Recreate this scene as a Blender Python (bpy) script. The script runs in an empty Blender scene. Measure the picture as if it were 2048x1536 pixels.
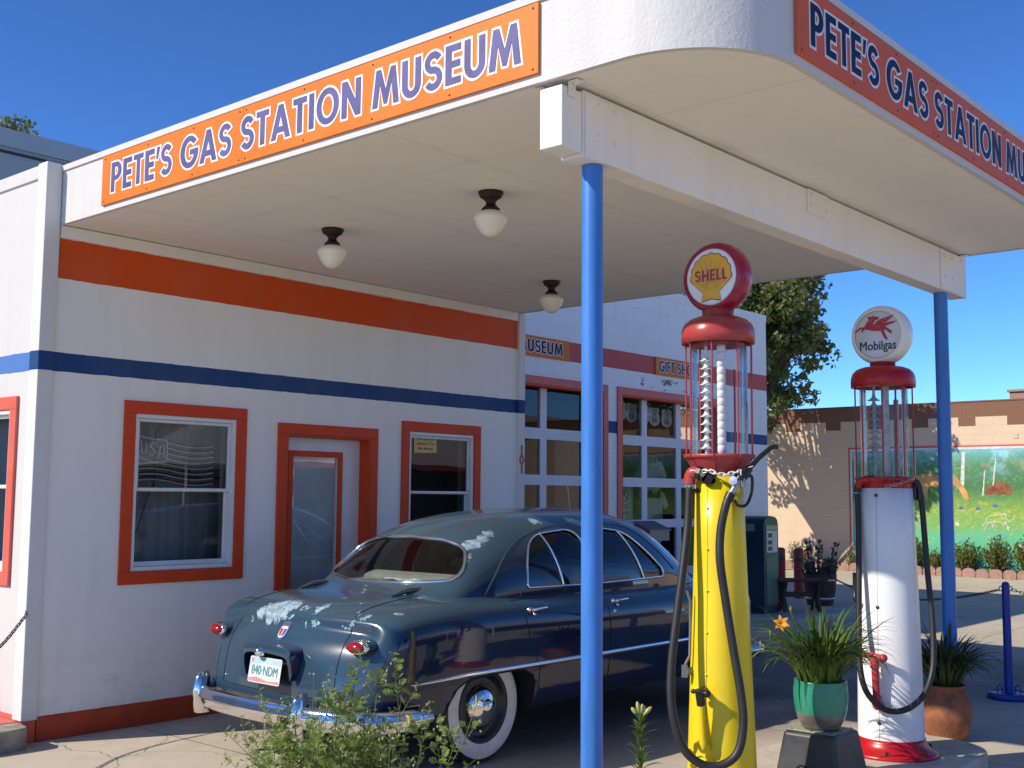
import bpy, bmesh, math, random
from mathutils import Vector, Matrix
from mathutils.geometry import tessellate_polygon
from mathutils.bvhtree import BVHTree

R = math.radians
PI = math.pi
rnd = random.Random(7)
S = bpy.context.scene
COL = S.collection

# ------------------------------------------------------------------ camera, sky, sun, exposure
def make_camera():
    yaw, pitch, roll = R(41.0767), R(5.5699), R(0.4584)
    f = Vector((math.cos(yaw) * math.cos(pitch), math.sin(yaw) * math.cos(pitch), math.sin(pitch)))
    r = Vector((math.sin(yaw), -math.cos(yaw), 0))
    u = r.cross(f)
    r2 = r * math.cos(roll) + u * math.sin(roll)
    u2 = -r * math.sin(roll) + u * math.cos(roll)
    cd = bpy.data.cameras.new('camera')
    cd.sensor_width = 36.0
    cd.lens = 2303.3 / 2048 * 36
    cd.clip_start = 0.05
    cd.clip_end = 2000
    co = bpy.data.objects.new('camera', cd)
    m = Matrix((r2, u2, -f)).transposed().to_4x4()
    m.translation = Vector((-3.7517, -7.5296, 1.65))
    co.matrix_world = m
    COL.objects.link(co)
    S.camera = co

make_camera()

SUN_TO = Vector((-1.27, 0.67, 1.0)).normalized()
SUN_EL = math.asin(SUN_TO.z)
SUN_ROT = math.atan2(SUN_TO.x, SUN_TO.y)
SUN_STRENGTH = 2.8
SKY_STRENGTH = 0.092
EXPOSURE = 0.93

def make_light():
    w = bpy.data.worlds.new('World')
    S.world = w
    w.use_nodes = True
    nt = w.node_tree
    nt.nodes.clear()
    out = nt.nodes.new('ShaderNodeOutputWorld')
    bg = nt.nodes.new('ShaderNodeBackground')
    sky = nt.nodes.new('ShaderNodeTexSky')
    sky.sky_type = 'NISHITA'
    sky.sun_disc = False
    sky.sun_elevation = SUN_EL
    sky.sun_rotation = SUN_ROT
    sky.altitude = 3000
    sky.air_density = 0.8
    sky.dust_density = 0.0
    sky.ozone_density = 6.0
    bg.inputs['Strength'].default_value = SKY_STRENGTH
    hs = nt.nodes.new('ShaderNodeHueSaturation')
    hs.inputs['Saturation'].default_value = 1.08
    nt.links.new(sky.outputs[0], hs.inputs['Color'])
    gm = nt.nodes.new('ShaderNodeGamma')
    gm.inputs['Gamma'].default_value = 1.18
    nt.links.new(hs.outputs[0], gm.inputs[0])
    nt.links.new(gm.outputs[0], bg.inputs[0])
    nt.links.new(bg.outputs[0], out.inputs[0])
    ld = bpy.data.lights.new('sun', 'SUN')
    ld.energy = SUN_STRENGTH
    ld.angle = R(0.53)
    ld.color = (1.0, 0.905, 0.76)
    lo = bpy.data.objects.new('sun', ld)
    lo.rotation_euler = (-SUN_TO).to_track_quat('-Z', 'Y').to_euler()
    lo.location = (-8, 6, 12)
    COL.objects.link(lo)

make_light()
S.view_settings.view_transform = 'Standard'
S.view_settings.look = 'None'
S.view_settings.gamma = 1.0
S.view_settings.use_curve_mapping = False
S.view_settings.exposure = EXPOSURE
S.render.engine = 'CYCLES'
S.cycles.use_denoising = True
S.cycles.max_bounces = 9
S.cycles.diffuse_bounces = 4
S.cycles.glossy_bounces = 4
S.cycles.transmission_bounces = 6
S.cycles.transparent_max_bounces = 16
S.cycles.caustics_reflective = False
S.cycles.caustics_refractive = False

# ------------------------------------------------------------------ materials
def lin(r, g, b):
    def c(v):
        v /= 255.0
        return v / 12.92 if v <= 0.04045 else ((v + 0.055) / 1.055) ** 2.4
    return (c(r), c(g), c(b))

class NB:
    """small node builder"""
    def __init__(s, name):
        s.m = bpy.data.materials.new(name)
        s.m.use_nodes = True
        s.nt = s.m.node_tree
        s.nt.nodes.clear()
        s.out = s.nt.nodes.new('ShaderNodeOutputMaterial')
        s.N = s.nt.nodes
        s.L = s.nt.links
    def new(s, t, **kw):
        n = s.N.new(t)
        for k, v in kw.items():
            setattr(n, k, v)
        return n
    def put(s, sock, v):
        if hasattr(v, 'links') or hasattr(v, 'is_output'):
            s.L.new(v, sock)
        elif isinstance(v, (tuple, list)) and len(v) == 3 and sock.type == 'RGBA':
            sock.default_value = (*v, 1)
        else:
            sock.default_value = v
    def math(s, op, a, b=None, c=None, clamp=False):
        n = s.new('ShaderNodeMath', operation=op)
        n.use_clamp = clamp
        s.put(n.inputs[0], a)
        if b is not None: s.put(n.inputs[1], b)
        if c is not None: s.put(n.inputs[2], c)
        return n.outputs[0]
    def mix(s, f, a, b, mode='MIX'):
        n = s.new('ShaderNodeMix', data_type='RGBA')
        n.blend_type = mode
        s.put(n.inputs[0], f); s.put(n.inputs[6], a); s.put(n.inputs[7], b)
        return n.outputs[2]
    def noise(s, scale, detail=4, rough=0.55, vec=None, dist=0.0):
        n = s.new('ShaderNodeTexNoise')
        n.inputs['Scale'].default_value = scale
        n.inputs['Detail'].default_value = detail
        n.inputs['Roughness'].default_value = rough
        n.inputs['Distortion'].default_value = dist
        if vec is not None: s.L.new(vec, n.inputs['Vector'])
        return n.outputs['Fac']
    def ramp(s, fac, stops):
        n = s.new('ShaderNodeValToRGB')
        e = n.color_ramp.elements
        while len(e) < len(stops): e.new(0.5)
        for el, (p, c) in zip(e, stops):
            el.position = p
            el.color = (*c, 1) if isinstance(c, (tuple, list)) else (c, c, c, 1)
        s.L.new(fac, n.inputs[0])
        return n.outputs[0]
    def step(s, v, lo, hi):
        n = s.new('ShaderNodeMapRange')
        n.interpolation_type = 'SMOOTHSTEP'
        s.put(n.inputs[0], v)
        n.inputs[1].default_value = lo; n.inputs[2].default_value = hi
        return n.outputs[0]
    def pos(s):
        return s.new('ShaderNodeNewGeometry').outputs['Position']
    def obj(s):
        return s.new('ShaderNodeTexCoord').outputs['Object']
    def xyz(s, v):
        n = s.new('ShaderNodeSeparateXYZ')
        s.L.new(v, n.inputs[0])
        return n.outputs
    def scaled(s, v, sc):
        n = s.new('ShaderNodeMapping')
        n.inputs['Scale'].default_value = sc
        s.L.new(v, n.inputs['Vector'])
        return n.outputs[0]
    def bump(s, h, strength, dist=0.01):
        n = s.new('ShaderNodeBump')
        n.inputs['Strength'].default_value = strength
        n.inputs['Distance'].default_value = dist
        s.L.new(h, n.inputs['Height'])
        return n.outputs[0]
    def principled(s, **kw):
        n = s.new('ShaderNodeBsdfPrincipled')
        for k, v in kw.items():
            s.put(n.inputs[k.replace('_', ' ')], v)
        s.L.new(n.outputs[0], s.out.inputs[0])
        return n

def simple(name, col, rough=0.5, metal=0.0, var=0.12, scale=6.0, bump=0.0, bscale=120.0, coat=0.0, spec=0.5, detail=5):
    b = NB(name)
    p = b.pos()
    n = b.noise(scale, detail, vec=p)
    dark = tuple(c * (1 - var) for c in col)
    lite = tuple(min(1, c * (1 + var * 0.5)) for c in col)
    c = b.mix(b.step(n, 0.3, 0.7), dark, lite)
    kw = dict(Base_Color=c, Metallic=metal)
    kw['Roughness'] = b.math('MULTIPLY_ADD', n, 0.16, rough - 0.08)
    if bump: kw['Normal'] = b.bump(b.noise(bscale, 3, vec=p), bump)
    pr = b.principled(**kw)
    pr.inputs['Coat Weight'].default_value = coat
    pr.inputs['Coat Roughness'].default_value = 0.04
    pr.inputs['Specular IOR Level'].default_value = spec
    return b.m

def wall_paint(name, base, bands=(), dirt=0.10, bump=0.25, patches=None, block=None, seams=None):
    """painted masonry: horizontal painted bands (z0, z1, colour) with hand-cut edges, faint streaks, patches of lost paint"""
    b = NB(name)
    p = b.pos()
    x, y, z = b.xyz(p)
    wob = b.noise(9.0, 2, vec=p)
    zz = b.math('MULTIPLY_ADD', b.math('SUBTRACT', wob, 0.5), 0.012, z)
    big = b.noise(1.1, 5, 0.6, vec=p)
    streak = b.noise(1.0, 5, 0.6, vec=b.scaled(p, (7.0, 7.0, 0.55)))
    col = base
    for z0, z1, c in bands:
        m = b.math('MULTIPLY', b.math('GREATER_THAN', zz, z0), b.math('LESS_THAN', zz, z1))
        col = b.mix(m, col, c)
    d = b.math('MULTIPLY', b.step(streak, 0.45, 0.75), dirt)
    col = b.mix(d, col, (0.30, 0.27, 0.24))
    d2 = b.math('MULTIPLY', b.step(big, 0.42, 0.7), dirt * 0.8)
    col = b.mix(d2, col, (0.42, 0.40, 0.38))
    # scuffs low on the wall
    low = b.math('MULTIPLY', b.math('SUBTRACT', 1.0, b.step(z, 0.15, 0.75)), b.step(b.noise(5.0, 6, 0.7, vec=p), 0.45, 0.75))
    col = b.mix(b.math('MULTIPLY', low, 0.35), col, (0.25, 0.22, 0.20))
    if patches:
        x0, x1, z0, z1 = patches
        m = b.math('MULTIPLY', b.math('MULTIPLY', b.step(x, x0, x0 + 0.35), b.math('SUBTRACT', 1.0, b.step(x, x1 - 0.4, x1))),
                   b.math('MULTIPLY', b.step(z, z0, z0 + 0.05), b.math('SUBTRACT', 1.0, b.step(z, z1 - 0.05, z1))))
        n = b.noise(4.6, 7, 0.7, vec=b.scaled(p, (1, 1, 1.9)))
        m = b.math('MULTIPLY', b.math('MULTIPLY', m, n), 2.0)
        col = b.mix(b.math('GREATER_THAN', m, 1.12), col, (0.20, 0.19, 0.18))
    if seams:          # board joints with a little grime, nail rows beside them
        sx_, sy_ = seams
        def jn(c, w, off): return b.math('ABSOLUTE', b.math('SUBTRACT', b.math('FRACT', b.math('DIVIDE', b.math('ADD', c, off + 50 * w), w)), 0.5))
        ln = b.math('MAXIMUM', b.math('LESS_THAN', jn(x, sx_, 0.4), 0.0016), b.math('LESS_THAN', jn(y, sy_, 0.2), 0.0028))
        col = b.mix(b.math('MULTIPLY', ln, 0.30), col, (0.34, 0.30, 0.25))
        halo = b.math('SUBTRACT', 1.0, b.step(jn(y, sy_, 0.2), 0.0, 0.06))
        col = b.mix(b.math('MULTIPLY', b.math('MULTIPLY', halo, b.step(b.noise(2.2, 5, 0.7, vec=p), 0.45, 0.7)), 0.16), col, (0.42, 0.36, 0.28))
        sp = b.math('GREATER_THAN', b.noise(26.0, 1, vec=p), 0.80)
        col = b.mix(b.math('MULTIPLY', sp, 0.35), col, (0.30, 0.25, 0.20))
    h = b.noise(55.0, 4, 0.6, vec=p)
    if seams:
        h = b.math('MULTIPLY_ADD', b.noise(1.3, 3, 0.5, vec=b.scaled(p, (0.6, 1.6, 1))), 16.0, b.math('SUBTRACT', h, b.math('MULTIPLY', ln, 2.5)))
    h = b.math('MULTIPLY_ADD', b.noise(4.0, 3, vec=p), 2.0, h)
    nrm = b.bump(h, bump, 0.006)
    if block:
        w, hh, depth = block
        br = b.new('ShaderNodeTexBrick')
        br.inputs['Scale'].default_value = 1.0
        br.inputs['Brick Width'].default_value = w
        br.inputs['Row Height'].default_value = hh
        br.inputs['Mortar Size'].default_value = 0.006
        br.inputs['Mortar Smooth'].default_value = 0.4
        br.inputs['Color1'].default_value = (1, 1, 1, 1); br.inputs['Color2'].default_value = (1, 1, 1, 1)
        br.inputs['Mortar'].default_value = (0, 0, 0, 1)
        cv = b.new('ShaderNodeCombineXYZ')
        b.L.new(b.math('ADD', x, y), cv.inputs[0]); b.L.new(z, cv.inputs[1])
        b.L.new(cv.outputs[0], br.inputs['Vector'])
        bn = b.new('ShaderNodeBump')
        bn.inputs['Strength'].default_value = depth; bn.inputs['Distance'].default_value = 0.012
        b.L.new(br.outputs['Color'], bn.inputs['Height']); b.L.new(nrm, bn.inputs['Normal'])
        nrm = bn.outputs[0]
        mort = b.math('SUBTRACT', 1.0, b.math('MULTIPLY', br.outputs['Fac'], 0.10))
        col = b.mix(1.0, col, mort, 'MULTIPLY')
    b.principled(Base_Color=col, Roughness=0.62, Normal=nrm).inputs['Specular IOR Level'].default_value = 0.25
    return b.m

def glass(name, tint=(0.9, 0.93, 0.92), rough=0.0, ior=1.5, boost=1.6):
    """a thin pane: see-through with a mirror-like Fresnel reflection"""
    b = NB(name)
    fr = b.new('ShaderNodeFresnel'); fr.inputs['IOR'].default_value = ior
    t = b.new('ShaderNodeBsdfTransparent'); b.put(t.inputs[0], tint)
    g = b.new('ShaderNodeBsdfGlossy'); g.inputs['Roughness'].default_value = rough
    n = b.noise(1.7, 2, vec=b.pos())
    b.L.new(b.bump(n, 0.05, 0.02), g.inputs['Normal'])
    mx = b.new('ShaderNodeMixShader')
    b.L.new(b.math('MULTIPLY', fr.outputs[0], boost, clamp=True), mx.inputs[0])
    b.L.new(t.outputs[0], mx.inputs[1]); b.L.new(g.outputs[0], mx.inputs[2])
    b.L.new(mx.outputs[0], b.out.inputs[0])
    return b.m

def leafmat(name, c1, c2, trans=0.35, scale=3.0, rough=0.5):
    b = NB(name)
    p = b.pos()
    n = b.noise(scale, 3, vec=p)
    oi = b.new('ShaderNodeNewGeometry').outputs['Random Per Island']
    f = b.math('MULTIPLY_ADD', oi, 0.55, b.math('MULTIPLY', n, 0.5), clamp=True)
    c = b.mix(f, c1, c2)
    pr = b.new('ShaderNodeBsdfPrincipled')
    b.L.new(c, pr.inputs['Base Color']); pr.inputs['Roughness'].default_value = rough
    tr = b.new('ShaderNodeBsdfTranslucent')
    b.L.new(b.mix(1.0, c, (1.0, 1.0, 0.55), 'MULTIPLY'), tr.inputs[0])
    mx = b.new('ShaderNodeMixShader'); mx.inputs[0].default_value = trans
    b.L.new(pr.outputs[0], mx.inputs[1]); b.L.new(tr.outputs[0], mx.inputs[2])
    b.L.new(mx.outputs[0], b.out.inputs[0])
    return b.m

WHITE = (0.85, 0.83, 0.795)  # white lifted for shaded faces; soffit, beam and garage likewise
WHITE_SUNLIT = (0.61, 0.605, 0.595)  # the same white lowered where the sun falls, to even out the shade
ORANGE = (0.66, 0.082, 0.008)
BLUE = (0.010, 0.055, 0.19)
BASE = (0.46, 0.050, 0.014)

M = {}
M['office_wall'] = wall_paint('office_wall_paint', WHITE, [(-1, 0.163, BASE), (2.481, 2.612, BLUE), (3.128, 3.409, ORANGE)], dirt=0.07)
M['side_wall'] = wall_paint('side_wall_paint', WHITE_SUNLIT, [(-1, 0.175, (0.66, 0.13, 0.07)), (2.481, 2.612, (0.065, 0.19, 0.48))], dirt=0.05)  # sunlight put into the flank's blue stripe; the front keeps a shaded blue
M['white_trim'] = wall_paint('white_trim_paint', (0.70, 0.69, 0.67), [(2.481, 2.612, BLUE)], dirt=0.08, bump=0.15)
M['garage_wall'] = wall_paint('garage_wall_paint', (0.85, 0.845, 0.83), [(3.27, 3.505, (0.55, 0.10, 0.085)), (2.45, 2.60, (0.012, 0.055, 0.20))],
                              dirt=0.09, bump=0.5, patches=(8.05, 10.4, 3.03, 3.26), block=(0.41, 0.205, 0.25))
M['soffit'] = wall_paint('soffit_paint', (0.88, 0.85, 0.795), dirt=0.05, bump=0.22, seams=(2.44, 1.22))
M['fascia'] = wall_paint('fascia_paint', (0.62, 0.615, 0.60), dirt=0.12, bump=0.55)  # white lowered in the colour because this edge stands in the sun
M['beam'] = wall_paint('beam_paint', (0.85, 0.825, 0.785), dirt=0.08, bump=0.35)
M['trim_red'] = simple('trim_orange_red', (0.64, 0.064, 0.014), 0.5, var=0.10, scale=3, bump=0.08, spec=0.25)
M['trim_red_faded'] = simple('trim_faded_red', (0.66, 0.125, 0.085), 0.5, var=0.12, scale=3, bump=0.1)
M['door_white'] = simple('white_vinyl', (0.74, 0.74, 0.74), 0.35, var=0.06)
M['rail_white'] = wall_paint('door_rail_paint', (0.74, 0.74, 0.76), dirt=0.10, bump=0.2)
M['pane'] = glass('window_glass', boost=1.3)
M['pane_dark'] = glass('dusty_window_glass', (0.86, 0.88, 0.86), 0.01, 1.5, 0.85)
M['cylinder_glass'] = glass('clear_cylinder_glass', (0.97, 0.98, 0.975), 0.0, 1.35, 0.8)
M['room_dark'] = simple('dark_room_paint', (0.10, 0.095, 0.09), 0.8)
M['room_gray'] = simple('grey_room_paint', (0.30, 0.31, 0.32), 0.8)
M['curtain'] = simple('grey_curtain_cloth', (0.36, 0.37, 0.38), 0.9, scale=2)
M['blind'] = None
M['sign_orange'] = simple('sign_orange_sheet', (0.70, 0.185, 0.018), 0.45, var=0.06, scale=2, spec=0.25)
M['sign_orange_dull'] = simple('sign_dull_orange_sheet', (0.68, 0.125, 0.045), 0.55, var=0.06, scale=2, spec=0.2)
M['sign_amber'] = simple('sign_amber_sheet', (0.74, 0.20, 0.018), 0.55, var=0.06, spec=0.2)
M['letter_faded'] = simple('faded_violet_vinyl', (0.115, 0.105, 0.27), 0.5, var=0.18, scale=7, spec=0.25)
M['letter_navy'] = simple('navy_vinyl', (0.010, 0.015, 0.068), 0.5, var=0.1, spec=0.15)
M['letter_white'] = simple('white_vinyl_film', (0.85, 0.82, 0.78), 0.4, var=0.05)
def worn_paint(name, col, rust=(0.10, 0.045, 0.025), rough=0.42):
    b = NB(name)
    p = b.pos()
    z = b.xyz(p)[2]
    n = b.noise(3.0, 5, 0.6, vec=b.scaled(p, (6, 6, 0.8)))
    c = b.mix(b.step(n, 0.35, 0.7), tuple(v * 0.86 for v in col), tuple(min(1, v * 1.06) for v in col))
    chip = b.math('GREATER_THAN', b.math('ADD', b.noise(38.0, 4, 0.6, vec=p), b.math('MULTIPLY', b.math('SUBTRACT', 1.0, b.step(z, 0.0, 0.5)), 0.10)), 0.735)
    c = b.mix(chip, c, rust)
    scuff = b.math('MULTIPLY', b.math('GREATER_THAN', b.noise(9.0, 6, 0.7, vec=b.scaled(p, (1, 1, 3))), 0.66), 0.35)
    c = b.mix(scuff, c, tuple(min(1, v * 0.6 + 0.10) for v in col))
    h = b.math('ADD', b.noise(60, 3, vec=b.scaled(p, (1, 1, 0.15))), b.math('MULTIPLY', chip, -1.0))
    b.principled(Base_Color=c, Roughness=b.math('MULTIPLY_ADD', n, 0.2, rough - 0.1), Normal=b.bump(h, 0.12, 0.004))
    return b.m

M['post_blue'] = worn_paint('post_blue_paint', (0.045, 0.20, 0.60))
M['bollard_blue'] = simple('bollard_blue_paint', (0.012, 0.035, 0.28), 0.4, var=0.15)
M['bronze'] = simple('oiled_bronze', (0.030, 0.018, 0.014), 0.45, metal=0.5)
M['black'] = simple('black_paint', (0.012, 0.012, 0.013), 0.35)
M['rubber'] = simple('black_rubber', (0.018, 0.018, 0.019), 0.5, var=0.2, scale=15)
M['steel'] = simple('dull_steel', (0.42, 0.42, 0.43), 0.35, metal=0.9)
M['chrome'] = simple('chrome', (0.78, 0.78, 0.80), 0.09, metal=1.0, var=0.03)
M['screw'] = simple('rust_screw', (0.10, 0.05, 0.03), 0.6)

# ------------------------------------------------------------------ mesh building
ORIGIN = {}

def tag(o, label=None, cat=None, group=None, kind=None):
    if label: o['label'] = label
    if cat: o['category'] = cat
    if group: o['group'] = group
    if kind: o['kind'] = kind
    return o

def thing(name, loc, label, cat, group=None, rot=None):
    o = bpy.data.objects.new(name, None)
    o.empty_display_size = 0.1
    o.location = loc
    if rot is not None: o.rotation_euler = rot
    COL.objects.link(o)
    ORIGIN[o] = Vector(loc)
    return tag(o, label, cat, group)

class MB:
    def __init__(s):
        s.v = []; s.f = []; s.sm = []; s.mi = []
    def add(s, v, f, smooth=False, mi=0):
        n = len(s.v)
        s.v += [Vector(p) for p in v]
        for q in f:
            s.f.append([i + n for i in q]); s.sm.append(smooth); s.mi.append(mi)
        return s
    def box(s, x0, x1, y0, y1, z0, z1, mi=0):
        v = [(x, y, z) for x in (x0, x1) for y in (y0, y1) for z in (z0, z1)]
        return s.add(v, [(0, 1, 3, 2), (4, 6, 7, 5), (0, 4, 5, 1), (2, 3, 7, 6), (0, 2, 6, 4), (1, 5, 7, 3)], False, mi)
    def obox(s, c, ax, ay, az, hx, hy, hz, mi=0):
        c = Vector(c); ax = Vector(ax); ay = Vector(ay); az = Vector(az)
        v = [c + ax * (i * hx) + ay * (j * hy) + az * (k * hz) for i in (-1, 1) for j in (-1, 1) for k in (-1, 1)]
        return s.add(v, [(0, 1, 3, 2), (4, 6, 7, 5), (0, 4, 5, 1), (2, 3, 7, 6), (0, 2, 6, 4), (1, 5, 7, 3)], False, mi)
    def grid(s, rows, cu=False, cv=False, smooth=True, mi=0):
        nu = len(rows); nv = len(rows[0])
        v = [p for r in rows for p in r]
        f = []
        for i in range(nu if cu else nu - 1):
            for j in range(nv if cv else nv - 1):
                a = i * nv + j; b = i * nv + (j + 1) % nv
                c = ((i + 1) % nu) * nv + (j + 1) % nv; d = ((i + 1) % nu) * nv + j
                f.append((a, b, c, d))
        return s.add(v, f, smooth, mi)
    def lathe(s, prof, c, n=32, axis=None, smooth=True, mi=0, caps=True):
        """prof: (r, h) along axis from c"""
        c = Vector(c)
        a = Vector(axis) if axis is not None else Vector((0, 0, 1))
        a.normalize()
        t = Vector((1, 0, 0)) if abs(a.x) < 0.9 else Vector((0, 1, 0))
        u = a.cross(t).normalized(); w = a.cross(u)
        rows = [[c + a * h + (u * math.cos(2 * PI * k / n) + w * math.sin(2 * PI * k / n)) * r for k in range(n)] for r, h in prof]
        s.grid(rows, cv=True, smooth=smooth, mi=mi)
        if caps:
            for row, (r, h) in ((rows[0], prof[0]), (rows[-1], prof[-1])):
                if r > 1e-5: s.add(row, [tuple(range(n))], False, mi)
        return s
    def cyl(s, p0, p1, r0, r1=None, n=16, smooth=True, mi=0, caps=True):
        p0 = Vector(p0); p1 = Vector(p1)
        return s.lathe([(r0, 0), (r0 if r1 is None else r1, (p1 - p0).length)], p0, n, p1 - p0, smooth, mi, caps)
    def tube(s, pts, r, n=10, closed=False, smooth=True, mi=0, flat=None):
        pts = [Vector(p) for p in pts]
        m = len(pts)
        rows = []; prev = None
        for i, p in enumerate(pts):
            a = pts[i - 1] if (i > 0 or closed) else p
            c = pts[(i + 1) % m] if (i < m - 1 or closed) else p
            t = (c - a).normalized()
            if prev is None:
                ref = Vector((0, 0, 1)) if abs(t.z) < 0.95 else Vector((1, 0, 0))
                u = (ref - t * ref.dot(t)).normalized()
            else:
                u = (prev - t * prev.dot(t))
                u = u.normalized() if u.length > 1e-6 else prev
            prev = u
            w = t.cross(u)
            rr = r[i] if isinstance(r, (list, tuple)) else r
            fl = 1.0 if flat is None else flat
            rows.append([p + u * (math.cos(2 * PI * k / n) * rr) + w * (math.sin(2 * PI * k / n) * rr * fl) for k in range(n)])
        s.grid(rows, cu=closed, cv=True, smooth=smooth, mi=mi)
        if not closed:
            s.add(rows[0], [tuple(range(n))], False, mi); s.add(rows[-1], [tuple(range(n))], False, mi)
        return s
    def prism(s, poly, fn, t0, t1, holes=(), smooth=False, mi=0, cap0=True):
        """poly: 2-D outline, fn(x, y, t) -> 3-D; solid between t0 and t1"""
        loops = [poly] + list(holes)
        flat = [p for l in loops for p in l]
        tris = tessellate_polygon([[Vector((x, y, 0)) for x, y in l] for l in loops])
        top = [fn(x, y, t1) for x, y in flat]
        s.add(top, [tuple(t) for t in tris], smooth, mi)
        if abs(t1 - t0) > 1e-7:
            if cap0: s.add([fn(x, y, t0) for x, y in flat], [tuple(reversed(t)) for t in tris], smooth, mi)
            for l in loops:
                n = len(l)
                v = [fn(x, y, t0) for x, y in l] + [fn(x, y, t1) for x, y in l]
                s.add(v, [(i, (i + 1) % n, n + (i + 1) % n, n + i) for i in range(n)], smooth, mi)
        return s
    def build(s, name, mat, parent=None, local=False, bevel=0.0, seg=2, merge=0.0, recalc=True, loc=None, autosmooth=None):
        off = Vector((0, 0, 0))
        if not local:
            q = parent
            if q is not None: off = ORIGIN.get(q, off)
            elif loc is not None: off = Vector(loc)
        me = bpy.data.meshes.new(name)
        me.from_pydata([p - off for p in s.v], [], s.f)
        me.polygons.foreach_set('use_smooth', s.sm)
        me.polygons.foreach_set('material_index', s.mi)
        for m in (mat if isinstance(mat, (list, tuple)) else [mat]): me.materials.append(m)
        if recalc or merge:
            bm = bmesh.new(); bm.from_mesh(me)
            if merge: bmesh.ops.remove_doubles(bm, verts=bm.verts, dist=merge)
            if recalc: bmesh.ops.recalc_face_normals(bm, faces=bm.faces)
            bm.to_mesh(me); bm.free()
        o = bpy.data.objects.new(name, me)
        COL.objects.link(o)
        if parent is not None:
            o.parent = parent
            ORIGIN[o] = ORIGIN.get(parent, Vector((0, 0, 0)))
        else:
            if loc is not None: o.location = loc
            ORIGIN[o] = Vector(loc) if loc is not None else Vector((0, 0, 0))
        if bevel:
            bv = o.modifiers.new('bevel', 'BEVEL')
            bv.width = bevel; bv.segments = seg; bv.limit_method = 'ANGLE'; bv.angle_limit = R(40)
            bv.harden_normals = False
        if autosmooth is not None:
            me.polygons.foreach_set('use_smooth', [True] * len(me.polygons))
            me.set_sharp_from_angle(angle=R(autosmooth))
        return o

def struct(o):
    o['kind'] = 'structure'
    return o

def copy_tree(o, parent=None):
    c = o.copy()
    COL.objects.link(c)
    if parent is not None: c.parent = parent
    for ch in list(o.children): copy_tree(ch, c)
    return c

def frame(o, xd, yd):
    """2-D sheet -> 3-D: fn(x, y, t), t along the sheet's normal"""
    o = Vector(o); xd = Vector(xd).normalized(); yd = Vector(yd).normalized(); n = xd.cross(yd)
    return lambda x, y, t: o + xd * x + yd * y + n * t

def wall_panel(mb, fn, x0, x1, z0, z1, holes, thick, mi=0):
    """a wall sheet with rectangular openings and their reveals; t=0 is the face, t=-thick the back"""
    xs = sorted({x0, x1, *[h[0] for h in holes], *[h[1] for h in holes]})
    zs = sorted({z0, z1, *[h[2] for h in holes], *[h[3] for h in holes]})
    def inside(x, z): return any(h[0] < x < h[1] and h[2] < z < h[3] for h in holes)
    for i in range(len(xs) - 1):
        for k in range(len(zs) - 1):
            if inside((xs[i] + xs[i + 1]) / 2, (zs[k] + zs[k + 1]) / 2): continue
            c = [(xs[i], zs[k]), (xs[i + 1], zs[k]), (xs[i + 1], zs[k + 1]), (xs[i], zs[k + 1])]
            mb.add([fn(a, b, 0) for a, b in c], [(0, 1, 2, 3)], False, mi)
            mb.add([fn(a, b, -thick) for a, b in c], [(3, 2, 1, 0)], False, mi)
    for (a, b, c, d), flip in [((x0, x1, z0, z1), False)] + [(h, True) for h in holes]:
        q = [(a, c), (b, c), (b, d), (a, d)]
        for i in range(4):
            p, r = q[i], q[(i + 1) % 4]
            mb.add([fn(*p, 0), fn(*r, 0), fn(*r, -thick), fn(*p, -thick)], [(0, 1, 2, 3)], False, mi)
    return mb

def rect_frame(mb, fn, x0, x1, z0, z1, w, t0, t1, mi=0, bottom=True, wb=None):
    """four mitre-free bars butted end to end round a rectangle (outer size given)"""
    wb = w if wb is None else wb
    def bar(a, b, c, d):
        v = [fn(p, q, t) for p in (a, b) for q in (c, d) for t in (t0, t1)]
        mb.add(v, [(0, 1, 3, 2), (4, 6, 7, 5), (0, 4, 5, 1), (2, 3, 7, 6), (0, 2, 6, 4), (1, 5, 7, 3)], False, mi)
    bar(x0, x1, z1 - w, z1)
    bar(x0, x0 + w, z0 + (wb if bottom else 0), z1 - w)
    bar(x1 - w, x1, z0 + (wb if bottom else 0), z1 - w)
    if bottom: bar(x0, x1, z0, z0 + wb)

# ------------------------------------------------------------------ lettering
def _arc(cx, cy, rx, ry, a0, a1, n=14):
    return [(cx + rx * math.cos(R(a0 + (a1 - a0) * i / n)), cy + ry * math.sin(R(a0 + (a1 - a0) * i / n))) for i in range(n + 1)]

def _stroke(path, w):
    l, r = [], []
    for i, p in enumerate(path):
        a = path[max(0, i - 1)]; c = path[min(len(path) - 1, i + 1)]
        dx, dy = c[0] - a[0], c[1] - a[1]
        d = math.hypot(dx, dy); nx, ny = -dy / d * w / 2, dx / d * w / 2
        l.append((p[0] + nx, p[1] + ny)); r.append((p[0] - nx, p[1] - ny))
    return l + r[::-1]

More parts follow.
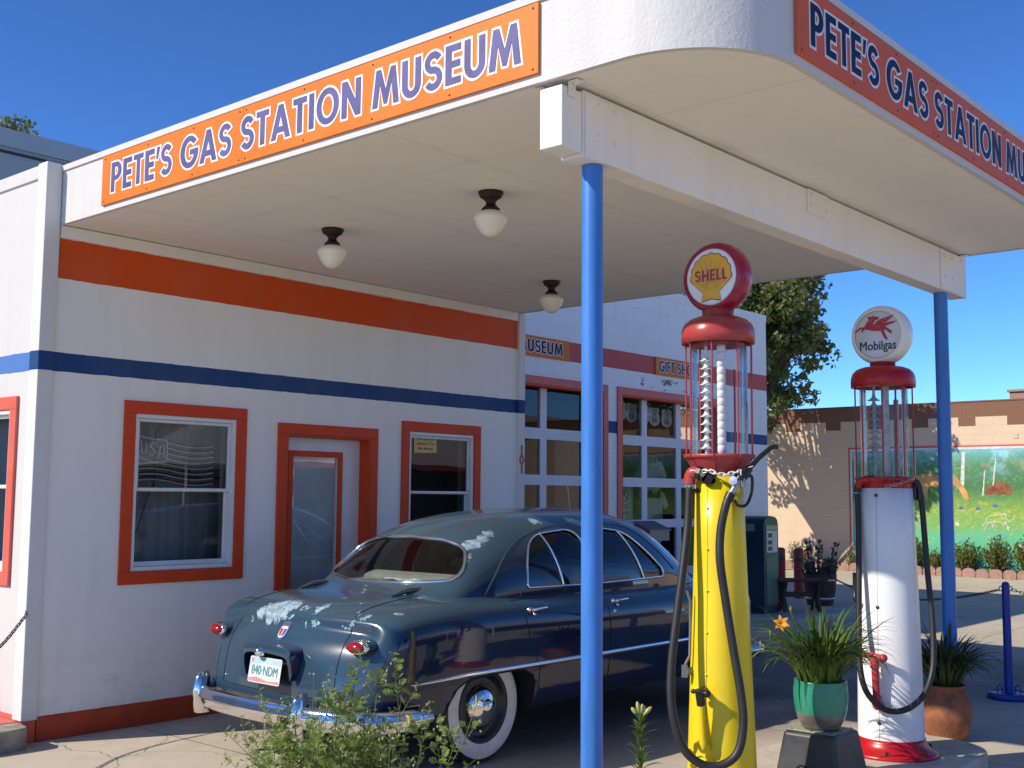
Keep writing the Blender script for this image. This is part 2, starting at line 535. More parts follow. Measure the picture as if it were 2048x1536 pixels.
def _glyphs():
    g = {}
    g['P'] = (.60, [[(0, 0), (.2, 0), (.2, .38), (.29, .38)] + _arc(.29, .69, .31, .31, -90, 90)[1:-1] + [(.29, 1), (0, 1)],
                    [(.2, .54), (.27, .54)] + _arc(.27, .69, .13, .15, -90, 90)[1:-1] + [(.27, .84), (.2, .84)]])
    g['E'] = (.50, [[(0, 0), (.5, 0), (.5, .17), (.2, .17), (.2, .42), (.48, .42), (.48, .59), (.2, .59), (.2, .83), (.5, .83), (.5, 1), (0, 1)]])
    g['F'] = (.48, [[(0, 0), (.2, 0), (.2, .40), (.45, .40), (.45, .57), (.2, .57), (.2, .83), (.48, .83), (.48, 1), (0, 1)]])
    g['T'] = (.56, [[(.18, 0), (.38, 0), (.38, .83), (.56, .83), (.56, 1), (0, 1), (0, .83), (.18, .83)]])
    g["'"] = (.16, [[(0, .62), (.10, .62), (.20, 1), (.04, 1)]])
    g['S'] = (.60, [_stroke(_arc(.30, .715, .205, .195, 24, 270, 16) + _arc(.295, .305, .215, .215, 90, -150, 16)[1:], .175)])
    g['G'] = (.90, [_arc(.46, .5, .46, .51, 38, 352, 26) + [(.918, .56), (.50, .56), (.50, .40), (.69, .40)] + _arc(.47, .5, .255, .335, 332, 44, 20)])
    g['A'] = (.84, [[(0, 0), (.21, 0), (.27, .19), (.57, .19), (.63, 0), (.84, 0), (.52, 1), (.32, 1)], [(.325, .36), (.42, .67), (.515, .36)]])
    g['I'] = (.20, [[(0, 0), (.2, 0), (.2, 1), (0, 1)]])
    g['O'] = (.90, [_arc(.45, .5, .45, .51, 0, 360, 32)[:-1], _arc(.45, .5, .245, .335, 0, 360, 28)[:-1]])
    g['N'] = (.72, [[(0, 0), (.19, 0), (.19, .60), (.53, 0), (.72, 0), (.72, 1), (.53, 1), (.53, .42), (.20, 1), (0, 1)]])
    g['M'] = (.96, [[(0, 0), (.19, 0), (.27, .60), (.42, .05), (.54, .05), (.69, .60), (.77, 0), (.96, 0), (.83, 1), (.655, 1), (.48, .44), (.305, 1), (.13, 1)]])
    g['U'] = (.66, [[(0, 1), (0, .33)] + _arc(.33, .33, .33, .345, 180, 360)[1:] + [(.66, 1), (.46, 1), (.46, .34)] + _arc(.33, .34, .13, .17, 360, 180)[1:] + [(.2, 1)]])
    g['H'] = (.68, [[(0, 0), (.2, 0), (.2, .41), (.48, .41), (.48, 0), (.68, 0), (.68, 1), (.48, 1), (.48, .59), (.2, .59), (.2, 1), (0, 1)]])
    g['L'] = (.46, [[(0, 0), (.46, 0), (.46, .17), (.2, .17), (.2, 1), (0, 1)]])
    for k in g: g[k] = (g[k][0], [_orient(l, i == 0) for i, l in enumerate(g[k][1])])
    return g

def _orient(l, ccw):
    a = sum(l[i - 1][0] * l[i][1] - l[i][0] * l[i - 1][1] for i in range(len(l)))
    return l if (a > 0) == ccw else l[::-1]

def grow(loop, d):
    out = []
    n = len(loop)
    for i in range(n):
        p, c, q = loop[i - 1], loop[i], loop[(i + 1) % n]
        e1 = Vector((c[0] - p[0], c[1] - p[1])); e2 = Vector((q[0] - c[0], q[1] - c[1]))
        if e1.length < 1e-7 or e2.length < 1e-7:
            out.append(c); continue
        e1.normalize(); e2.normalize()
        n1 = Vector((e1.y, -e1.x)); n2 = Vector((e2.y, -e2.x))
        b = n1 + n2
        if b.length < 1e-4: out.append(c); continue
        b.normalize()
        k = d / max(0.55, b.dot(n1))
        out.append((c[0] + b.x * k, c[1] + b.y * k))
    return out

GLYPH = _glyphs()

def sign_text(txt, width, height, gap=0.11, space=0.34):
    """list of glyph loop sets laid out left to right, scaled to width x height"""
    x = 0; items = []
    for ch in txt:
        if ch == ' ': x += space; continue
        w, loops = GLYPH[ch]
        items.append((x, loops)); x += w + gap
    tot = x - gap
    sx, sy = width / tot, height
    return [[[((x0 + px) * sx, py * sy) for px, py in l] for l in loops] for x0, loops in items]

def letters(txt, width, height, fn, t, parent, mat, edge=0.0, edge_mat=None, name='lettering', gap=0.11, space=0.34):
    items = sign_text(txt, width, height, gap, space)
    if edge:
        mb = MB()
        for k, loops in enumerate(items):
            q = t + 0.0006 * (k % 3)
            mb.prism(grow(loops[0], edge), fn, q, q, [grow(l, edge) for l in loops[1:]])
        mb.build(name + '_outline', edge_mat, parent, recalc=False)
    mb = MB()
    for k, loops in enumerate(items): mb.prism(loops[0], fn, t + 0.0024 + 0.0004 * (k % 2), t + 0.0024 + 0.0004 * (k % 2), loops[1:])
    return mb.build(name, mat, parent, recalc=False)

def font_mesh(txt, size, fn, t, mat, parent, name='lettering', bold=0.0, sx=1.0, align='CENTER', depth=0.0008, fat=0.0):
    cu = bpy.data.curves.new(name, 'FONT')
    cu.body = txt; cu.size = size; cu.align_x = align; cu.align_y = 'CENTER'
    cu.offset = bold * size; cu.resolution_u = 3
    tmp = bpy.data.objects.new('tmp_text', cu)
    COL.objects.link(tmp)
    dg = bpy.context.evaluated_depsgraph_get()
    me0 = bpy.data.meshes.new_from_object(tmp.evaluated_get(dg))
    v = [p.co.copy() for p in me0.vertices]; f = [list(p.vertices) for p in me0.polygons]
    bpy.data.objects.remove(tmp); bpy.data.curves.remove(cu); bpy.data.meshes.remove(me0)
    mb = MB()
    mb.add([fn(p.x * sx, p.y, t + depth) for p in v], f)
    if fat:            # extra weight: the same letters again a hair to each side, one film above the other
        for k, (dx, dy) in enumerate(((-1, 0), (1, 0), (0, -1), (0, 1))):
            mb.add([fn(p.x * sx + dx * fat * size, p.y + dy * fat * size, t + depth + 0.00012 * (k + 1)) for p in v], f)
    if parent == 'mb': return mb
    return mb.build(name, mat, parent, recalc=False)
X3, Y3, Z3 = Vector((1, 0, 0)), Vector((0, 1, 0)), Vector((0, 0, 1))

# ------------------------------------------------------------------ ground
def ground_material():
    b = NB('worn_concrete')
    p = b.pos()
    x, y, z = b.xyz(p)
    n1 = b.noise(0.35, 6, 0.6, vec=p)
    n2 = b.noise(3.0, 6, 0.65, vec=p)
    n3 = b.noise(160.0, 2, 0.6, vec=p)
    col = b.mix(b.step(n1, 0.3, 0.7), (0.52, 0.45, 0.335), (0.60, 0.525, 0.405))
    col = b.mix(b.math('MULTIPLY', b.step(n2, 0.42, 0.72), 0.45), col, (0.40, 0.35, 0.275))
    col = b.mix(b.math('MULTIPLY', b.step(n3, 0.5, 0.75), 0.35), col, (0.24, 0.21, 0.18))
    # dark stains where cars stand, with canopy shade painted into the concrete
    stain_shade = b.math('MULTIPLY', b.step(y, -5.6, -3.4), b.math('SUBTRACT', 1.0, b.step(y, -0.9, -0.3)))
    stain_shade = b.math('MULTIPLY', stain_shade, b.math('MULTIPLY', b.step(x, 0.6, 2.4), b.math('SUBTRACT', 1.0, b.step(x, 7.6, 9.6))))
    stain_shade = b.math('MULTIPLY', stain_shade, b.step(b.noise(0.9, 5, 0.6, vec=p), 0.15, 0.55))
    stain_shade = b.math('MULTIPLY', stain_shade, b.step(b.math('ADD', b.math('MULTIPLY', x, 0.35), y), -2.9, -1.4))
    col = b.mix(b.math('MULTIPLY', stain_shade, 0.80), col, (0.10, 0.093, 0.085))
    # cracks
    v = b.new('ShaderNodeTexVoronoi', feature='DISTANCE_TO_EDGE')
    v.inputs['Scale'].default_value = 0.42
    dv = b.new('ShaderNodeVectorMath', operation='ADD')
    nn = b.new('ShaderNodeTexNoise'); nn.inputs['Scale'].default_value = 1.6; nn.inputs['Detail'].default_value = 5
    b.L.new(p, nn.inputs['Vector'])
    sc = b.new('ShaderNodeVectorMath', operation='SCALE'); sc.inputs['Scale'].default_value = 0.7
    b.L.new(nn.outputs['Color'], sc.inputs[0]); b.L.new(p, dv.inputs[0]); b.L.new(sc.outputs[0], dv.inputs[1])
    b.L.new(dv.outputs[0], v.inputs['Vector'])
    crack = b.math('MULTIPLY', b.math('LESS_THAN', v.outputs['Distance'], 0.0016), b.step(b.noise(0.5, 2, vec=p), 0.50, 0.58))
    # saw-cut joints every 3 m
    def joint(c, off):
        f = b.math('ABSOLUTE', b.math('SUBTRACT', b.math('FRACT', b.math('DIVIDE', b.math('ADD', c, off), 3.05)), 0.5))
        return b.math('LESS_THAN', f, 0.0022)
    j = b.math('MAXIMUM', joint(x, 0.7), joint(y, 1.02))
    line = b.math('MAXIMUM', crack, j)
    col = b.mix(b.math('MULTIPLY', line, 0.75), col, (0.09, 0.08, 0.07))
    h = b.math('ADD', b.math('MULTIPLY', b.noise(70.0, 5, 0.7, vec=p), 0.7), b.math('MULTIPLY', b.noise(5.0, 3, vec=p), 1.2))
    h = b.math('SUBTRACT', h, b.math('MULTIPLY', line, 0.8))
    b.principled(Base_Color=col, Roughness=0.85, Normal=b.bump(h, 0.45, 0.008))
    return b.m

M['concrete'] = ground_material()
M['curb'] = simple('grey_concrete', (0.33, 0.29, 0.23), 0.85, var=0.35, scale=9, bump=0.4, bscale=90)
M['island'] = simple('pale_concrete', (0.56, 0.49, 0.38), 0.85, var=0.22, scale=4, bump=0.35, bscale=90)

def build_ground():
    mb = MB()
    mb.add([(-300, -300, 0), (600, -300, 0), (600, 500, 0), (-300, 500, 0)], [(0, 1, 2, 3)])
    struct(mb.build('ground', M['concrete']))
    # pump island: low slab with rounded ends
    pts = []
    x0, x1, y0, y1 = -0.4, 3.86, -5.02, -3.92
    r = 0.40
    pts += _arc(x1 - r, y0 + r, r, r, -90, 0, 8) + _arc(x1 - r, y1 - r, r, r, 0, 90, 8)
    pts += _arc(x0 + r, y1 - r, r, r, 90, 180, 8) + _arc(x0 + r, y0 + r, r, r, 180, 270, 8)
    mb = MB()
    mb.prism(pts, lambda x, y, t: Vector((x, y, t)), -0.05, 0.12)
    struct(mb.build('pump_island_pavement', M['island'], bevel=0.015, seg=3, merge=0.0005))
    mb = MB()
    mb.prism([(9.8, -0.38), (14.2, -0.38), (14.2, 2.3), (11.94, 2.3), (11.94, 0.992), (9.8, 0.992)], lambda x, y, t: Vector((x, y, t)), -0.05, 0.09)
    struct(mb.build('concrete_pavement', M['island'], bevel=0.012, merge=0.0005))
    # planting strip under the mural wall
    mb = MB(); mb.box(21.62, 21.995, -6, 9, -0.05, 0.07)
    struct(mb.build('planting_bed_ground', simple('dry_soil', (0.16, 0.115, 0.075), 0.9, var=0.4, scale=12, bump=0.5)))

build_ground()

# ------------------------------------------------------------------ office
def sash_window(parent, fn, x0, x1, z0, z1, zmid, trim, matt, tag_label=None):
    """double-hung window; outer size of the trim given"""
    w = MB()
    rect_frame(w, fn, x0, x1, z0, z1, trim, 0.0015, 0.022)
    win = w.build('window', matt, parent, bevel=0.004)
    a0, a1, b0, b1 = x0 + trim, x1 - trim, z0 + trim, z1 - trim
    f = MB()
    rect_frame(f, fn, a0 + 0.001, a1 - 0.001, b0 + 0.001, b1 - 0.001, 0.030, -0.07, 0.008)
    rect_frame(f, fn, a0 + 0.032, a1 - 0.032, zmid - 0.012, b1 - 0.032, 0.024, -0.045, -0.020)
    rect_frame(f, fn, a0 + 0.032, a1 - 0.032, b0 + 0.032, zmid + 0.012, 0.028, -0.066, -0.047, wb=0.034)
    f.build('window_frame', M['door_white'], win, bevel=0.003)
    p = MB()
    for (c, d, t) in ((zmid + 0.012, b1 - 0.056, -0.033), (b0 + 0.066, zmid - 0.016, -0.057)):
        q = [(a0 + 0.056, c), (a1 - 0.056, c), (a1 - 0.056, d), (a0 + 0.056, d)]
        p.add([fn(u, v, t) for u, v in q], [(0, 1, 2, 3)])
    p.build('pane', M['pane'], win)
    return win

def build_office():
    t = thing('office_building', (2.5, 0, 0), 'white gas station office with red trimmed windows and blue and orange stripes', 'building')
    fn = frame((0, 0, 0), X3, Z3)            # x to the right along the front, t towards the camera
    T = 0.09
    holes = [(0.7335, 1.611, 1.09, 2.228), (2.10, 2.998, 0.02, 2.139), (3.4715, 4.3265, 1.09, 2.228)]
    mb = MB(); wall_panel(mb, fn, 0.004, 5.05, 0.0, 3.90, holes, 0.2)
    mb.build('wall', M['office_wall'], t, merge=0.0005)
    # left flank
    fl = frame((-0.003, -0.002, 0), -Y3, Z3)
    mb = MB(); wall_panel(mb, fl, -6.0, 0.0, 0.0, 3.899, [(-1.25, -0.347, 1.104, 2.224)], 0.09)
    mb.build('side_wall', M['side_wall'], t, merge=0.0005)
    mb = MB()
    mb.box(4.85, 5.05, 0.2, 6.0, 0, 3.90); mb.box(0.2, 4.85, 5.8, 6.0, 0, 3.9)
    mb.build('rear_wall', M['side_wall'], t)
    mb = MB(); mb.box(0.2, 4.85, 0.2, 5.8, 3.62, 3.74)
    mb.build('roof', simple('tar_roof', (0.12, 0.12, 0.12), 0.9), t)
    # parapet cap on the flank
    mb = MB(); mb.box(-0.018, 0.21, 0.11, 6.02, 3.822, 3.915)
    mb.build('parapet_cap', M['fascia'], t, bevel=0.004)
    # corner board and far corner strip
    mb = MB(); mb.box(-0.024, 0.091, -0.026, 0.105, 0.148, 3.925)
    mb.build('corner_board', M['white_trim'], t, bevel=0.008)
    mb = MB(); mb.box(4.962, 5.058, -0.03, 0.07, 0.0, 3.49)
    mb.build('corner_board', M['white_trim'], t, bevel=0.006)
    # skirting band stands a little proud
    mb = MB(); mb.box(0.091, 2.09, -0.012, -0.001, 0.0, 0.160); mb.box(3.01, 4.96, -0.012, -0.001, 0.0, 0.160)
    mb.build('base_band', simple('base_red_paint', BASE, 0.55, var=0.2, scale=5, bump=0.2), t, bevel=0.003)
    sash_window(t, fn, 0.643, 1.701, 1.0, 2.318, 1.680, 0.0905, M['trim_red'])
    sash_window(t, fn, 3.381, 4.417, 1.0, 2.318, 1.680, 0.0905, M['trim_red'])
    sash_window(t, fl, -1.34, -0.257, 1.014, 2.314, 1.690, 0.0905, M['trim_red_faded'])
    # door, set back in a red jamb
    d = MB(); rect_frame(d, fn, 2.010, 3.088, 0.02, 2.229, 0.0905, 0.0015, 0.024, bottom=False)
    door = d.build('door', M['trim_red'], t, bevel=0.004)
    j = MB(); rect_frame(j, fn, 2.1015, 2.9965, 0.02, 2.1375, 0.012, -0.198, 0.018, bottom=False)
    j.build('jamb', M['trim_red'], door)
    s = MB(); wall_panel(s, frame((0, 0.105, 0), X3, Z3), 2.115, 2.984, 0.03, 2.124, [(2.255, 2.735, 0.22, 1.965)], 0.04)
    s.build('door_panel', M['door_white'], door, merge=0.0005)
    fd = frame((0, 0.105, 0), X3, Z3)
    g = MB(); rect_frame(g, fd, 2.205, 2.785, 0.17, 2.015, 0.049, 0.001, 0.014)
    g.build('glass_frame', M['trim_red'], door, bevel=0.003)
    p = MB(); p.add([fd(u, v, -0.012) for u, v in ((2.254, 0.219), (2.736, 0.219), (2.736, 1.966), (2.254, 1.966))], [(0, 1, 2, 3)])
    p.build('pane', M['pane'], door)
    bl = MB()
    zz = 0.24
    while zz < 1.94:
        bl.add([fd(2.26, zz, -0.040), fd(2.73, zz, -0.040), fd(2.73, zz + 0.019, -0.030), fd(2.26, zz + 0.019, -0.030)], [(0, 1, 2, 3)])
        zz += 0.0185
    bl.build('blind', simple('blind_slats', (0.82, 0.83, 0.85), 0.5), door, recalc=False)
    k = MB(); k.lathe([(0.0, 0.06), (0.022, 0.058), (0.028, 0.042), (0.02, 0.028), (0.011, 0.02), (0.011, 0), (0.026, 0)], (2.90, 0.105, 0.98), 16, (0, -1, 0))
    k.build('handle', M['steel'], door)
    # room behind
    r = MB(); r.box(0.21, 4.84, 0.21, 3.2, 0.03, 3.3); del r.f[2], r.sm[2], r.mi[2]      # open towards the windows
    r.build('room_lining', M['room_gray'], t)
    c = MB()
    rows = []
    for i in range(90):
        x = 0.55 + 1.25 * i / 89
        y = 0.40 + 0.035 * math.sin(x * 38) + 0.015 * math.sin(x * 91)
        rows.append([Vector((x, y, z)) for z in (0.85, 1.6, 2.42)])
    c.grid(rows)
    c.build('curtain', M['curtain'], t, recalc=False)

build_office()

def build_office_bits():
    # curb along the flank with a red top
    mb = MB()
    pts = [(-0.62, 6.0), (-0.62, -0.06), (-0.54, -0.19), (-0.20, -0.205), (-0.06, -0.19), (-0.025, -0.12), (-0.025, 6.0)]
    mb.prism(pts, lambda x, y, t: Vector((x, y, t)), -0.03, 0.142)
    c = mb.build('concrete_curb', M['curb'], bevel=0.02, seg=3, merge=0.0005, loc=(-0.3, 0, 0))
    tag(c, 'rough grey concrete curb with a red painted top at the left corner of the office', 'curb')
    mb = MB()
    mb.prism([(-0.60, 5.9), (-0.60, 0.06), (-0.03, 0.02), (-0.03, 5.9)], lambda x, y, t: Vector((x, y, t)), 0.142, 0.146)
    mb.build('painted_top', M['trim_red_faded'], c)
    # house number 1 0 1, each digit screwed on separately
    fn = frame((0, -0.030, 0), X3, Z3)
    for ch, z, lab in (('1', 2.105, 'red house number digit 1, topmost of the three on the office corner board'),
                       ('0', 2.012, 'red house number digit 0 in the middle on the office corner board'),
                       ('1', 1.918, 'red house number digit 1, lowest of the three on the office corner board')):
        th = thing('house_number', (5.008, -0.031, z), lab, 'house number', 'house number digits on the office corner')
        f2 = frame((5.008, -0.0305, z), X3, Z3)
        mb = font_mesh(ch, 0.128, f2, 0, M['trim_red_faded'], 'mb', bold=0.03, fat=0.03, sx=1.1)
        mb.build('digit', simple('digit_red', (0.45, 0.03, 0.04), 0.4), th, recalc=False)
    # yellow notice taped inside the right window
    f3 = frame((3.72, 0.0285, 2.125), X3, Z3)
    mb = MB(); mb.add([f3(x, y, 0) for x, y in ((-0.150, -0.088), (0.142, -0.078), (0.135, 0.086), (-0.150, 0.080))], [(0, 1, 2, 3)])
    n = mb.build('paper_notice', simple('yellow_paper', (0.75, 0.50, 0.16), 0.8), loc=(3.72, 0.0285, 2.125))
    tag(n, 'yellow paper notice taped at the top of the window right of the door', 'notice')
    for k, s in enumerate(('Please Use Other', 'Entrance To The', 'Main Museum')):
        font_mesh(s, 0.034, frame((3.718, 0.0285, 2.170 - 0.045 * k), X3, Z3), 0.0006, M['black'], n, name='writing', bold=0.015)
    # unlit flag-shaped neon sign hanging in the left window
    t = thing('neon_sign', (1.17, 0.16, 1.95), 'unlit flag shaped neon sign reading USA hanging in the left window', 'neon sign')
    gw = simple('clear_neon_tube', (0.75, 0.75, 0.75), 0.25); gr = simple('dark_red_neon_tube', (0.16, 0.02, 0.025), 0.3)
    Yn = 0.13
    def wave(x): return 0.020 * math.sin((x - 0.78) * 8.5)
    wt, rt, st = MB(), MB(), MB()
    for k in range(8):
        z = 2.035 - 0.041 * k
        xs = 1.10 if k < 4 else 0.85
        mb = wt if k % 2 else rt
        for off, m2 in ((0, rt), (-0.014, wt)):
            pts = [(xs + (1.50 - xs) * i / 24, Yn, z + off + wave(xs + (1.50 - xs) * i / 24)) for i in range(25)]
            m2.tube(pts, 0.0048, 6)
        rt.tube([(1.50, Yn, z + wave(1.50)), (1.515, Yn, z - 0.005), (1.512, Yn, z - 0.032)], 0.006, 6)
    wt.tube([(0.84, Yn, 2.075), (0.95, Yn, 2.055), (1.075, Yn, 2.05), (1.09, Yn, 2.035), (1.09, Yn, 1.90), (1.07, Yn, 1.885), (0.95, Yn, 1.885), (0.86, Yn, 1.92), (0.84, Yn, 1.96), (0.835, Yn, 2.03)], 0.006, 6)
    for path in ([(0.868, 2.035), (0.872, 1.955), (0.885, 1.94), (0.905, 1.945), (0.912, 1.965), (0.908, 2.03)],
                 [(0.985, 2.015), (0.965, 2.03), (0.945, 2.02), (0.945, 1.995), (0.975, 1.975), (0.982, 1.95), (0.965, 1.93), (0.94, 1.938)],
                 [(1.01, 1.912), (1.03, 2.0), (1.045, 2.015), (1.058, 2.0), (1.062, 1.915)], [(1.015, 1.945), (1.06, 1.945)]):
        wt.tube([(x, Yn - 0.006, z) for x, z in path], 0.0055, 6)
    for x in (1.0, 1.30): st.tube([(x + 0.03, Yn + 0.02, 2.13), (x, Yn + 0.02, 2.11), (x, Yn + 0.02, 1.70)], 0.006, 6)
    for z in (1.98, 1.78): st.tube([(0.80, Yn + 0.02, z), (1.2, Yn + 0.02, z), (1.58, Yn + 0.02, z - 0.005)], 0.006, 6)
    st.tube([(1.0, Yn + 0.02, 2.13), (1.12, Yn, 2.22)], 0.0018, 5); st.tube([(1.3, Yn + 0.02, 2.12), (1.16, Yn, 2.22)], 0.0018, 5)
    st.tube([(0.98, Yn, 1.72), (0.93, Yn, 1.6), (0.90, Yn, 1.50), (0.86, Yn, 1.38), (0.80, Yn, 1.33), (0.76, Yn, 1.30)], 0.004, 6)
    st.build('frame', M['black'], t); wt.build('white_tubes', gw, t); rt.build('red_tubes', gr, t)

build_office_bits()

# ------------------------------------------------------------------ canopy
def build_canopy():
    t = thing('canopy', (2.5, -2.6, 0), 'white flat roofed canopy with a rounded front corner on two blue posts', 'canopy')
    XL, XR, YF, RC = 0.0936, 5.032, -5.3115, 0.55
    def outline(d):
        """open path: back-left, round the front, to back-right; offset d outwards"""
        a = [(XL - d, -0.001)] + [(XL + RC + (RC + d) * math.cos(R(180 + 90 * i / 20)), YF + RC + (RC + d) * math.sin(R(180 + 90 * i / 20))) for i in range(21)]
        a += [(XR - 0.12 + (0.12 + d) * math.cos(R(270 + 90 * i / 6)), YF + 0.12 + (0.12 + d) * math.sin(R(270 + 90 * i / 6))) for i in range(7)]
        return a + [(XR + d, -0.001)]
    def band(d0, d1, z0, z1):
        mb = MB()
        A, B = outline(d0), outline(d1)
        rows = [[Vector((*B[i], z0)), Vector((*B[i], z1)), Vector((*A[i], z1)), Vector((*A[i], z0))] for i in range(len(A))]
        mb.grid(rows, cv=True)
        mb.add(rows[0], [(0, 1, 2, 3)]); mb.add(rows[-1], [(0, 1, 2, 3)])
        return mb
    sl = MB()
    poly = outline(-0.031)
    sl.prism(poly, lambda x, y, q: Vector((x, y, q)), 3.502, 3.86)
    sl.build('roof_slab', M['soffit'], t, merge=0.0005)
    band(-0.03, 0.0, 3.4964, 3.872).build('fascia', M['fascia'], t, autosmooth=35)
    band(-0.06, 0.012, 3.8725, 3.9113).build('coping', M['fascia'], t, autosmooth=35)
    # hairline joints in the soffit boards
    # wall plate where the soffit meets the office front
    mb = MB(); mb.box(0.10, 4.955, -0.022, -0.0015, 3.41, 3.4955)
    mb.build('ledger', M['beam'], t, bevel=0.003)
    # beam
    b = MB()
    b.box(0.272, 5.0705, -4.438, -4.309, 3.180, 3.488)
    b.box(0.1215, 0.268, -4.434, -4.306, 3.196, 3.474)
    beam = b.build('beam', M['beam'], t, bevel=0.006)
    def plate(x0, x1, z0, z1, bolts, r):
        p = MB(); p.box(x0, x1, -4.446, -4.439, z0, z1)
        pl = p.build('plate', M['beam'], beam, bevel=0.002)
        for bx, bz in bolts:
            k = MB(); k.lathe([(r * 1.4, 0), (r * 1.4, 0.003), (r, 0.003), (r * 0.95, 0.012), (0, 0.013)], (bx, -4.446, bz), 8, (0, -1, 0), smooth=False)
            k.build('bolt', M['beam'], pl)
    plate(0.281, 0.572, 3.178, 3.468, [(0.378, 3.432), (0.507, 3.43), (0.372, 3.286), (0.507, 3.283)], 0.013)
    plate(2.447, 2.722, 3.345, 3.488, [(2.49, 3.455), (2.692, 3.455), (2.486, 3.39), (2.689, 3.39)], 0.010)
    plate(4.537, 4.852, 3.186, 3.474, [(4.609, 3.43), (4.758, 3.431), (4.607, 3.284), (4.756, 3.288)], 0.010)
    c = MB()
    for x, s in ((0.16, 1), (4.95, 1)):
        c.box(x, x + 0.05, -4.4415, -4.438, 3.43, 3.494)
        c.box(x + 0.002, x + 0.048, -4.49, -4.44, 3.491, 3.4955)
        c.box(x - 0.02, x + 0.03, -4.306, -4.26, 3.491, 3.4955)
        c.lathe([(0.010, 0), (0.009, 0.01), (0, 0.011)], (x + 0.025, -4.4415, 3.455), 6, (0, -1, 0), smooth=False)
        c.lathe([(0.013, 0), (0.013, -0.01), (0, -0.011)], (x + 0.025, -4.468, 3.491), 6, (0, 0, 1), smooth=False)
    c.build('clip_angle', M['beam'], beam)
    for x in (0.428, 4.711):
        p = MB(); p.cyl((x, -4.371, 0.0), (x, -4.371, 3.1805), 0.049, n=36)
        p.build('post', M['post_blue'], t)

build_canopy()

def station_sign(o, xd, mat_board, mat_let, label, width=3.75, cap=0.196, seamx=1.545):
    fn = frame(o, xd, Z3)
    t = thing('station_sign', fn(width / 2, 0.16, 0), label, 'sign', 'orange museum signs along the canopy edge')
    mb = MB()
    for a, c in ((0, seamx - 0.001), (seamx + 0.001, width)):
        v = [fn(x, y, q) for x in (a, c) for y in (0, 0.329) for q in (0.001, 0.016)]
        mb.add(v, [(0, 1, 3, 2), (4, 6, 7, 5), (0, 4, 5, 1), (2, 3, 7, 6), (0, 2, 6, 4), (1, 5, 7, 3)])
    mb.build('board', mat_board, t, bevel=0.0015)
    f2 = frame(fn(0.120, 0.070, 0.016), xd, Z3)
    letters("PETE'S GAS STATION MUSEUM", 3.53, cap, f2, 0.0008, t, mat_let, 0.0125, M['letter_white'])
    for x in (0.035, seamx - 0.03, seamx + 0.03, width - 0.03, 0.55, 1.05, 2.1, 2.65, 3.2):
        for y in (0.022, 0.307):
            sc = MB(); sc.lathe([(0.006, 0.016), (0.005, 0.019), (0, 0.0195)], fn(x, y, 0), 8, xd.cross(Z3))
            sc.build('screw', M['screw'], t)

station_sign((0.0936, -0.5805, 3.5361), -Y3, M['sign_orange'], M['letter_faded'],
             'sun faded orange sign with violet lettering on the sunlit left edge of the canopy')
station_sign((0.606, -5.3115, 3.5361), X3, M['sign_orange_dull'], M['letter_navy'],
             'dull orange sign with navy lettering on the shaded front edge of the canopy')

def build_lamps():
    t = thing('ceiling_lamp', (1.36, -2.89, 3.502), '', 'ceiling lamp', 'schoolhouse lamps under the canopy')
    a = MB(); a.lathe([(0.0, 0.0), (0.077, 0.0), (0.078, -0.012), (0.070, -0.022), (0.066, -0.034), (0.045, -0.046), (0.031, -0.062), (0.030, -0.078), (0.044, -0.094), (0.056, -0.104), (0.057, -0.122), (0.0, -0.122)], (1.36, -2.89, 3.502), 32)
    a.build('lamp_holder', M['bronze'], t)
    s = MB(); s.lathe([(0.050, -0.118), (0.066, -0.124), (0.088, -0.140), (0.103, -0.158), (0.1055, -0.168), (0.101, -0.178), (0.090, -0.205), (0.073, -0.235), (0.052, -0.260), (0.028, -0.276), (0.0, -0.280)], (1.36, -2.89, 3.502), 40)
    s.build('lamp_shade', simple('opal_glass', (0.86, 0.83, 0.74), 0.18, var=0.03), t)
    lab = ['ceiling lamp nearest the beam and the front post, largest of the three', 'ceiling lamp above the office door, leftmost of the three',
           'ceiling lamp by the far corner of the office, beside the near blue post']
    t['label'] = lab[0]
    for i, (x, y) in enumerate(((1.39, -1.37), (3.87, -1.33))):
        c = copy_tree(t); c.location = (x, y, 3.502); c['label'] = lab[i + 1]

build_lamps()

# ------------------------------------------------------------------ garage
def garage_door(parent, x0, x1, cols, name='overhead_door'):
    """sectional door with rows of panes, set back from the wall face"""
    fn = frame((0, 1.15, 0), X3, Z3)
    rows = [(0.72, 1.25), (1.36, 1.785), (1.905, 2.325), (2.455, 2.94)]
    holes = [(a, b, c, d) for a, b in cols for c, d in rows]
    mb = MB(); wall_panel(mb, fn, x0, x1, 0.02, 3.03, holes, 0.045)
    for z in (0.665, 1.305, 1.845, 2.39):
        v = [fn(x, zz, q) for x in (x0 + 0.01, x1 - 0.01) for zz in (z - 0.003, z + 0.003) for q in (0.0012, 0.004)]
        mb.add(v, [(0, 1, 3, 2), (4, 6, 7, 5), (0, 4, 5, 1), (2, 3, 7, 6), (0, 2, 6, 4), (1, 5, 7, 3)])
    d = mb.build(name, M['rail_white'], parent, merge=0.0003)
    g = MB()
    for a, b, c, e in holes:
        g.add([fn(u, v, -0.022) for u, v in ((a - 0.002, c - 0.002), (b + 0.002, c - 0.002), (b + 0.002, e + 0.002), (a - 0.002, e + 0.002))], [(0, 1, 2, 3)])
    g.build('pane', M['pane_dark'], d)
    return d

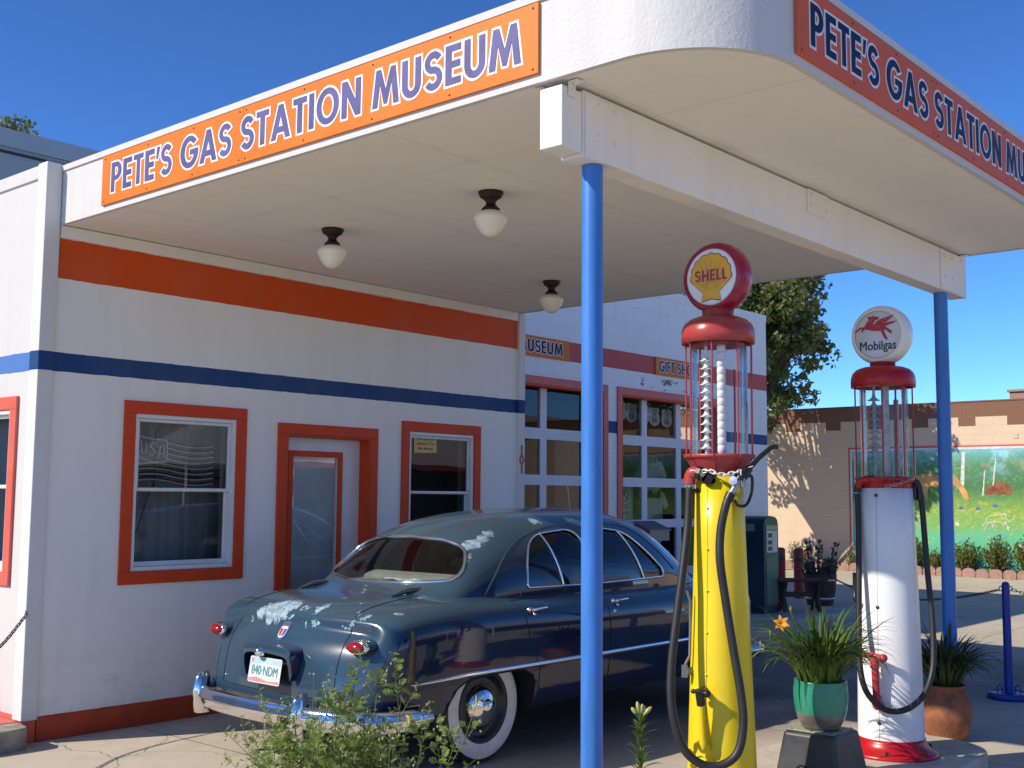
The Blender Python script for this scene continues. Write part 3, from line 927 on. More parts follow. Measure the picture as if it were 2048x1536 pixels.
def build_garage():
    t = thing('garage_building', (8.5, 1, 0), 'white painted block garage with red stripe and two glazed overhead doors behind the car', 'building')
    fn = frame((0, 1.0, 0), X3, Z3)
    mb = MB(); wall_panel(mb, fn, 5.06, 11.92, 0, 4.42, [(5.2, 7.75, 0.0, 2.93), (8.15, 10.55, 0.0, 2.93)], 0.14)
    mb.build('wall', M['garage_wall'], t, merge=0.0005)
    mb = MB(); mb.box(11.72, 11.92, 1.141, 7.5, 0, 4.42); mb.box(5.06, 5.26, 1.141, 7.5, 0, 4.42); mb.box(5.261, 11.719, 7.3, 7.5, 0, 4.42)
    mb.build('side_wall', M['garage_wall'], t)
    mb = MB(); mb.box(5.27, 11.71, 1.142, 7.29, 4.0, 4.15)
    mb.build('roof', simple('garage_tar_roof', (0.12, 0.12, 0.12), 0.9), t)
    mb = MB(); mb.box(5.05, 11.928, 0.992, 1.146, 4.335, 4.43)
    mb.build('parapet_cap', M['garage_wall'], t, bevel=0.004)
    d1 = garage_door(t, 5.16, 7.79, [(5.24, 5.90), (6.02, 6.72), (6.84, 7.54)])
    d2 = garage_door(t, 8.11, 10.59, [(8.17, 8.82), (8.94, 9.64), (9.76, 10.46)])
    for d, x0, x1 in ((d1, 5.10, 7.85), (d2, 8.05, 10.65)):
        f = MB(); rect_frame(f, fn, x0, x1, 0.0, 3.045, 0.095, 0.0015, 0.02, bottom=False)
        f.build('door_trim', M['trim_red_faded'], d, bevel=0.004)
        f = MB(); rect_frame(f, fn, x0 + 0.096, x1 - 0.096, 0.0, 2.949, 0.022, -0.139, 0.012, bottom=False)
        f.build('door_jamb', M['trim_red'], d)
    r = MB(); r.box(5.27, 11.71, 1.25, 6.0, 0.03, 3.95); del r.f[2], r.sm[2], r.mi[2]
    r.build('room_lining', simple('garage_room_paint', (0.16, 0.15, 0.135), 0.85, var=0.3, scale=1.2), t)
    # posted letter boards on the red stripe
    for x0, x1, txt, tw, tx, lab in ((5.55, 7.06, 'MUSEUM', 0.83, 6.095, 'amber MUSEUM sign on the garage, partly hidden by the office corner'),
                                     (8.90, 10.06, 'GIFT SHOP', 0.92, 8.97, 'amber GIFT SHOP sign over the right garage door')):
        s = thing('wall_sign', ((x0 + x1) / 2, 0.99, 3.38), lab, 'sign', 'amber signs on the garage stripe')
        m = MB(); m.box(x0, x1, 0.978, 0.998, 3.268, 3.506)
        m.build('board', M['sign_amber'], s, bevel=0.002)
        letters(txt, tw, 0.148, frame((tx, 0.978, 3.315), X3, Z3), 0.0008, s, M['letter_navy'], 0.009, M['letter_white'])

build_garage()

def build_garage_contents():
    black = M['black']
    plate_m = simple('sign_white_enamel', (0.66, 0.67, 0.66), 0.5, var=0.08)
    def shield(x, y, z, s, lab, first=None):
        o = thing('road_sign', (x, y, z), lab, 'road sign', 'route 66 shields hanging in the garage doors')
        pts = [(-.42, .46), (-.26, .50), (0, .46), (.26, .50), (.42, .46), (.47, .34), (.43, .20), (.50, .0), (.49, -.22), (.36, -.40), (.12, -.46), (0, -.52), (-.12, -.46), (-.36, -.40), (-.49, -.22), (-.50, .0), (-.43, .20), (-.47, .34)]
        fn = frame((x, y, z), X3, Z3)
        m = MB(); m.prism([(a * s, b * s) for a, b in pts], fn, 0, 0.006)
        m.build('plate', plate_m, o)
        l = font_mesh('US', s * 0.20, frame((x, y, z + s * 0.12), X3, Z3), 0.0065, black, 'mb', bold=0.02)
        v = font_mesh('66', s * 0.50, frame((x, y, z - s * 0.16), X3, Z3), 0.0065, black, 'mb', bold=0.012)
        l.add(v.v, v.f)
        c = font_mesh('ARIZONA', s * 0.13, frame((x, y, z + s * 0.34), X3, Z3), 0.0065, black, 'mb', bold=0.01)
        l.add(c.v, c.f)
        l.add([fn(a * s, b * s, 0.0068) for a, b in ((-.42, .225), (.42, .225), (.42, .24), (-.42, .24))], [(0, 1, 2, 3)])
        l.build('lettering', black, o, recalc=False)
        return o
    labs = ['route 66 shield, first from the left in the top row of the right garage door', 'route 66 shield, second from the left in the top row of the right garage door',
            'route 66 shield, third in the top row, just right of the first mullion', 'route 66 shield, fourth in the top row of the right garage door',
            'route 66 shield, fifth in the top row, left of the second mullion', 'route 66 shield, last in the top row, partly behind the yellow pump']
    for k, x in enumerate((8.54, 8.82, 9.08, 9.36, 9.63, 9.98)): shield(x, 1.30 + 0.02 * (k % 2), 2.775 - 0.01 * k, 0.255, labs[k])
    shield(9.40, 1.32, 1.105, 0.235, 'route 66 shield standing alone in the bottom row of the right garage door')
    shield(9.02, 1.42, 0.80, 0.28, 'route 66 shield low in the bottom row behind the car window post')
    # no-parking bike lane sign
    o = thing('road_sign', (8.66, 1.33, 1.55), 'white no parking BIKE LANE sign in the right garage door', 'road sign')
    fn = frame((8.66, 1.33, 1.55), X3, Z3)
    m = MB(); m.prism([(-.20, -.26), (.20, -.26), (.20, .26), (-.20, .26)], fn, 0, 0.005); m.build('plate', plate_m, o)
    red = simple('sign_red', (0.35, 0.05, 0.04), 0.5)
    m = MB(); f2 = frame((8.66, 1.33, 1.69), X3, Z3)
    m.prism(_arc(0, 0, .10, .10, 0, 360, 28)[:-1], f2, 0.0055, 0.0062, [_arc(0, 0, .085, .085, 360, 0, 28)[:-1]])
    m.obox(f2(0, 0, 0.0066), (0.707, 0, -0.707), (0, 1, 0), (0.707, 0, 0.707), 0.088, 0.0003, 0.008)
    for s, z, q in (('BIKE', 1.525, 0.085), ('LANE', 1.44, 0.085)):
        c = font_mesh(s, q, frame((8.66, 1.33, z), X3, Z3), 0.0055, red, 'mb', bold=0.015); m.add(c.v, c.f)
    m.build('lettering', red, o, recalc=False)
    font_mesh('P', 0.16, f2, 0.0055, black, o, name='letter', bold=0.02)
    # hanging white shirts
    cloth = simple('white_shirt_cloth', (0.62, 0.62, 0.58), 0.9, var=0.1, scale=5)
    def shirt(x, z, s, lab):
        o = thing('shirt', (x, 1.55, z), lab, 'shirt', 'white shirts hanging in the right garage door')
        pts = [(-.12, .30), (-.05, .25), (.05, .25), (.12, .30), (.30, .24), (.44, .02), (.32, -.05), (.24, .06), (.245, -.36), (-.245, -.36), (-.24, .06), (-.32, -.05), (-.44, .02), (-.30, .24)]
        fn = frame((x, 1.55, z), X3, Z3)
        m = MB(); m.prism([(a * s, b * s) for a, b in pts], fn, -0.03, 0.03); m.build('body', cloth, o, bevel=0.012, seg=3)
        m = MB(); m.tube([fn(a * s, b * s, 0.032) for a, b in ((-.10, .285), (-.06, .235), (0, .215), (.06, .235), (.10, .285))], 0.007, 6); m.build('collar', cloth, o)
    shirt(9.62, 1.93, 0.8, 'white shirt hanging in the second row of the right garage door')
    shirt(9.66, 1.52, 0.8, 'white shirt hanging in the third row of the right garage door')
    # neon OPEN outline, unlit
    o = thing('neon_sign', (9.42, 1.40, 2.16), 'unlit oval neon OPEN sign in the right garage door', 'neon sign')
    m = MB(); tube_m = simple('grey_neon_tube', (0.30, 0.30, 0.30), 0.3)
    m.tube([(9.42 + 0.27 * math.cos(2 * PI * i / 28), 1.40, 2.16 + 0.11 * math.sin(2 * PI * i / 28)) for i in range(28)], 0.005, 6, closed=True)
    l = font_mesh('OPEN', 0.15, frame((9.42, 1.40, 2.16), X3, Z3), 0.0, tube_m, 'mb'); m.add(l.v, l.f)
    m.build('tubes', tube_m, o)
    # shelf with small souvenirs, cardboard, white card
    o = thing('display_shelf', (9.4, 1.75, 0.6), 'low wooden shelf with small enamel plates inside the right garage door', 'shelf')
    m = MB(); m.box(8.2, 10.5, 1.6, 2.0, 0.62, 0.66); m.box(8.2, 10.5, 1.96, 2.0, 0.66, 0.98)
    m.build('board', simple('shelf_wood', (0.20, 0.13, 0.07), 0.7), o, bevel=0.003)
    m = MB()
    for k in range(7):
        m.box(9.08 + 0.19 * k, 9.23 + 0.19 * k, 1.62, 1.63, 0.662, 0.80 + 0.05 * (k % 3))
    m.build('enamel_plates', plate_m, o)
    m = MB(); m.box(9.06, 9.20, 1.36, 1.365, 1.375, 1.60)
    tag(m.build('card', simple('white_card', (0.72, 0.72, 0.72), 0.7), loc=(9.13, 1.36, 1.38)), 'blank white card standing in the right garage door', 'card')
    m = MB(); m.box(8.3, 9.1, 2.2, 2.6, 1.40, 2.4); m.box(9.0, 10.6, 2.1, 2.7, 0.05, 0.6)
    tag(m.build('storage_cupboard', simple('beige_cupboard', (0.42, 0.38, 0.30), 0.6), bevel=0.004), 'beige cupboard behind the panes of the right garage door', 'cupboard')
    m = MB(); m.box(6.0, 7.2, 2.6, 3.0, 0.05, 2.0); m.box(6.2, 7.0, 2.4, 2.59, 1.2, 1.75)
    tag(m.build('storage_cupboard', simple('grey_cupboard', (0.30, 0.31, 0.32), 0.6), bevel=0.004), 'grey cupboard behind the panes of the left garage door', 'cupboard')
    # slope-topped metal box in front of the door
    o = thing('donation_box', (8.62, 0.86, 0), 'grey steel box with a sloping lid on a stand before the garage door', 'box')
    m = MB()
    prof = [(0, 1.10), (0.24, 1.10), (0.24, 1.33), (0.0, 1.235)]
    m.prism(prof, lambda a, c, q: Vector((8.40 + q, 0.74 + a, c)), 0, 0.44)
    gs = simple('grey_sheet_steel', (0.20, 0.21, 0.23), 0.45, metal=0.3)
    m.build('box_body', gs, o, bevel=0.004)
    m = MB(); m.prism([(-0.02, 1.232), (0.25, 1.339), (0.25, 1.349), (-0.02, 1.242)], lambda a, c, q: Vector((8.38 + q, 0.74 + a, c)), 0, 0.48)
    m.build('lid', gs, o)
    m = MB(); m.cyl((8.62, 0.87, 0), (8.62, 0.87, 1.10), 0.03); m.cyl((8.62, 0.87, 0), (8.62, 0.87, 0.02), 0.10)
    m.build('stand', gs, o)

build_garage_contents()

# ------------------------------------------------------------------ mural wall
def mural_wall_material():
    b = NB('mural_wall_paint')
    p = b.pos()
    x, y, z = b.xyz(p)
    cream, brown = (0.66, 0.50, 0.345), (0.20, 0.095, 0.055)
    f = b.math('FRACT', b.math('DIVIDE', b.math('ADD', y, 100 * 1.05 - 0.53 + 0.19), 1.05))
    tooth = b.math('LESS_THAN', f, 0.36)
    lim = b.math('SUBTRACT', 3.47, b.math('MULTIPLY', tooth, 0.20))
    top = b.math('GREATER_THAN', z, lim)
    n = b.noise(1.3, 5, 0.6, vec=p)
    c = b.mix(b.math('MULTIPLY', b.step(n, 0.4, 0.75), 0.25), cream, (0.50, 0.37, 0.25))
    c = b.mix(top, c, brown)
    br = b.new('ShaderNodeTexBrick')
    br.inputs['Scale'].default_value = 1.0; br.inputs['Brick Width'].default_value = 0.41; br.inputs['Row Height'].default_value = 0.205
    br.inputs['Mortar Size'].default_value = 0.006; br.inputs['Mortar Smooth'].default_value = 0.3
    br.inputs['Color1'].default_value = (1, 1, 1, 1); br.inputs['Color2'].default_value = (1, 1, 1, 1); br.inputs['Mortar'].default_value = (0, 0, 0, 1)
    cv = b.new('ShaderNodeCombineXYZ'); b.L.new(y, cv.inputs[0]); b.L.new(z, cv.inputs[1])
    b.L.new(cv.outputs[0], br.inputs['Vector'])
    c = b.mix(b.math('MULTIPLY', br.outputs['Fac'], 0.22), c, (0.30, 0.22, 0.15))
    bn = b.bump(br.outputs['Color'], 0.3, 0.01)
    b.principled(Base_Color=c, Roughness=0.8, Normal=bn)
    return b.m

def mural_material():
    b = NB('mural_painting')
    p = b.pos()
    x, y, z = b.xyz(p)
    st = b.scaled(p, (1, 5.0, 9.0))
    n1 = b.noise(0.8, 6, 0.7, vec=st, dist=1.2)
    n2 = b.noise(2.6, 6, 0.7, vec=b.scaled(p, (1, 1.6, 1.2)), dist=0.8)
    n3 = b.noise(6.0, 4, 0.7, vec=b.scaled(p, (1, 3.0, 0.8)))
    t = b.math('ADD', b.math('DIVIDE', z, 2.83), b.math('MULTIPLY', b.math('SUBTRACT', n2, 0.5), 0.16))
    c = b.ramp(t, [(0.0, (0.06, 0.30, 0.22)), (0.16, (0.08, 0.42, 0.24)), (0.30, (0.10, 0.48, 0.24)), (0.38, (0.16, 0.40, 0.10)), (0.50, (0.20, 0.36, 0.06)),
                   (0.60, (0.10, 0.26, 0.06)), (0.68, (0.055, 0.17, 0.05)), (0.84, (0.07, 0.22, 0.10)), (0.93, (0.12, 0.38, 0.34)), (1.0, (0.22, 0.55, 0.66))])
    hi = b.mix(b.step(n1, 0.50, 0.62), c, (0.55, 0.48, 0.06))
    zone = b.math('MULTIPLY', b.step(t, 0.28, 0.45), b.math('SUBTRACT', 1.0, b.step(t, 0.5, 0.62)))
    c = b.mix(b.math('MULTIPLY', zone, 0.75), c, hi)
    foli = b.math('MULTIPLY', b.step(t, 0.78, 0.90), b.step(n2, 0.52, 0.66))
    c = b.mix(b.math('MULTIPLY', foli, 0.75), c, (0.50, 0.26, 0.05))
    skyp = b.math('MULTIPLY', b.step(t, 0.70, 0.98), b.step(b.noise(1.5, 4, 0.6, vec=b.scaled(p, (1, 1, 1.4))), 0.52, 0.62))
    c = b.mix(skyp, c, (0.30, 0.60, 0.74))
    blue = b.math('MULTIPLY', b.math('MULTIPLY', b.step(t, 0.18, 0.3), b.math('SUBTRACT', 1.0, b.step(t, 0.34, 0.46))), b.step(n1, 0.56, 0.66))
    c = b.mix(blue, c, (0.10, 0.30, 0.60))
    gr = b.math('MULTIPLY', b.math('SUBTRACT', 1.0, b.step(t, 0.22, 0.32)), b.step(n3, 0.5, 0.7))
    c = b.mix(b.math('MULTIPLY', gr, 0.6), c, (0.16, 0.58, 0.42))
    dots = b.math('MULTIPLY', b.math('SUBTRACT', 1.0, b.step(t, 0.5, 0.6)), b.step(b.noise(9.0, 2, vec=p), 0.68, 0.72))
    c = b.mix(dots, c, (0.72, 0.50, 0.10))
    dk = b.step(b.noise(4.0, 5, 0.7, vec=b.scaled(p, (1, 1, 2.2))), 0.55, 0.75)
    c = b.mix(b.math('MULTIPLY', dk, 0.35), c, (0.03, 0.11, 0.06))
    dab = b.step(b.noise(3.2, 7, 0.75, vec=b.scaled(p, (1, 2.2, 3.2)), dist=1.5), 0.53, 0.60)
    c = b.mix(b.math('MULTIPLY', dab, 0.55), c, b.ramp(b.noise(1.3, 5, 0.7, vec=p), [(0.30, (0.05, 0.20, 0.08)), (0.45, (0.30, 0.42, 0.06)), (0.55, (0.10, 0.40, 0.30)), (0.68, (0.48, 0.40, 0.10))]))
    pale = b.step(b.noise(14.0, 4, 0.7, vec=b.scaled(p, (1, 1, 0.6))), 0.60, 0.70)
    c = b.mix(b.math('MULTIPLY', pale, 0.30), c, (0.45, 0.62, 0.38))
    b.principled(Base_Color=c, Roughness=0.7)
    return b.m

def build_mural_wall():
    t = thing('mural_building', (22, 2, 0), 'cream block wall with brown stepped top and a painted wildlife mural', 'building')
    m = MB(); m.box(22.0, 22.4, -14, 16, 0, 3.80)
    m.build('wall', mural_wall_material(), t)
    m = MB(); m.box(21.985, 22.42, -14, 16, 3.801, 3.83)
    m.build('wall_cap', simple('brown_cap', (0.18, 0.085, 0.05), 0.7), t)
    fn = frame((22, 0, 0), -Y3, Z3)         # x = -world y
    m = MB(); m.add([fn(a, c, 0.006) for a, c in ((-4.28, 0.0), (9, 0.0), (9, 2.76), (-4.28, 2.76))], [(0, 1, 2, 3)])
    mur = m.build('mural', mural_material(), t, recalc=False)
    m = MB()
    rect_frame(m, fn, -4.36, 9.05, -0.01, 2.85, 0.035, 0.002, 0.009, bottom=False)
    m.build('mural_border', simple('mural_red_line', (0.60, 0.09, 0.05), 0.6), mur)
    m = MB(); rect_frame(m, fn, -4.32, 9.01, -0.01, 2.812, 0.05, 0.002, 0.008, bottom=False)
    m.build('mural_edge', simple('mural_white_line', (0.62, 0.66, 0.68), 0.6), mur)
    # painted figures (flat paint on the wall)
    tan = simple('mural_tan', (0.58, 0.33, 0.10), 0.7, var=0.3, scale=3); brn = simple('mural_brown', (0.25, 0.085, 0.03), 0.7, var=0.5, scale=6)
    wht = simple('mural_white', (0.66, 0.66, 0.60), 0.7, var=0.35, scale=20); blu = simple('mural_blue', (0.05, 0.12, 0.45), 0.7)
    def flat(name, polys, mat, q=0.0095):
        m = MB()
        for pl in polys: m.prism(pl, fn, q, q, [])
        m.build(name, mat, mur, recalc=False)
    def at(ox, oy, s, pts): return [(ox + a * s, oy + c * s) for a, c in pts]
    elk = [(-.62, .02), (-.55, .14), (-.40, .20), (-.1, .17), (.1, .16), (.28, .22), (.42, .12), (.55, -.08), (.66, -.24), (.70, -.40), (.62, -.46), (.54, -.34), (.46, -.18), (.34, -.06), (.30, -.30), (.25, -.46), (.19, -.46), (.20, -.14),
           (.0, -.12), (-.26, -.10), (-.30, -.28), (-.28, -.46), (-.34, -.46), (-.40, -.26), (-.46, -.12), (-.48, -.30), (-.46, -.44), (-.53, -.44), (-.58, -.18)]
    flat('painted_elk', [at(-2.22, 2.05, 0.92, elk)], tan)
    bis = [(-.5, -.25), (-.5, -.02), (-.38, .10), (-.2, .12), (-.05, .26), (.12, .30), (.25, .18), (.42, .12), (.5, -.02), (.46, -.2), (.36, -.28), (.2, -.2), (.05, -.24), (-.2, -.22)]
    flat('painted_bison', [at(-0.94, 1.90, 0.56, bis)], brn)
    tr = []
    for yy, w, z0, z1, lean in ((4.18, .10, .3, 2.74, .0), (3.02, .14, .55, 1.5, .02), (2.78, .075, 1.95, 2.72, .0), (1.72, .085, 1.95, 2.70, .05), (3.15, .085, 1.9, 2.70, 0), (3.45, .07, 1.9, 2.7, 0), (1.28, .03, 1.75, 2.3, .06), (1.08, .03, 1.78, 2.55, .10), (.34, .025, 1.55, 2.2, 0), (-0.5, .06, 1.6, 2.7, .03), (-1.4, .07, 1.6, 2.7, -.03)):
        tr.append([(-yy - w / 2, z0), (-yy + w / 2, z0), (-yy + w / 2 * 0.8 + lean, z1), (-yy - w / 2 * 0.8 + lean, z1)])
    flat('painted_birches', tr, wht, 0.0085)
    wolf = MB()
    def line(pts, w=0.016):
        wolf.prism(_stroke(pts, w), fn, 0.0105, 0.0105)
    ox = -0.98
    line(at(ox, 1.24, 0.66, [(-.50, -.25), (-.40, -.12), (-.34, .05), (-.22, .12), (0, .13), (.16, .16), (.26, .19), (.30, .12)]))
    line(at(ox, 1.24, 0.66, [(.22, .17), (.28, .02), (.36, -.08), (.44, -.02), (.50, .02), (.55, .15)]))
    line(at(ox, 1.24, 0.66, [(-.36, -.05), (-.30, -.12), (-.38, -.22), (-.44, -.36)])); line(at(ox, 1.24, 0.66, [(-.30, -.12), (-.10, -.10), (-.16, -.2), (-.20, -.3)]))
    line(at(ox, 1.24, 0.66, [(-.10, -.08), (.12, -.10), (.24, -.18), (.34, -.36)])); line(at(ox, 1.24, 0.66, [(.24, -.06), (.26, -.2), (.36, -.28)]), 0.03)
    wolf.build('painted_wolf', wht, mur, recalc=False)
    birds = []
    for yy, z, s in ((1.76, 1.47, .09), (1.40, 1.46, .08), (1.02, 1.53, .09), (2.64, 1.35, .08), (.2, 1.2, .09)):
        birds.append(at(-yy, z, s, [(-.8, -.2), (-.2, -.3), (.2, -.3), (.9, .1), (.3, .1), (.2, .7), (-.1, .15), (-.5, .6), (-.35, .0)]))
    flat('painted_birds', birds, blu)
    fl = []
    for yy, z, s in ((1.17, .70, .09), (1.08, .72, .06), (.52, .68, .08), (2.55, .80, .08), (1.85, 1.12, .09), (1.95, 1.07, .07), (3.0, .75, .06)):
        fl.append(at(-yy, z, s, [(-.5, -.6), (.0, -.3), (.4, -.6), (.5, .1), (.15, .2), (.05, .9), (-.2, .2), (-.7, .5), (-.4, -.1)]))
    flat('painted_flowers', fl, wht)
    # two small vents above the mural
    cc = simple('cream_cover', (0.62, 0.47, 0.33), 0.6)
    for a, c in ((2.20, 2.28), (0.50, 0.60)):
        m = MB(); m.box(21.985, 21.999, a, c, 2.98, 3.07); m.build('wall_vent', cc, t)
    c = MB(); c.box(26, 26.7, 0.95, 1.92, 3.0, 4.34); c.box(25.95, 26.75, 0.9, 1.97, 4.341, 4.40)
    tag(c.build('chimney', wall_paint('chimney_brick', (0.36, 0.22, 0.15), block=(0.21, 0.07, 0.6)), loc=(26, 1.4, 3)), 'stub of a tan brick chimney showing above the mural wall', 'chimney')

build_mural_wall()

def build_edging():
    stone = simple('red_grey_edging', (0.36, 0.21, 0.165), 0.85, var=0.25, scale=14, bump=0.4, bscale=70)
    r2 = random.Random(3)
    first = None
    n = 26
    for k in range(n):
        y = 5.75 - 0.285 * k
        if first is None:
            m = MB()
            pts = [(-0.132, 0), (0.132, 0), (0.138, 0.10)] + _arc(0, 0.10, 0.138, 0.095, 0, 180, 12)[1:-1] + [(-0.138, 0.10)]
            m.prism(pts, lambda a, c, q: Vector((q, -a, c)), -0.045, 0.045)
            o = m.build('edging_stone', stone, local=True, bevel=0.015, seg=3, merge=0.0005)
            tag(o, 'scalloped red concrete edging stone in the row along the foot of the mural wall', 'edging stone', 'scalloped edging stones below the mural')
            first = o
        else:
            o = first.copy(); COL.objects.link(o)
        o.location = (21.57 + r2.uniform(-0.012, 0.012), y, 0.0)
        o.rotation_euler = (r2.uniform(-0.04, 0.04), r2.uniform(-0.03, 0.03), r2.uniform(-0.05, 0.05))

build_edging()

def build_grey_building():
    t = thing('metal_building', (-4, 14, 0), 'grey metal sided building rising behind the office at the left', 'building')
    sid = simple('grey_metal_siding', (0.30, 0.35, 0.39), 0.5, var=0.05, scale=1)
    m = MB(); m.box(-30, 9.6, 14.0, 20, 0, 8.25)
    m.build('wall', sid, t)
    m = MB(); m.box(-30.1, 9.65, 13.94, 20.1, 8.251, 8.60)
    m.build('roof_edge', simple('grey_metal_fascia', (0.33, 0.38, 0.42), 0.45, var=0.05, scale=1), t)
    m = MB(); m.box(-30, 9.62, 13.95, 13.999, 8.13, 8.17)
    m.build('seam', M['black'], t)

build_grey_building()
# ------------------------------------------------------------------ visible-register gas pumps
def smooth_path(pts, sub=6):
    """Catmull-Rom through the points"""
    P = [Vector(p) for p in pts]
    P = [P[0] * 2 - P[1]] + P + [P[-1] * 2 - P[-2]]
    out = []
    for i in range(1, len(P) - 2):
        for k in range(sub):
            t = k / sub
            a, b, c, d = P[i - 1], P[i], P[i + 1], P[i + 2]
            out.append(0.5 * ((2 * b) + (c - a) * t + (2 * a - 5 * b + 4 * c - d) * t * t + (3 * b - a - 3 * c + d) * t ** 3))
    out.append(P[-2])
    return out

def chain_mesh(mb, pts, link=0.036, r=0.0035, w=0.010, n1=12, n2=6):
    """oval links following a path, every other one turned a quarter"""
    P = [Vector(p) for p in pts]
    L = [0]
    for a, b in zip(P, P[1:]): L.append(L[-1] + (b - a).length)
    def at(s):
        s = max(0, min(L[-1], s))
        for i in range(len(P) - 1):
            if s <= L[i + 1]:
                return P[i].lerp(P[i + 1], (s - L[i]) / max(1e-9, L[i + 1] - L[i]))
        return P[-1]
    step = link * 0.72
    n = max(1, int(L[-1] / step))
    for k in range(n):
        c = at((k + 0.5) * step); t = (at((k + 0.5) * step + 0.01) - at((k + 0.5) * step - 0.01)).normalized()
        ref = Z3 if abs(t.z) < 0.9 else X3
        u = t.cross(ref).normalized(); v = t.cross(u)
        s = u if k % 2 else v
        h = link / 2
        ring = []
        for i in range(n1):
            a = 2 * PI * i / n1
            ring.append(c + t * ((h - w) * (1 if math.cos(a) > 0 else -1) + w * math.cos(a)) + s * (w * math.sin(a)))
        mb.tube(ring, r, n2, closed=True)
    return mb

def globe(t, x, y, zc, rad, rim_mat, face_mat):
    """two-sided glass globe: a thick rounded disc facing -x"""
    prof = [(rad * 0.80, -0.070), (rad * 0.86, -0.069), (rad * 0.93, -0.060), (rad * 0.985, -0.037), (rad, 0.0), (rad * 0.985, 0.037), (rad * 0.93, 0.060), (rad * 0.86, 0.069), (rad * 0.80, 0.070)]
    m = MB(); m.lathe(prof, (x, y, zc), 56, (-1, 0, 0), caps=False)
    g = m.build('globe', rim_mat, t)
    m = MB()
    for s in (-1, 1):
        m.lathe([(rad * 0.805, 0.063), (rad * 0.79, 0.0675), (rad * 0.74, 0.069), (0, 0.0695)], (x, y, zc), 48, (s, 0, 0), caps=False)
    m.build('globe_lens', face_mat, g)
    return g

def pump(x, y, z0, name, label, body_prof, cap_prof, funnel_prof, cyl, colors, globe_spec):
    t = thing('gas_pump', (x, y, z0), label, 'gas pump', 'old glass cylinder gas pumps')
    c_body, c_red, c_cap = colors
    m = MB(); m.lathe(body_prof, (x, y, 0), 72)
    body = m.build('body', c_body, t)
    m = MB(); m.lathe(funnel_prof, (x, y, 0), 48)
    for k in range(8):
        a = R(22 + 45 * k)
        d = Vector((math.cos(a), math.sin(a), 0))
        m.tube([Vector((x, y, 0)) + d * (r + 0.002) + Z3 * z for r, z in funnel_prof[1:-2]], 0.004, 6)
    m.build('collar', c_red, t)
    rg, z_lo, z_hi, rc = cyl
    m = MB(); m.lathe([(rg, z_lo), (rg, z_hi)], (x, y, 0), 48, caps=False)
    m.build('glass_cylinder', M['cylinder_glass'], t)
    m = MB()
    for k in range(8):
        a = R(20 + 45 * k)
        px, py = x + rc * math.cos(a), y + rc * math.sin(a)
        m.cyl((px, py, z_lo - 0.012), (px, py, z_hi + 0.01), 0.0055, n=8)
    m.build('cage_rods', c_red, t)
    m = MB(); m.lathe(cap_prof, (x, y, 0), 56)
    m.build('cap', c_cap, t)
    return t, body

def gallon_markers(t, x, y, z_lo, z_hi, mat, off, rr):
    m = MB()
    n = 12
    h = (z_hi - z_lo - 0.08) / n
    for k in range(n):
        z = z_lo + 0.03 + k * h
        m.lathe([(0.010, z + h * 0.95), (0.012, z + h * 0.55), (rr * 0.6, z + h * 0.22), (rr, z + 0.004), (rr, z), (0.010, z)], (x + off[0], y + off[1], 0), 18)
    m.cyl((x + off[0], y + off[1], z_lo), (x + off[0], y + off[1], z_hi), 0.009, n=10)
    m.build('gallon_markers', mat, t)

def rel_pts(x, y, pts): return [Vector((x + a, y + b, c)) for a, b, c in pts]

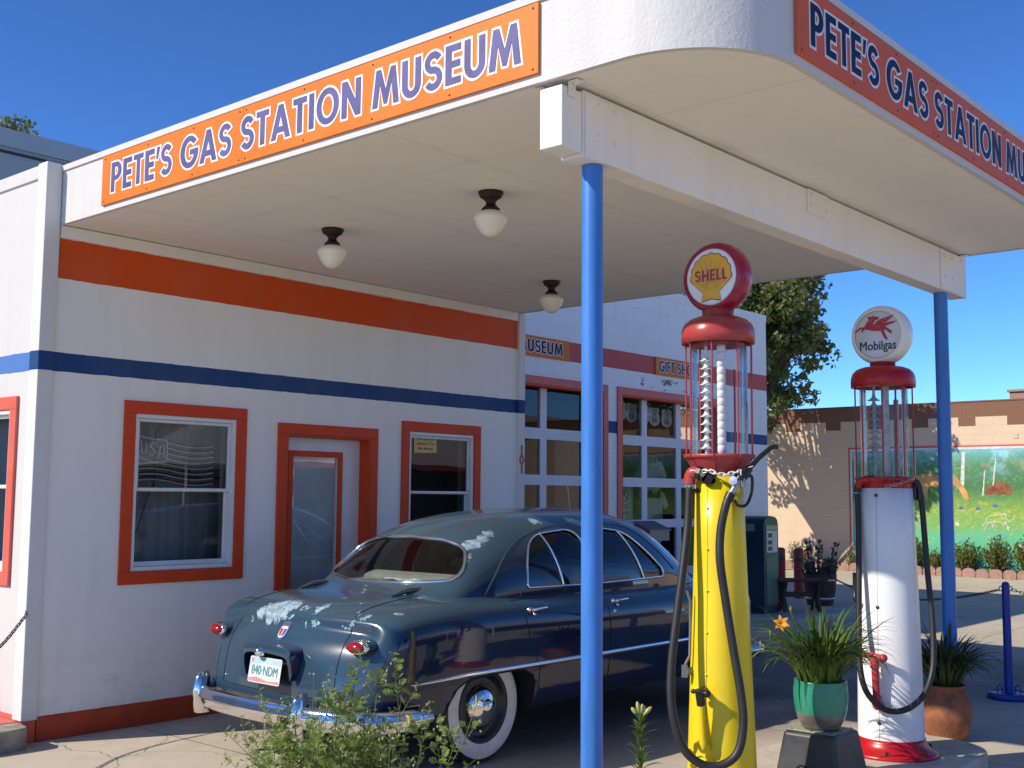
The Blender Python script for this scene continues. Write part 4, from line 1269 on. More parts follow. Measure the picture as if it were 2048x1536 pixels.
def build_pumps():
    # ---- yellow
    x, y = 1.79, -4.22
    yel = simple('pump_yellow_paint', (0.80, 0.60, 0.012), 0.33, var=0.06, scale=5, bump=0.05, bscale=30)
    coral = simple('pump_cage_red', (0.36, 0.045, 0.045), 0.4, var=0.12)
    cap = simple('pump_cap_red', (0.40, 0.050, 0.045), 0.28, var=0.06, scale=3)
    t, body = pump(x, y, 0.06, 'gas_pump', 'yellow glass cylinder gas pump with a red caged top and a SHELL globe',
                   [(0.0, 0.03), (0.255, 0.03), (0.255, 0.075), (0.20, 0.12), (0.190, 0.15), (0.184, 0.22), (0.176, 0.45), (0.163, 0.80), (0.150, 1.10), (0.139, 1.45), (0.131, 1.776), (0.0, 1.778)],
                   [(0.0, 2.515), (0.186, 2.515), (0.188, 2.505), (0.202, 2.505), (0.203, 2.56), (0.199, 2.588), (0.184, 2.615), (0.158, 2.638), (0.118, 2.654), (0.092, 2.660), (0.086, 2.668), (0.088, 2.70), (0.0, 2.70)],
                   [(0.0, 1.765), (0.127, 1.765), (0.129, 1.78), (0.136, 1.80), (0.152, 1.83), (0.172, 1.862), (0.180, 1.872), (0.190, 1.874), (0.190, 1.892), (0.176, 1.893), (0.0, 1.894)],
                   (0.158, 1.893, 2.513, 0.182), (yel, coral, cap), None)
    white = simple('white_enamel', (0.84, 0.84, 0.83), 0.3, var=0.03)
    gallon_markers(t, x, y, 1.893, 2.50, white, (-0.055, 0.045), 0.034)
    m = MB()
    for k in range(14):
        z = 1.90 + 0.043 * k
        m.lathe([(0.020, z), (0.0245, z + 0.003), (0.0235, z + 0.038), (0.020, z + 0.042)], (x - 0.045, y - 0.045, 0), 16, caps=False)
    m.cyl((x - 0.045, y - 0.045, 1.893), (x - 0.045, y - 0.045, 2.50), 0.020, n=12)
    m.build('float_tube', white, t)
    m = MB(); m.cyl((x + 0.02, y - 0.09, 1.893), (x + 0.02, y - 0.09, 2.36), 0.006, n=8); m.lathe([(0.14, 2.490), (0.146, 2.500), (0.146, 2.513)], (x, y, 0), 40)
    m.build('vent_rod', coral, t)
    # globe with emblem
    crim = simple('crimson_globe', (0.34, 0.010, 0.040), 0.22, var=0.05)
    g = globe(t, x, y, 2.876, 0.199, crim, simple('milk_glass', (0.80, 0.79, 0.76), 0.2, var=0.03))
    fn = frame((x - 0.0695, y, 2.873), -Y3, Z3)
    fd = fn
    def fan(s, lobe):
        pts = []
        n = 9
        for k in range(n):
            a0, a1 = 196 - 212 * k / n, 196 - 212 * (k + 1) / n
            for i in range(5):
                a = a0 + (a1 - a0) * i / 5
                r = 0.108 * s + lobe * math.sin(PI * i / 5)
                pts.append((r * 1.02 * math.cos(R(a)), 0.008 + r * math.sin(R(a))))
        pts.append((0.106 * s, -0.024))
        pts += [(0.045 * s, -0.088), (0.052 * s, -0.092 * s), (0.054 * s, -0.120 * s), (0.0, -0.108 * s), (-0.054 * s, -0.120 * s), (-0.052 * s, -0.092 * s), (-0.045 * s, -0.088), (-0.106 * s, -0.024)]
        return pts
    m = MB(); m.prism(fan(1.15, 0.008), fd, 0.001, 0.001); dk = simple('emblem_red', (0.33, 0.012, 0.03), 0.4)
    m.build('emblem_outline', dk, g, recalc=False)
    m = MB(); m.prism(fan(1.10, 0.008), fd, 0.002, 0.002)
    m.build('emblem', simple('emblem_yellow', (0.80, 0.42, 0.012), 0.4), g, recalc=False)
    m = MB()
    for k in range(11):
        a = R(195 - 210 * k / 10)
        c0 = (0.0, -0.085)
        e = (0.100 * math.cos(a), 0.008 + 0.100 * math.sin(a))
        p0 = (c0[0] + (e[0] - c0[0]) * 0.25, c0[1] + (e[1] - c0[1]) * 0.25); p1 = (c0[0] + (e[0] - c0[0]) * 0.97, c0[1] + (e[1] - c0[1]) * 0.97)
        m.prism(_stroke([p0, p1], 0.0022), fd, 0.0028, 0.0028)
    m.build('emblem_ribs', simple('emblem_ochre', (0.50, 0.19, 0.01), 0.4), g, recalc=False)
    mb = MB()
    for loops in sign_text('SHELL', 0.205, 0.064, 0.12):
        mb.prism([(a - 0.1025, c - 0.020) for a, c in loops[0]], fd, 0.0036, 0.0036, [[(a - 0.1025, c - 0.020) for a, c in l] for l in loops[1:]])
    mb.build('emblem_lettering', simple('letter_crimson', (0.38, 0.015, 0.05), 0.4), g, recalc=False)
    # hose, nozzle, plumbing
    hose = rel_pts(x, y, [(-0.159, 0.091, 1.724), (-0.185, 0.089, 1.503), (-0.240, 0.091, 1.238), (-0.290, 0.101, 0.978), (-0.333, 0.103, 0.748), (-0.357, 0.082, 0.548), (-0.341, 0.032, 0.375), (-0.291, -0.041, 0.290), (-0.232, -0.124, 0.281), (-0.173, -0.193, 0.344), (-0.142, -0.212, 0.481), (-0.138, -0.200, 0.631), (-0.143, -0.161, 0.858), (-0.159, -0.126, 1.115), (-0.176, -0.105, 1.324), (-0.164, -0.103, 1.481), (-0.146, -0.124, 1.613), (-0.121, -0.137, 1.672)])
    m = MB(); m.tube(smooth_path(hose, 8), 0.0225, 14)
    hs = m.build('hose', M['rubber'], t)
    m = MB()
    nz = rel_pts(x, y, [(-0.133, -0.131, 1.645), (-0.117, -0.141, 1.680), (-0.081, -0.167, 1.747), (-0.061, -0.174, 1.779), (-0.015, -0.196, 1.815)])
    m.tube(nz[:2], 0.0265, 12); m.tube(nz[1:4], 0.017, 12, mi=1); m.tube(nz[2:5], [0.026, 0.036, 0.022], 12, mi=0)
    m.lathe([(0.026, -0.012), (0.026, 0.012), (0.0, 0.013)], nz[2] + Vector((-0.035, 0.01, 0.0)), 6, (-1, -0.2, 0.1), smooth=False, mi=1)
    sp = rel_pts(x, y, [(-0.015, -0.196, 1.815), (0.035, -0.223, 1.869), (0.084, -0.249, 1.911), (0.118, -0.266, 1.932), (0.140, -0.278, 1.934)])
    m.tube(smooth_path(sp, 5), 0.0135, 12)
    gd = rel_pts(x, y, [(-0.049, -0.173, 1.755), (-0.001, -0.197, 1.775), (0.006, -0.199, 1.721), (-0.010, -0.195, 1.66), (-0.040, -0.184, 1.617), (-0.074, -0.160, 1.615), (-0.096, -0.150, 1.645)])
    m.tube(smooth_path(gd, 5), 0.0085, 8)
    lv = rel_pts(x, y, [(-0.040, -0.178, 1.745), (-0.030, -0.185, 1.70), (-0.052, -0.172, 1.64)])
    m.tube(lv, 0.006, 8, mi=1)
    m.build('nozzle', [M['black'], M['steel']], t)
    m = MB()
    el = rel_pts(x, y, [(-0.159, 0.091, 1.728), (-0.157, 0.089, 1.765), (-0.157, 0.073, 1.790), (-0.152, 0.045, 1.793)])
    m.tube(smooth_path(el, 5), 0.033, 16)
    m.build('elbow', cap, t)
    m = MB()
    m.cyl(rel_pts(x, y, [(-0.159, 0.091, 1.726)])[0], rel_pts(x, y, [(-0.159, 0.091, 1.700)])[0], 0.027, 0.024, n=6, smooth=False, mi=1)
    cpl = rel_pts(x, y, [(-0.152, 0.045, 1.793), (-0.150, 0.020, 1.785), (-0.150, -0.004, 1.765), (-0.130, -0.030, 1.75), (-0.06, -0.03, 1.75)])
    for a, b2, r in ((0, 1, 0.036), (1, 2, 0.030), (2, 3, 0.038)): m.cyl(cpl[a], cpl[b2], r, n=8, smooth=False)
    m.cyl(cpl[3], cpl[4], 0.02)
    m.cyl(rel_pts(x, y, [(-0.10, 0.06, 1.70)])[0], rel_pts(x, y, [(-0.16, 0.075, 1.685)])[0], 0.012, mi=0)
    m.build('coupling', [M['black'], M['steel']], t)
    m = MB(); chain_mesh(m, smooth_path(rel_pts(x, y, [(-0.17, 0.0, 1.797), (-0.178, -0.045, 1.800), (-0.162, -0.088, 1.782), (-0.135, -0.123, 1.780), (-0.104, -0.156, 1.790), (-0.061, -0.184, 1.800)]), 4), 0.036, 0.0036, 0.009)
    chain_mesh(m, rel_pts(x, y, [(-0.085, -0.186, 1.80), (-0.078, -0.188, 1.765), (-0.075, -0.186, 1.72)]), 0.036, 0.0036, 0.009)
    chain_mesh(m, rel_pts(x, y, [(-0.052, -0.186, 1.80), (-0.020, -0.205, 1.825), (-0.005, -0.200, 1.79)]), 0.036, 0.0036, 0.009)
    m.build('safety_chain', simple('white_chain', (0.75, 0.75, 0.74), 0.3, var=0.05), t)
    # hand valve, drop pipe, plug, lever, seam
    v = rel_pts(x, y, [(-0.262, 0.012, 0.645), (-0.264, -0.028, 0.646), (-0.262, -0.070, 0.642), (-0.250, -0.026, 0.577), (-0.232, -0.026, 0.40), (-0.218, -0.024, 0.355), (-0.165, -0.012, 0.344)])
    m = MB()
    m.tube([v[0], v[1], v[2]], [0.010, 0.013, 0.010], 10); m.cyl(v[1] + Z3 * 0.012, v[3], 0.026, 0.022, n=16)
    m.lathe([(0.0, -0.020), (0.012, -0.017), (0.0195, -0.008), (0.0205, 0), (0.0195, 0.008), (0.012, 0.017), (0, 0.020)], v[2], 16)
    m.lathe([(0.0, -0.014), (0.012, -0.008), (0.014, 0), (0.012, 0.008), (0, 0.014)], v[0], 12)
    m.cyl(v[1], v[1] + Vector((0.10, 0.03, 0.0)), 0.017, n=12)
    m.build('hand_valve', M['black'], t)
    m = MB(); m.cyl(v[3], v[4], 0.020, n=16); m.tube(smooth_path([v[4], v[4] + Vector((0.004, 0, -0.03)), v[5], v[6]], 5), [0.022] * 16, 16)
    m.lathe([(0.030, 0), (0.032, 0.012), (0.026, 0.024), (0.012, 0.032), (0.0, 0.034)], v[5] + Vector((0.012, 0.004, 0)), 20, (-1, -0.25, 0))
    m.build('drop_pipe', yel, t)
    l = rel_pts(x, y, [(-0.164, 0.111, 1.154), (-0.150, 0.098, 1.100), (-0.150, 0.099, 0.95), (-0.154, 0.101, 0.809), (-0.170, 0.117, 0.769), (-0.173, 0.122, 0.716)])
    m = MB(); m.tube(l, 0.0075, 8); m.obox(l[5] + Vector((0.0, 0, 0.012)), (0.866, 0.5, 0), (-0.5, 0.866, 0), (0, 0, 1), 0.012, 0.016, 0.032)
    m.cyl(l[5] + Vector((0.0, -0.005, 0.01)), l[5] + Vector((0.08, -0.03, 0.01)), 0.020, n=12)
    m.build('crank_lever', simple('grey_lever', (0.20, 0.21, 0.22), 0.45, metal=0.4), t)
    m = MB()
    a = R(183)
    d = Vector((math.cos(a), math.sin(a), 0)); s = Vector((-d.y, d.x, 0))
    for z in (0.28, 0.5, 0.72, 0.94, 1.16, 1.38, 1.60):
        r = 0.131 + (0.184 - 0.131) * ((1.776 - z) / 1.55) ** 1.05
        m.lathe([(0.008, -0.004), (0.007, 0.004), (0, 0.006)], Vector((x, y, z)) + d * r, 10, d)
    m.build('rivets', yel, body)
    m = MB()
    prof = [(0.184, 0.22), (0.176, 0.45), (0.163, 0.80), (0.150, 1.10), (0.139, 1.45), (0.131, 1.776)]
    for ang in (183, 3):
        a = R(ang); d = Vector((math.cos(a), math.sin(a), 0)); s = Vector((-d.y, d.x, 0))
        m.grid([[Vector((x, y, z)) + d * (r + 0.0006) + s * q for r, z in prof] for q in (-0.0016, 0.0016)], smooth=False)
    m.build('seam', simple('seam_dark_line', (0.20, 0.14, 0.01), 0.7), body, recalc=False)  # dark joint line down the yellow body

    t.location = (1.485, -4.40, 0.143); t.scale = (0.945,) * 3     # a little smaller than first drawn
    # ---- white
    x, y = 3.48, -4.44
    wp = simple('pump_white_paint', (0.80, 0.80, 0.81), 0.28, var=0.04, scale=3, bump=0.04, bscale=30)
    red = simple('pump_bright_red', (0.42, 0.008, 0.014), 0.30, var=0.08)
    t, body = pump(x, y, 0.06, 'gas_pump', 'white glass cylinder gas pump with a red base and a white winged horse globe',
                   [(0.0, 0.115), (0.206, 0.115), (0.203, 0.15), (0.198, 0.55), (0.188, 1.0), (0.177, 1.4), (0.168, 1.726), (0.0, 1.728)],
                   [(0.0, 2.392), (0.186, 2.392), (0.190, 2.380), (0.203, 2.380), (0.204, 2.415), (0.201, 2.445), (0.190, 2.474), (0.168, 2.496), (0.132, 2.510), (0.095, 2.516), (0.080, 2.518), (0.080, 2.545), (0.0, 2.545)],
                   [(0.0, 1.715), (0.160, 1.715), (0.162, 1.735), (0.166, 1.752), (0.172, 1.766), (0.178, 1.776), (0.183, 1.780), (0.183, 1.798), (0.17, 1.799), (0.0, 1.80)],
                   (0.150, 1.80, 2.39, 0.178), (wp, red, red), None)
    m = MB(); m.lathe([(0.0, 0.055), (0.283, 0.055), (0.286, 0.072), (0.275, 0.084), (0.245, 0.098), (0.222, 0.118), (0.211, 0.145), (0.206, 0.165), (0.19, 0.165)], (x, y, 0), 64)
    b = m.build('base_flange', red, t)
    m = MB()
    for k in range(6):
        a = R(15 + 60 * k)
        m.lathe([(0.014, 0), (0.014, 0.010), (0.008, 0.011), (0.008, 0.024), (0, 0.025)], (x + 0.252 * math.cos(a), y + 0.252 * math.sin(a), 0.090), 6, smooth=False)
    m.build('anchor_bolt', M['screw'], b)
    gl = simple('stained_enamel', (0.42, 0.42, 0.43), 0.4, var=0.3, scale=20)
    gallon_markers(t, x, y, 1.80, 2.385, gl, (-0.06, 0.040), 0.040)
    m = MB(); m.cyl((x - 0.045, y - 0.03, 1.80), (x - 0.045, y - 0.03, 2.385), 0.024, n=14)
    m.cyl((x + 0.03, y - 0.07, 1.80), (x + 0.03, y - 0.07, 2.30), 0.016, n=12)
    m.build('float_tube', gl, t)
    m = MB(); m.cyl((x - 0.01, y - 0.085, 1.80), (x - 0.01, y - 0.085, 2.385), 0.007, n=8)
    m.build('vent_rod', red, t)
    cream = simple('cream_globe', (0.80, 0.77, 0.71), 0.22, var=0.03)
    g = globe(t, x, y, 2.722, 0.196, cream, simple('grey_milk_glass', (0.58, 0.58, 0.565), 0.15, var=0.05, scale=4))
    fd2 = frame((x - 0.0695, y, 2.712), -Y3, Z3)
    k = 0.00096
    horse = [[(350, 210), (345, 185), (362, 158), (376, 146), (388, 158), (398, 178), (430, 190), (455, 192), (470, 205), (462, 222), (436, 228), (400, 226)],
             [(372, 152), (368, 138), (362, 128), (372, 124), (392, 124), (402, 119), (408, 127), (428, 128), (436, 138), (424, 150), (410, 152), (400, 172), (386, 180)],
             [(396, 190), (415, 165), (440, 148), (470, 140), (527, 122), (512, 142), (492, 158), (476, 170), (468, 186), (440, 200)],
             [(438, 196), (464, 178), (500, 170), (542, 166), (522, 180), (500, 188), (478, 196), (452, 204)],
             [(352, 192), (352, 206), (320, 205), (300, 222), (285, 234), (282, 228), (296, 210), (316, 192)],
             [(345, 206), (348, 216), (334, 216), (339, 228), (331, 228), (322, 216), (330, 206)],
             [(455, 200), (470, 200), (484, 210), (500, 226), (512, 236), (506, 250), (494, 246), (480, 228), (462, 220)],
             [(440, 215), (462, 215), (466, 240), (474, 262), (484, 282), (480, 294), (470, 288), (458, 266), (448, 240)]]
    m = MB()
    for n_, pl in enumerate(horse): m.prism([((a - 423) * k / 0.86, -(c - 262) * k) for a, c in pl], fd2, 0.0010 + 0.0002 * n_, 0.0010 + 0.0002 * n_)
    m.build('emblem', simple('emblem_horse_red', (0.42, 0.012, 0.012), 0.4), g, recalc=False)
    m = MB()
    for a, c, e, f in ((450, 165, 515, 132), (455, 175, 525, 168), (380, 160, 400, 140), (400, 190, 440, 200)):
        m.prism(_stroke([((a - 423) * k / 0.86, -(c - 262) * k), ((e - 423) * k / 0.86, -(f - 262) * k)], 0.0016), fd2, 0.003, 0.003)
    m.build('emblem_lines', simple('emblem_horse_lines', (0.66, 0.40, 0.36), 0.4), g, recalc=False)
    l = font_mesh('Mobilgas', 0.083, frame((x - 0.0697, y + 0.0, 2.648), -Y3, Z3), 0.0012, simple('emblem_navy', (0.008, 0.010, 0.03), 0.4), g, name='emblem_lettering', fat=0.014, sx=0.86)
    hose = rel_pts(x, y, [(-0.158, 0.120, 1.692), (-0.176, 0.110, 1.453), (-0.217, 0.095, 1.171), (-0.260, 0.082, 0.863), (-0.318, 0.055, 0.626), (-0.335, 0.011, 0.481), (-0.300, -0.061, 0.389), (-0.250, -0.134, 0.364), (-0.175, -0.204, 0.390), (-0.097, -0.262, 0.469), (-0.026, -0.281, 0.584), (0.014, -0.279, 0.717), (0.052, -0.261, 0.928), (0.070, -0.235, 1.175), (0.082, -0.217, 1.394), (0.102, -0.194, 1.647), (0.103, -0.179, 1.727)])
    m = MB(); m.tube(smooth_path(hose, 8), 0.0185, 14)
    m.build('hose', M['rubber'], t)
    m = MB()
    m.tube(smooth_path(rel_pts(x, y, [(0.103, -0.185, 1.65), (0.103, -0.179, 1.727), (0.09, -0.168, 1.762), (0.06, -0.15, 1.775)]), 5), 0.023, 12)
    m.tube(smooth_path(rel_pts(x, y, [(0.077, -0.165, 1.769), (0.050, -0.172, 1.74), (0.055, -0.165, 1.70), (0.078, -0.162, 1.66), (0.10, -0.185, 1.67)]), 5), 0.009, 8)
    m.tube(smooth_path(rel_pts(x, y, [(-0.158, 0.122, 1.700), (-0.162, 0.113, 1.745)]), 3), 0.022, 12)
    m.build('nozzle', M['black'], t)
    m = MB(); m.tube(smooth_path(rel_pts(x, y, [(-0.162, 0.113, 1.735), (-0.164, 0.100, 1.762), (-0.160, 0.060, 1.780), (-0.13, 0.02, 1.785)]), 5), 0.024, 14)
    m.tube(smooth_path(rel_pts(x, y, [(0.09, -0.165, 1.765), (0.08, -0.13, 1.77), (0.06, -0.10, 1.77)]), 4), 0.026, 12)
    m.build('elbow', red, t)
    m = MB(); m.tube(smooth_path(rel_pts(x, y, [(-0.139, 0.160, 1.185), (-0.139, 0.160, 1.08), (-0.160, 0.150, 1.02), (-0.195, 0.115, 1.0)]), 6), 0.013, 10)
    m.build('crank_lever', M['black'], t)
    m = MB(); chain_mesh(m, smooth_path(rel_pts(x, y, [(-0.178, -0.080, 1.735), (-0.170, -0.108, 1.742), (-0.134, -0.136, 1.753), (-0.05, -0.175, 1.778), (0.03, -0.18, 1.79)]), 4), 0.036, 0.003, 0.009)
    m.build('safety_chain', M['steel'], t)
    pr = simple('faded_red_pipe', (0.42, 0.035, 0.045), 0.42, var=0.15)
    v = rel_pts(x, y, [(-0.262, 0.030, 0.681), (-0.268, -0.018, 0.685), (-0.275, -0.079, 0.682), (-0.262, -0.015, 0.629), (-0.252, -0.018, 0.417), (-0.22, -0.016, 0.384)])
    m = MB(); m.cyl(v[0] + Vector((0.06, 0.04, 0)), v[1], 0.022, n=12); m.cyl(v[1], v[2], 0.020, n=14)
    m.lathe([(0.0, -0.024), (0.014, -0.021), (0.024, -0.010), (0.026, 0), (0.024, 0.010), (0.014, 0.021), (0, 0.024)], v[2], 16, (0, 1, 0))
    m.cyl(v[1], v[4], 0.023, 0.021, n=14); m.cyl(v[1] - Z3 * 0.01, v[1] - Z3 * 0.05, 0.028, n=10); m.cyl(v[1] - Z3 * 0.06, v[1] - Z3 * 0.07, 0.030, n=10)
    m.build('valve', pr, t)
    m = MB(); m.tube(smooth_path([v[4] + Z3 * 0.03, v[4], v[4] + Vector((0.008, 0, -0.032)), v[5], v[5] + Vector((0.05, 0.0, -0.02))], 5), 0.029, 14)
    m.build('valve_elbow', red, t)
    m = MB()
    prof = [(0.203, 0.166), (0.198, 0.55), (0.188, 1.0), (0.177, 1.4), (0.168, 1.726)]
    a = R(183); d = Vector((math.cos(a), math.sin(a), 0)); s = Vector((-d.y, d.x, 0))
    m.grid([[Vector((x, y, z)) + d * (r + 0.0006) + s * q for r, z in prof] for q in (-0.0014, 0.0014)], smooth=False)
    m.build('seam', simple('seam_grime', (0.30, 0.29, 0.28), 0.7), body, recalc=False)
    m = MB()
    for z, r in ((0.27, 0.2015), (0.98, 0.1885), (1.68, 0.1695)):
        m.lathe([(0.012, -0.003), (0.011, 0.004), (0, 0.006)], Vector((x, y, z)) + d * r, 12, d)
    m.build('rivets', M['screw'], body)
    t.location = (3.183, -4.567, 0.12); t.scale = (0.959,) * 3

build_pumps()

# ------------------------------------------------------------------ pots, stand, bollards, bench and the rest
def place(t, z):
    t.location = (-3.7517 + (2.53 + 3.7517) * 0.96, -7.5296 + (-4.43 + 7.5296) * 0.96, 1.65 + (z - 1.65) * 0.96); t.scale = (0.96,) * 3

def build_props():
    # dark box stand
    sx, sy = 2.53, -4.43
    t = thing('plant_stand', (sx, sy, 0.06), 'dark grey tapered box stand with a sage green top under the green pot', 'plant stand')
    m = MB()
    lo, hi = 0.200, 0.157
    v = [(sx + a * lo, sy + b * lo, 0.06) for a, b in ((-1, -1), (1, -1), (1, 1), (-1, 1))] + [(sx + a * hi, sy + b * hi, 0.332) for a, b in ((-1, -1), (1, -1), (1, 1), (-1, 1))]
    m.add(v, [(3, 2, 1, 0), (4, 5, 6, 7), (0, 1, 5, 4), (1, 2, 6, 5), (2, 3, 7, 6), (3, 0, 4, 7)])
    m.build('base', simple('charcoal_plastic', (0.040, 0.042, 0.047), 0.42, var=0.35, scale=7, bump=0.15, bscale=14), t, bevel=0.022, seg=4)
    m = MB(); m.box(sx - 0.135, sx + 0.135, sy - 0.135, sy + 0.135, 0.3325, 0.338)
    top = m.build('top_plate', simple('sage_plastic', (0.36, 0.39, 0.25), 0.55, var=0.1), t, bevel=0.003)
    m = MB()
    for a, b in ((-1, -1), (0, -1), (1, -1), (1, 0), (1, 1), (0, 1), (-1, 1), (-1, 0)):
        m = MB(); m.lathe([(0.006, 0), (0.005, 0.004), (0, 0.005)], (sx + a * 0.122, sy + b * 0.122, 0.338), 8)
        m.build('screw', M['black'], top)
    m = MB(); fc = Vector((sx - 0.191, sy + 0.03, 0.125)); nn = Vector((-1, 0, 0.158)).normalized()
    m.lathe([(0.036, -0.01), (0.036, 0.002), (0, 0.0022)], fc, 24, nn)
    m.build('hand_hole', M['black'], t)
    place(t, 0.06)
    # green glazed pot
    b = NB('green_glaze')
    p = b.pos(); x_, y_, z_ = b.xyz(p)
    zz = b.math('ADD', z_, b.math('MULTIPLY', b.noise(8, 3, vec=p), 0.02))
    c = b.mix(b.step(zz, 0.488, 0.494), b.mix(b.step(b.noise(6, 4, vec=b.scaled(p, (1, 1, 4))), 0.35, 0.7), (0.11, 0.10, 0.085), (0.22, 0.20, 0.17)), b.mix(b.step(b.noise(3, 4, vec=p), 0.3, 0.7), (0.022, 0.20, 0.125), (0.035, 0.27, 0.17)))
    pr = b.principled(Base_Color=c, Roughness=0.25)
    t = thing('flower_pot', (sx, sy, 0.338), 'green glazed round pot with a grey foot on the dark box stand', 'flower pot')
    m = MB(); m.lathe([(0, 0.338), (0.096, 0.338), (0.112, 0.36), (0.129, 0.39), (0.143, 0.432), (0.151, 0.485), (0.154, 0.53), (0.152, 0.575), (0.147, 0.600), (0.150, 0.608), (0.148, 0.613), (0.137, 0.610), (0.136, 0.56), (0, 0.56)], (sx, sy, 0), 56)
    m.build('pot', b.m, t)
    m = MB(); m.lathe([(0.136, 0.585), (0.07, 0.592), (0, 0.594)], (sx, sy, 0), 24)
    m.build('potting_soil', simple('potting_soil', (0.05, 0.035, 0.025), 0.95, var=0.5, scale=60, bump=0.5), t)
    place(t, 0.338)
    # terracotta pot
    px, py = 4.41, -4.44
    tc = simple('terracotta', (0.30, 0.105, 0.045), 0.75, var=0.38, scale=11, bump=0.35, bscale=60)
    t = thing('flower_pot', (px, py, 0), 'round bellied terracotta pot at the foot of the far blue post', 'flower pot')
    m = MB(); m.lathe([(0, 0), (0.112, 0.0), (0.126, 0.014), (0.150, 0.06), (0.166, 0.12), (0.171, 0.17), (0.168, 0.22), (0.156, 0.275), (0.136, 0.320), (0.126, 0.340), (0.134, 0.352), (0.138, 0.366), (0.132, 0.374), (0.118, 0.372), (0.117, 0.33), (0, 0.33)], (px, py, 0), 56)
    m.build('pot', tc, t)
    m = MB(); m.lathe([(0.117, 0.35), (0.06, 0.357), (0, 0.358)], (px, py, 0), 24)
    m.build('potting_soil', simple('dark_potting_soil', (0.05, 0.035, 0.025), 0.95, var=0.5, scale=60), t)
    # stanchions with chain
    def stanchion(x, y, label):
        t = thing('stanchion', (x, y, 0), label, 'stanchion', 'blue chain stanchions')
        m = MB(); m.lathe([(0, 0), (0.172, 0), (0.174, 0.025), (0.170, 0.048), (0.155, 0.055), (0.150, 0.050), (0.06, 0.050), (0.045, 0.056), (0.0, 0.056)], (x, y, 0), 48)
        m.build('base', M['bollard_blue'], t)
        m = MB(); m.lathe([(0.036, 0.05), (0.0335, 0.5), (0.033, 0.93), (0.031, 0.947), (0.022, 0.962), (0.0, 0.968)], (x, y, 0), 28)
        m.build('post', M['bollard_blue'], t)
        m = MB()
        for s in (-1, 1):
            d = Vector((0.6567, -0.754, 0)) * s
            c = Vector((x, y, 0))
            m.tube([c + d * 0.055 + Z3 * 0.052, c + d * 0.055 + Z3 * 0.10, c + d * 0.075 + Z3 * 0.115, c + d * 0.095 + Z3 * 0.10, c + d * 0.095 + Z3 * 0.052], 0.006, 8)
            m.tube([c + d * 0.030 + Z3 * 0.93, c + d * 0.052 + Z3 * 0.925, c + d * 0.056 + Z3 * 0.895, c + d * 0.032 + Z3 * 0.888], 0.0045, 8)
        m.build('ring', M['bollard_blue'], t)
        return t
    stanchion(6.40, -4.22, 'blue chain stanchion standing right of the far blue post')
    stanchion(-2.35, -2.0, 'blue chain stanchion left of the office corner')
    stanchion(9.05, -6.9, 'blue chain stanchion beyond the right edge of the lot')
    def sag(a, b2, s, n=40):
        a = Vector(a); b2 = Vector(b2)
        return [a.lerp(b2, i / n) - Z3 * (s * 4 * (i / n) * (1 - i / n)) for i in range(n + 1)]
    dark = simple('dark_chain', (0.03, 0.03, 0.035), 0.5, metal=0.5)
    m = MB(); chain_mesh(m, sag((6.36, -4.18, 0.90), (11.9, 0.15, 0.62), 0.22), 0.05, 0.0027, 0.010, 10, 5)
    tag(m.build('barrier_chain', dark, loc=(6.4, -4.2, 0.9)), 'dark chain running from the blue stanchion back towards the barrel planter', 'chain')
    m = MB(); chain_mesh(m, sag((6.44, -4.26, 0.90), (9.02, -6.86, 0.90), 0.30), 0.05, 0.003, 0.010, 10, 5)
    tag(m.build('barrier_chain', dark, loc=(6.4, -4.2, 0.9)), 'dark chain sagging from the blue stanchion to the right edge of the view', 'chain')
    m = MB()
    m.tube([Vector((-0.024, -0.03, 0.857)) + Vector((0.0, -0.014 * math.sin(a), 0.014 * math.cos(a))) for a in [2 * PI * i / 14 for i in range(14)]], 0.003, 6, closed=True)
    pts = smooth_path([(-0.024, -0.035, 0.845), (-0.236, -0.19, 0.70), (-0.466, -0.373, 0.60), (-0.647, -0.625, 0.515), (-0.95, -0.95, 0.47), (-1.35, -1.30, 0.52), (-1.8, -1.62, 0.66), (-2.31, -1.96, 0.90)], 8)
    chain_mesh(m, pts, 0.045, 0.0038, 0.010, 12, 6)
    tag(m.build('barrier_chain', simple('blue_grey_chain', (0.10, 0.10, 0.17), 0.45, metal=0.5), loc=(-0.02, -0.03, 0.85)), 'blue grey chain hooked to the white office corner at the lower left', 'chain')
    # old square pump by the garage
    x, y = 10.62, 0.44
    t = thing('fuel_dispenser', (x, y, 0.09), 'squat dark teal fuel dispenser with a white meter face beside the garage', 'gas pump')
    tl = simple('dark_teal_enamel', (0.008, 0.035, 0.060), 0.3, var=0.2); tg = simple('teal_panel', (0.02, 0.12, 0.12), 0.35, var=0.15)
    m = MB()
    pts = [(-0.2, 0.09), (0.2, 0.09), (0.2, 1.30), (0.185, 1.36), (0.13, 1.395), (0, 1.41), (-0.13, 1.395), (-0.185, 1.36), (-0.2, 1.30)]
    m.prism(pts, lambda a, c, q: Vector((x + a, y + q, c)), -0.19, 0.19)
    m.build('cabinet', tl, t, bevel=0.018, seg=3, merge=0.0005)
    m = MB(); m.box(x - 0.155, x + 0.155, y - 0.197, y - 0.1915, 0.20, 0.86)
    m.build('front_panel', tg, t, bevel=0.004)
    m = MB(); m.box(x - 0.15, x + 0.15, y - 0.200, y - 0.1915, 0.91, 1.21)
    face = m.build('meter_face', simple('meter_white', (0.62, 0.64, 0.66), 0.4), t, bevel=0.004)
    m = MB()
    for z in (1.145, 1.05, 0.965): m.box(x - 0.115, x + 0.005, y - 0.2025, y - 0.2005, z - 0.028, z + 0.028)
    m.build('meter_window', M['black'], face)
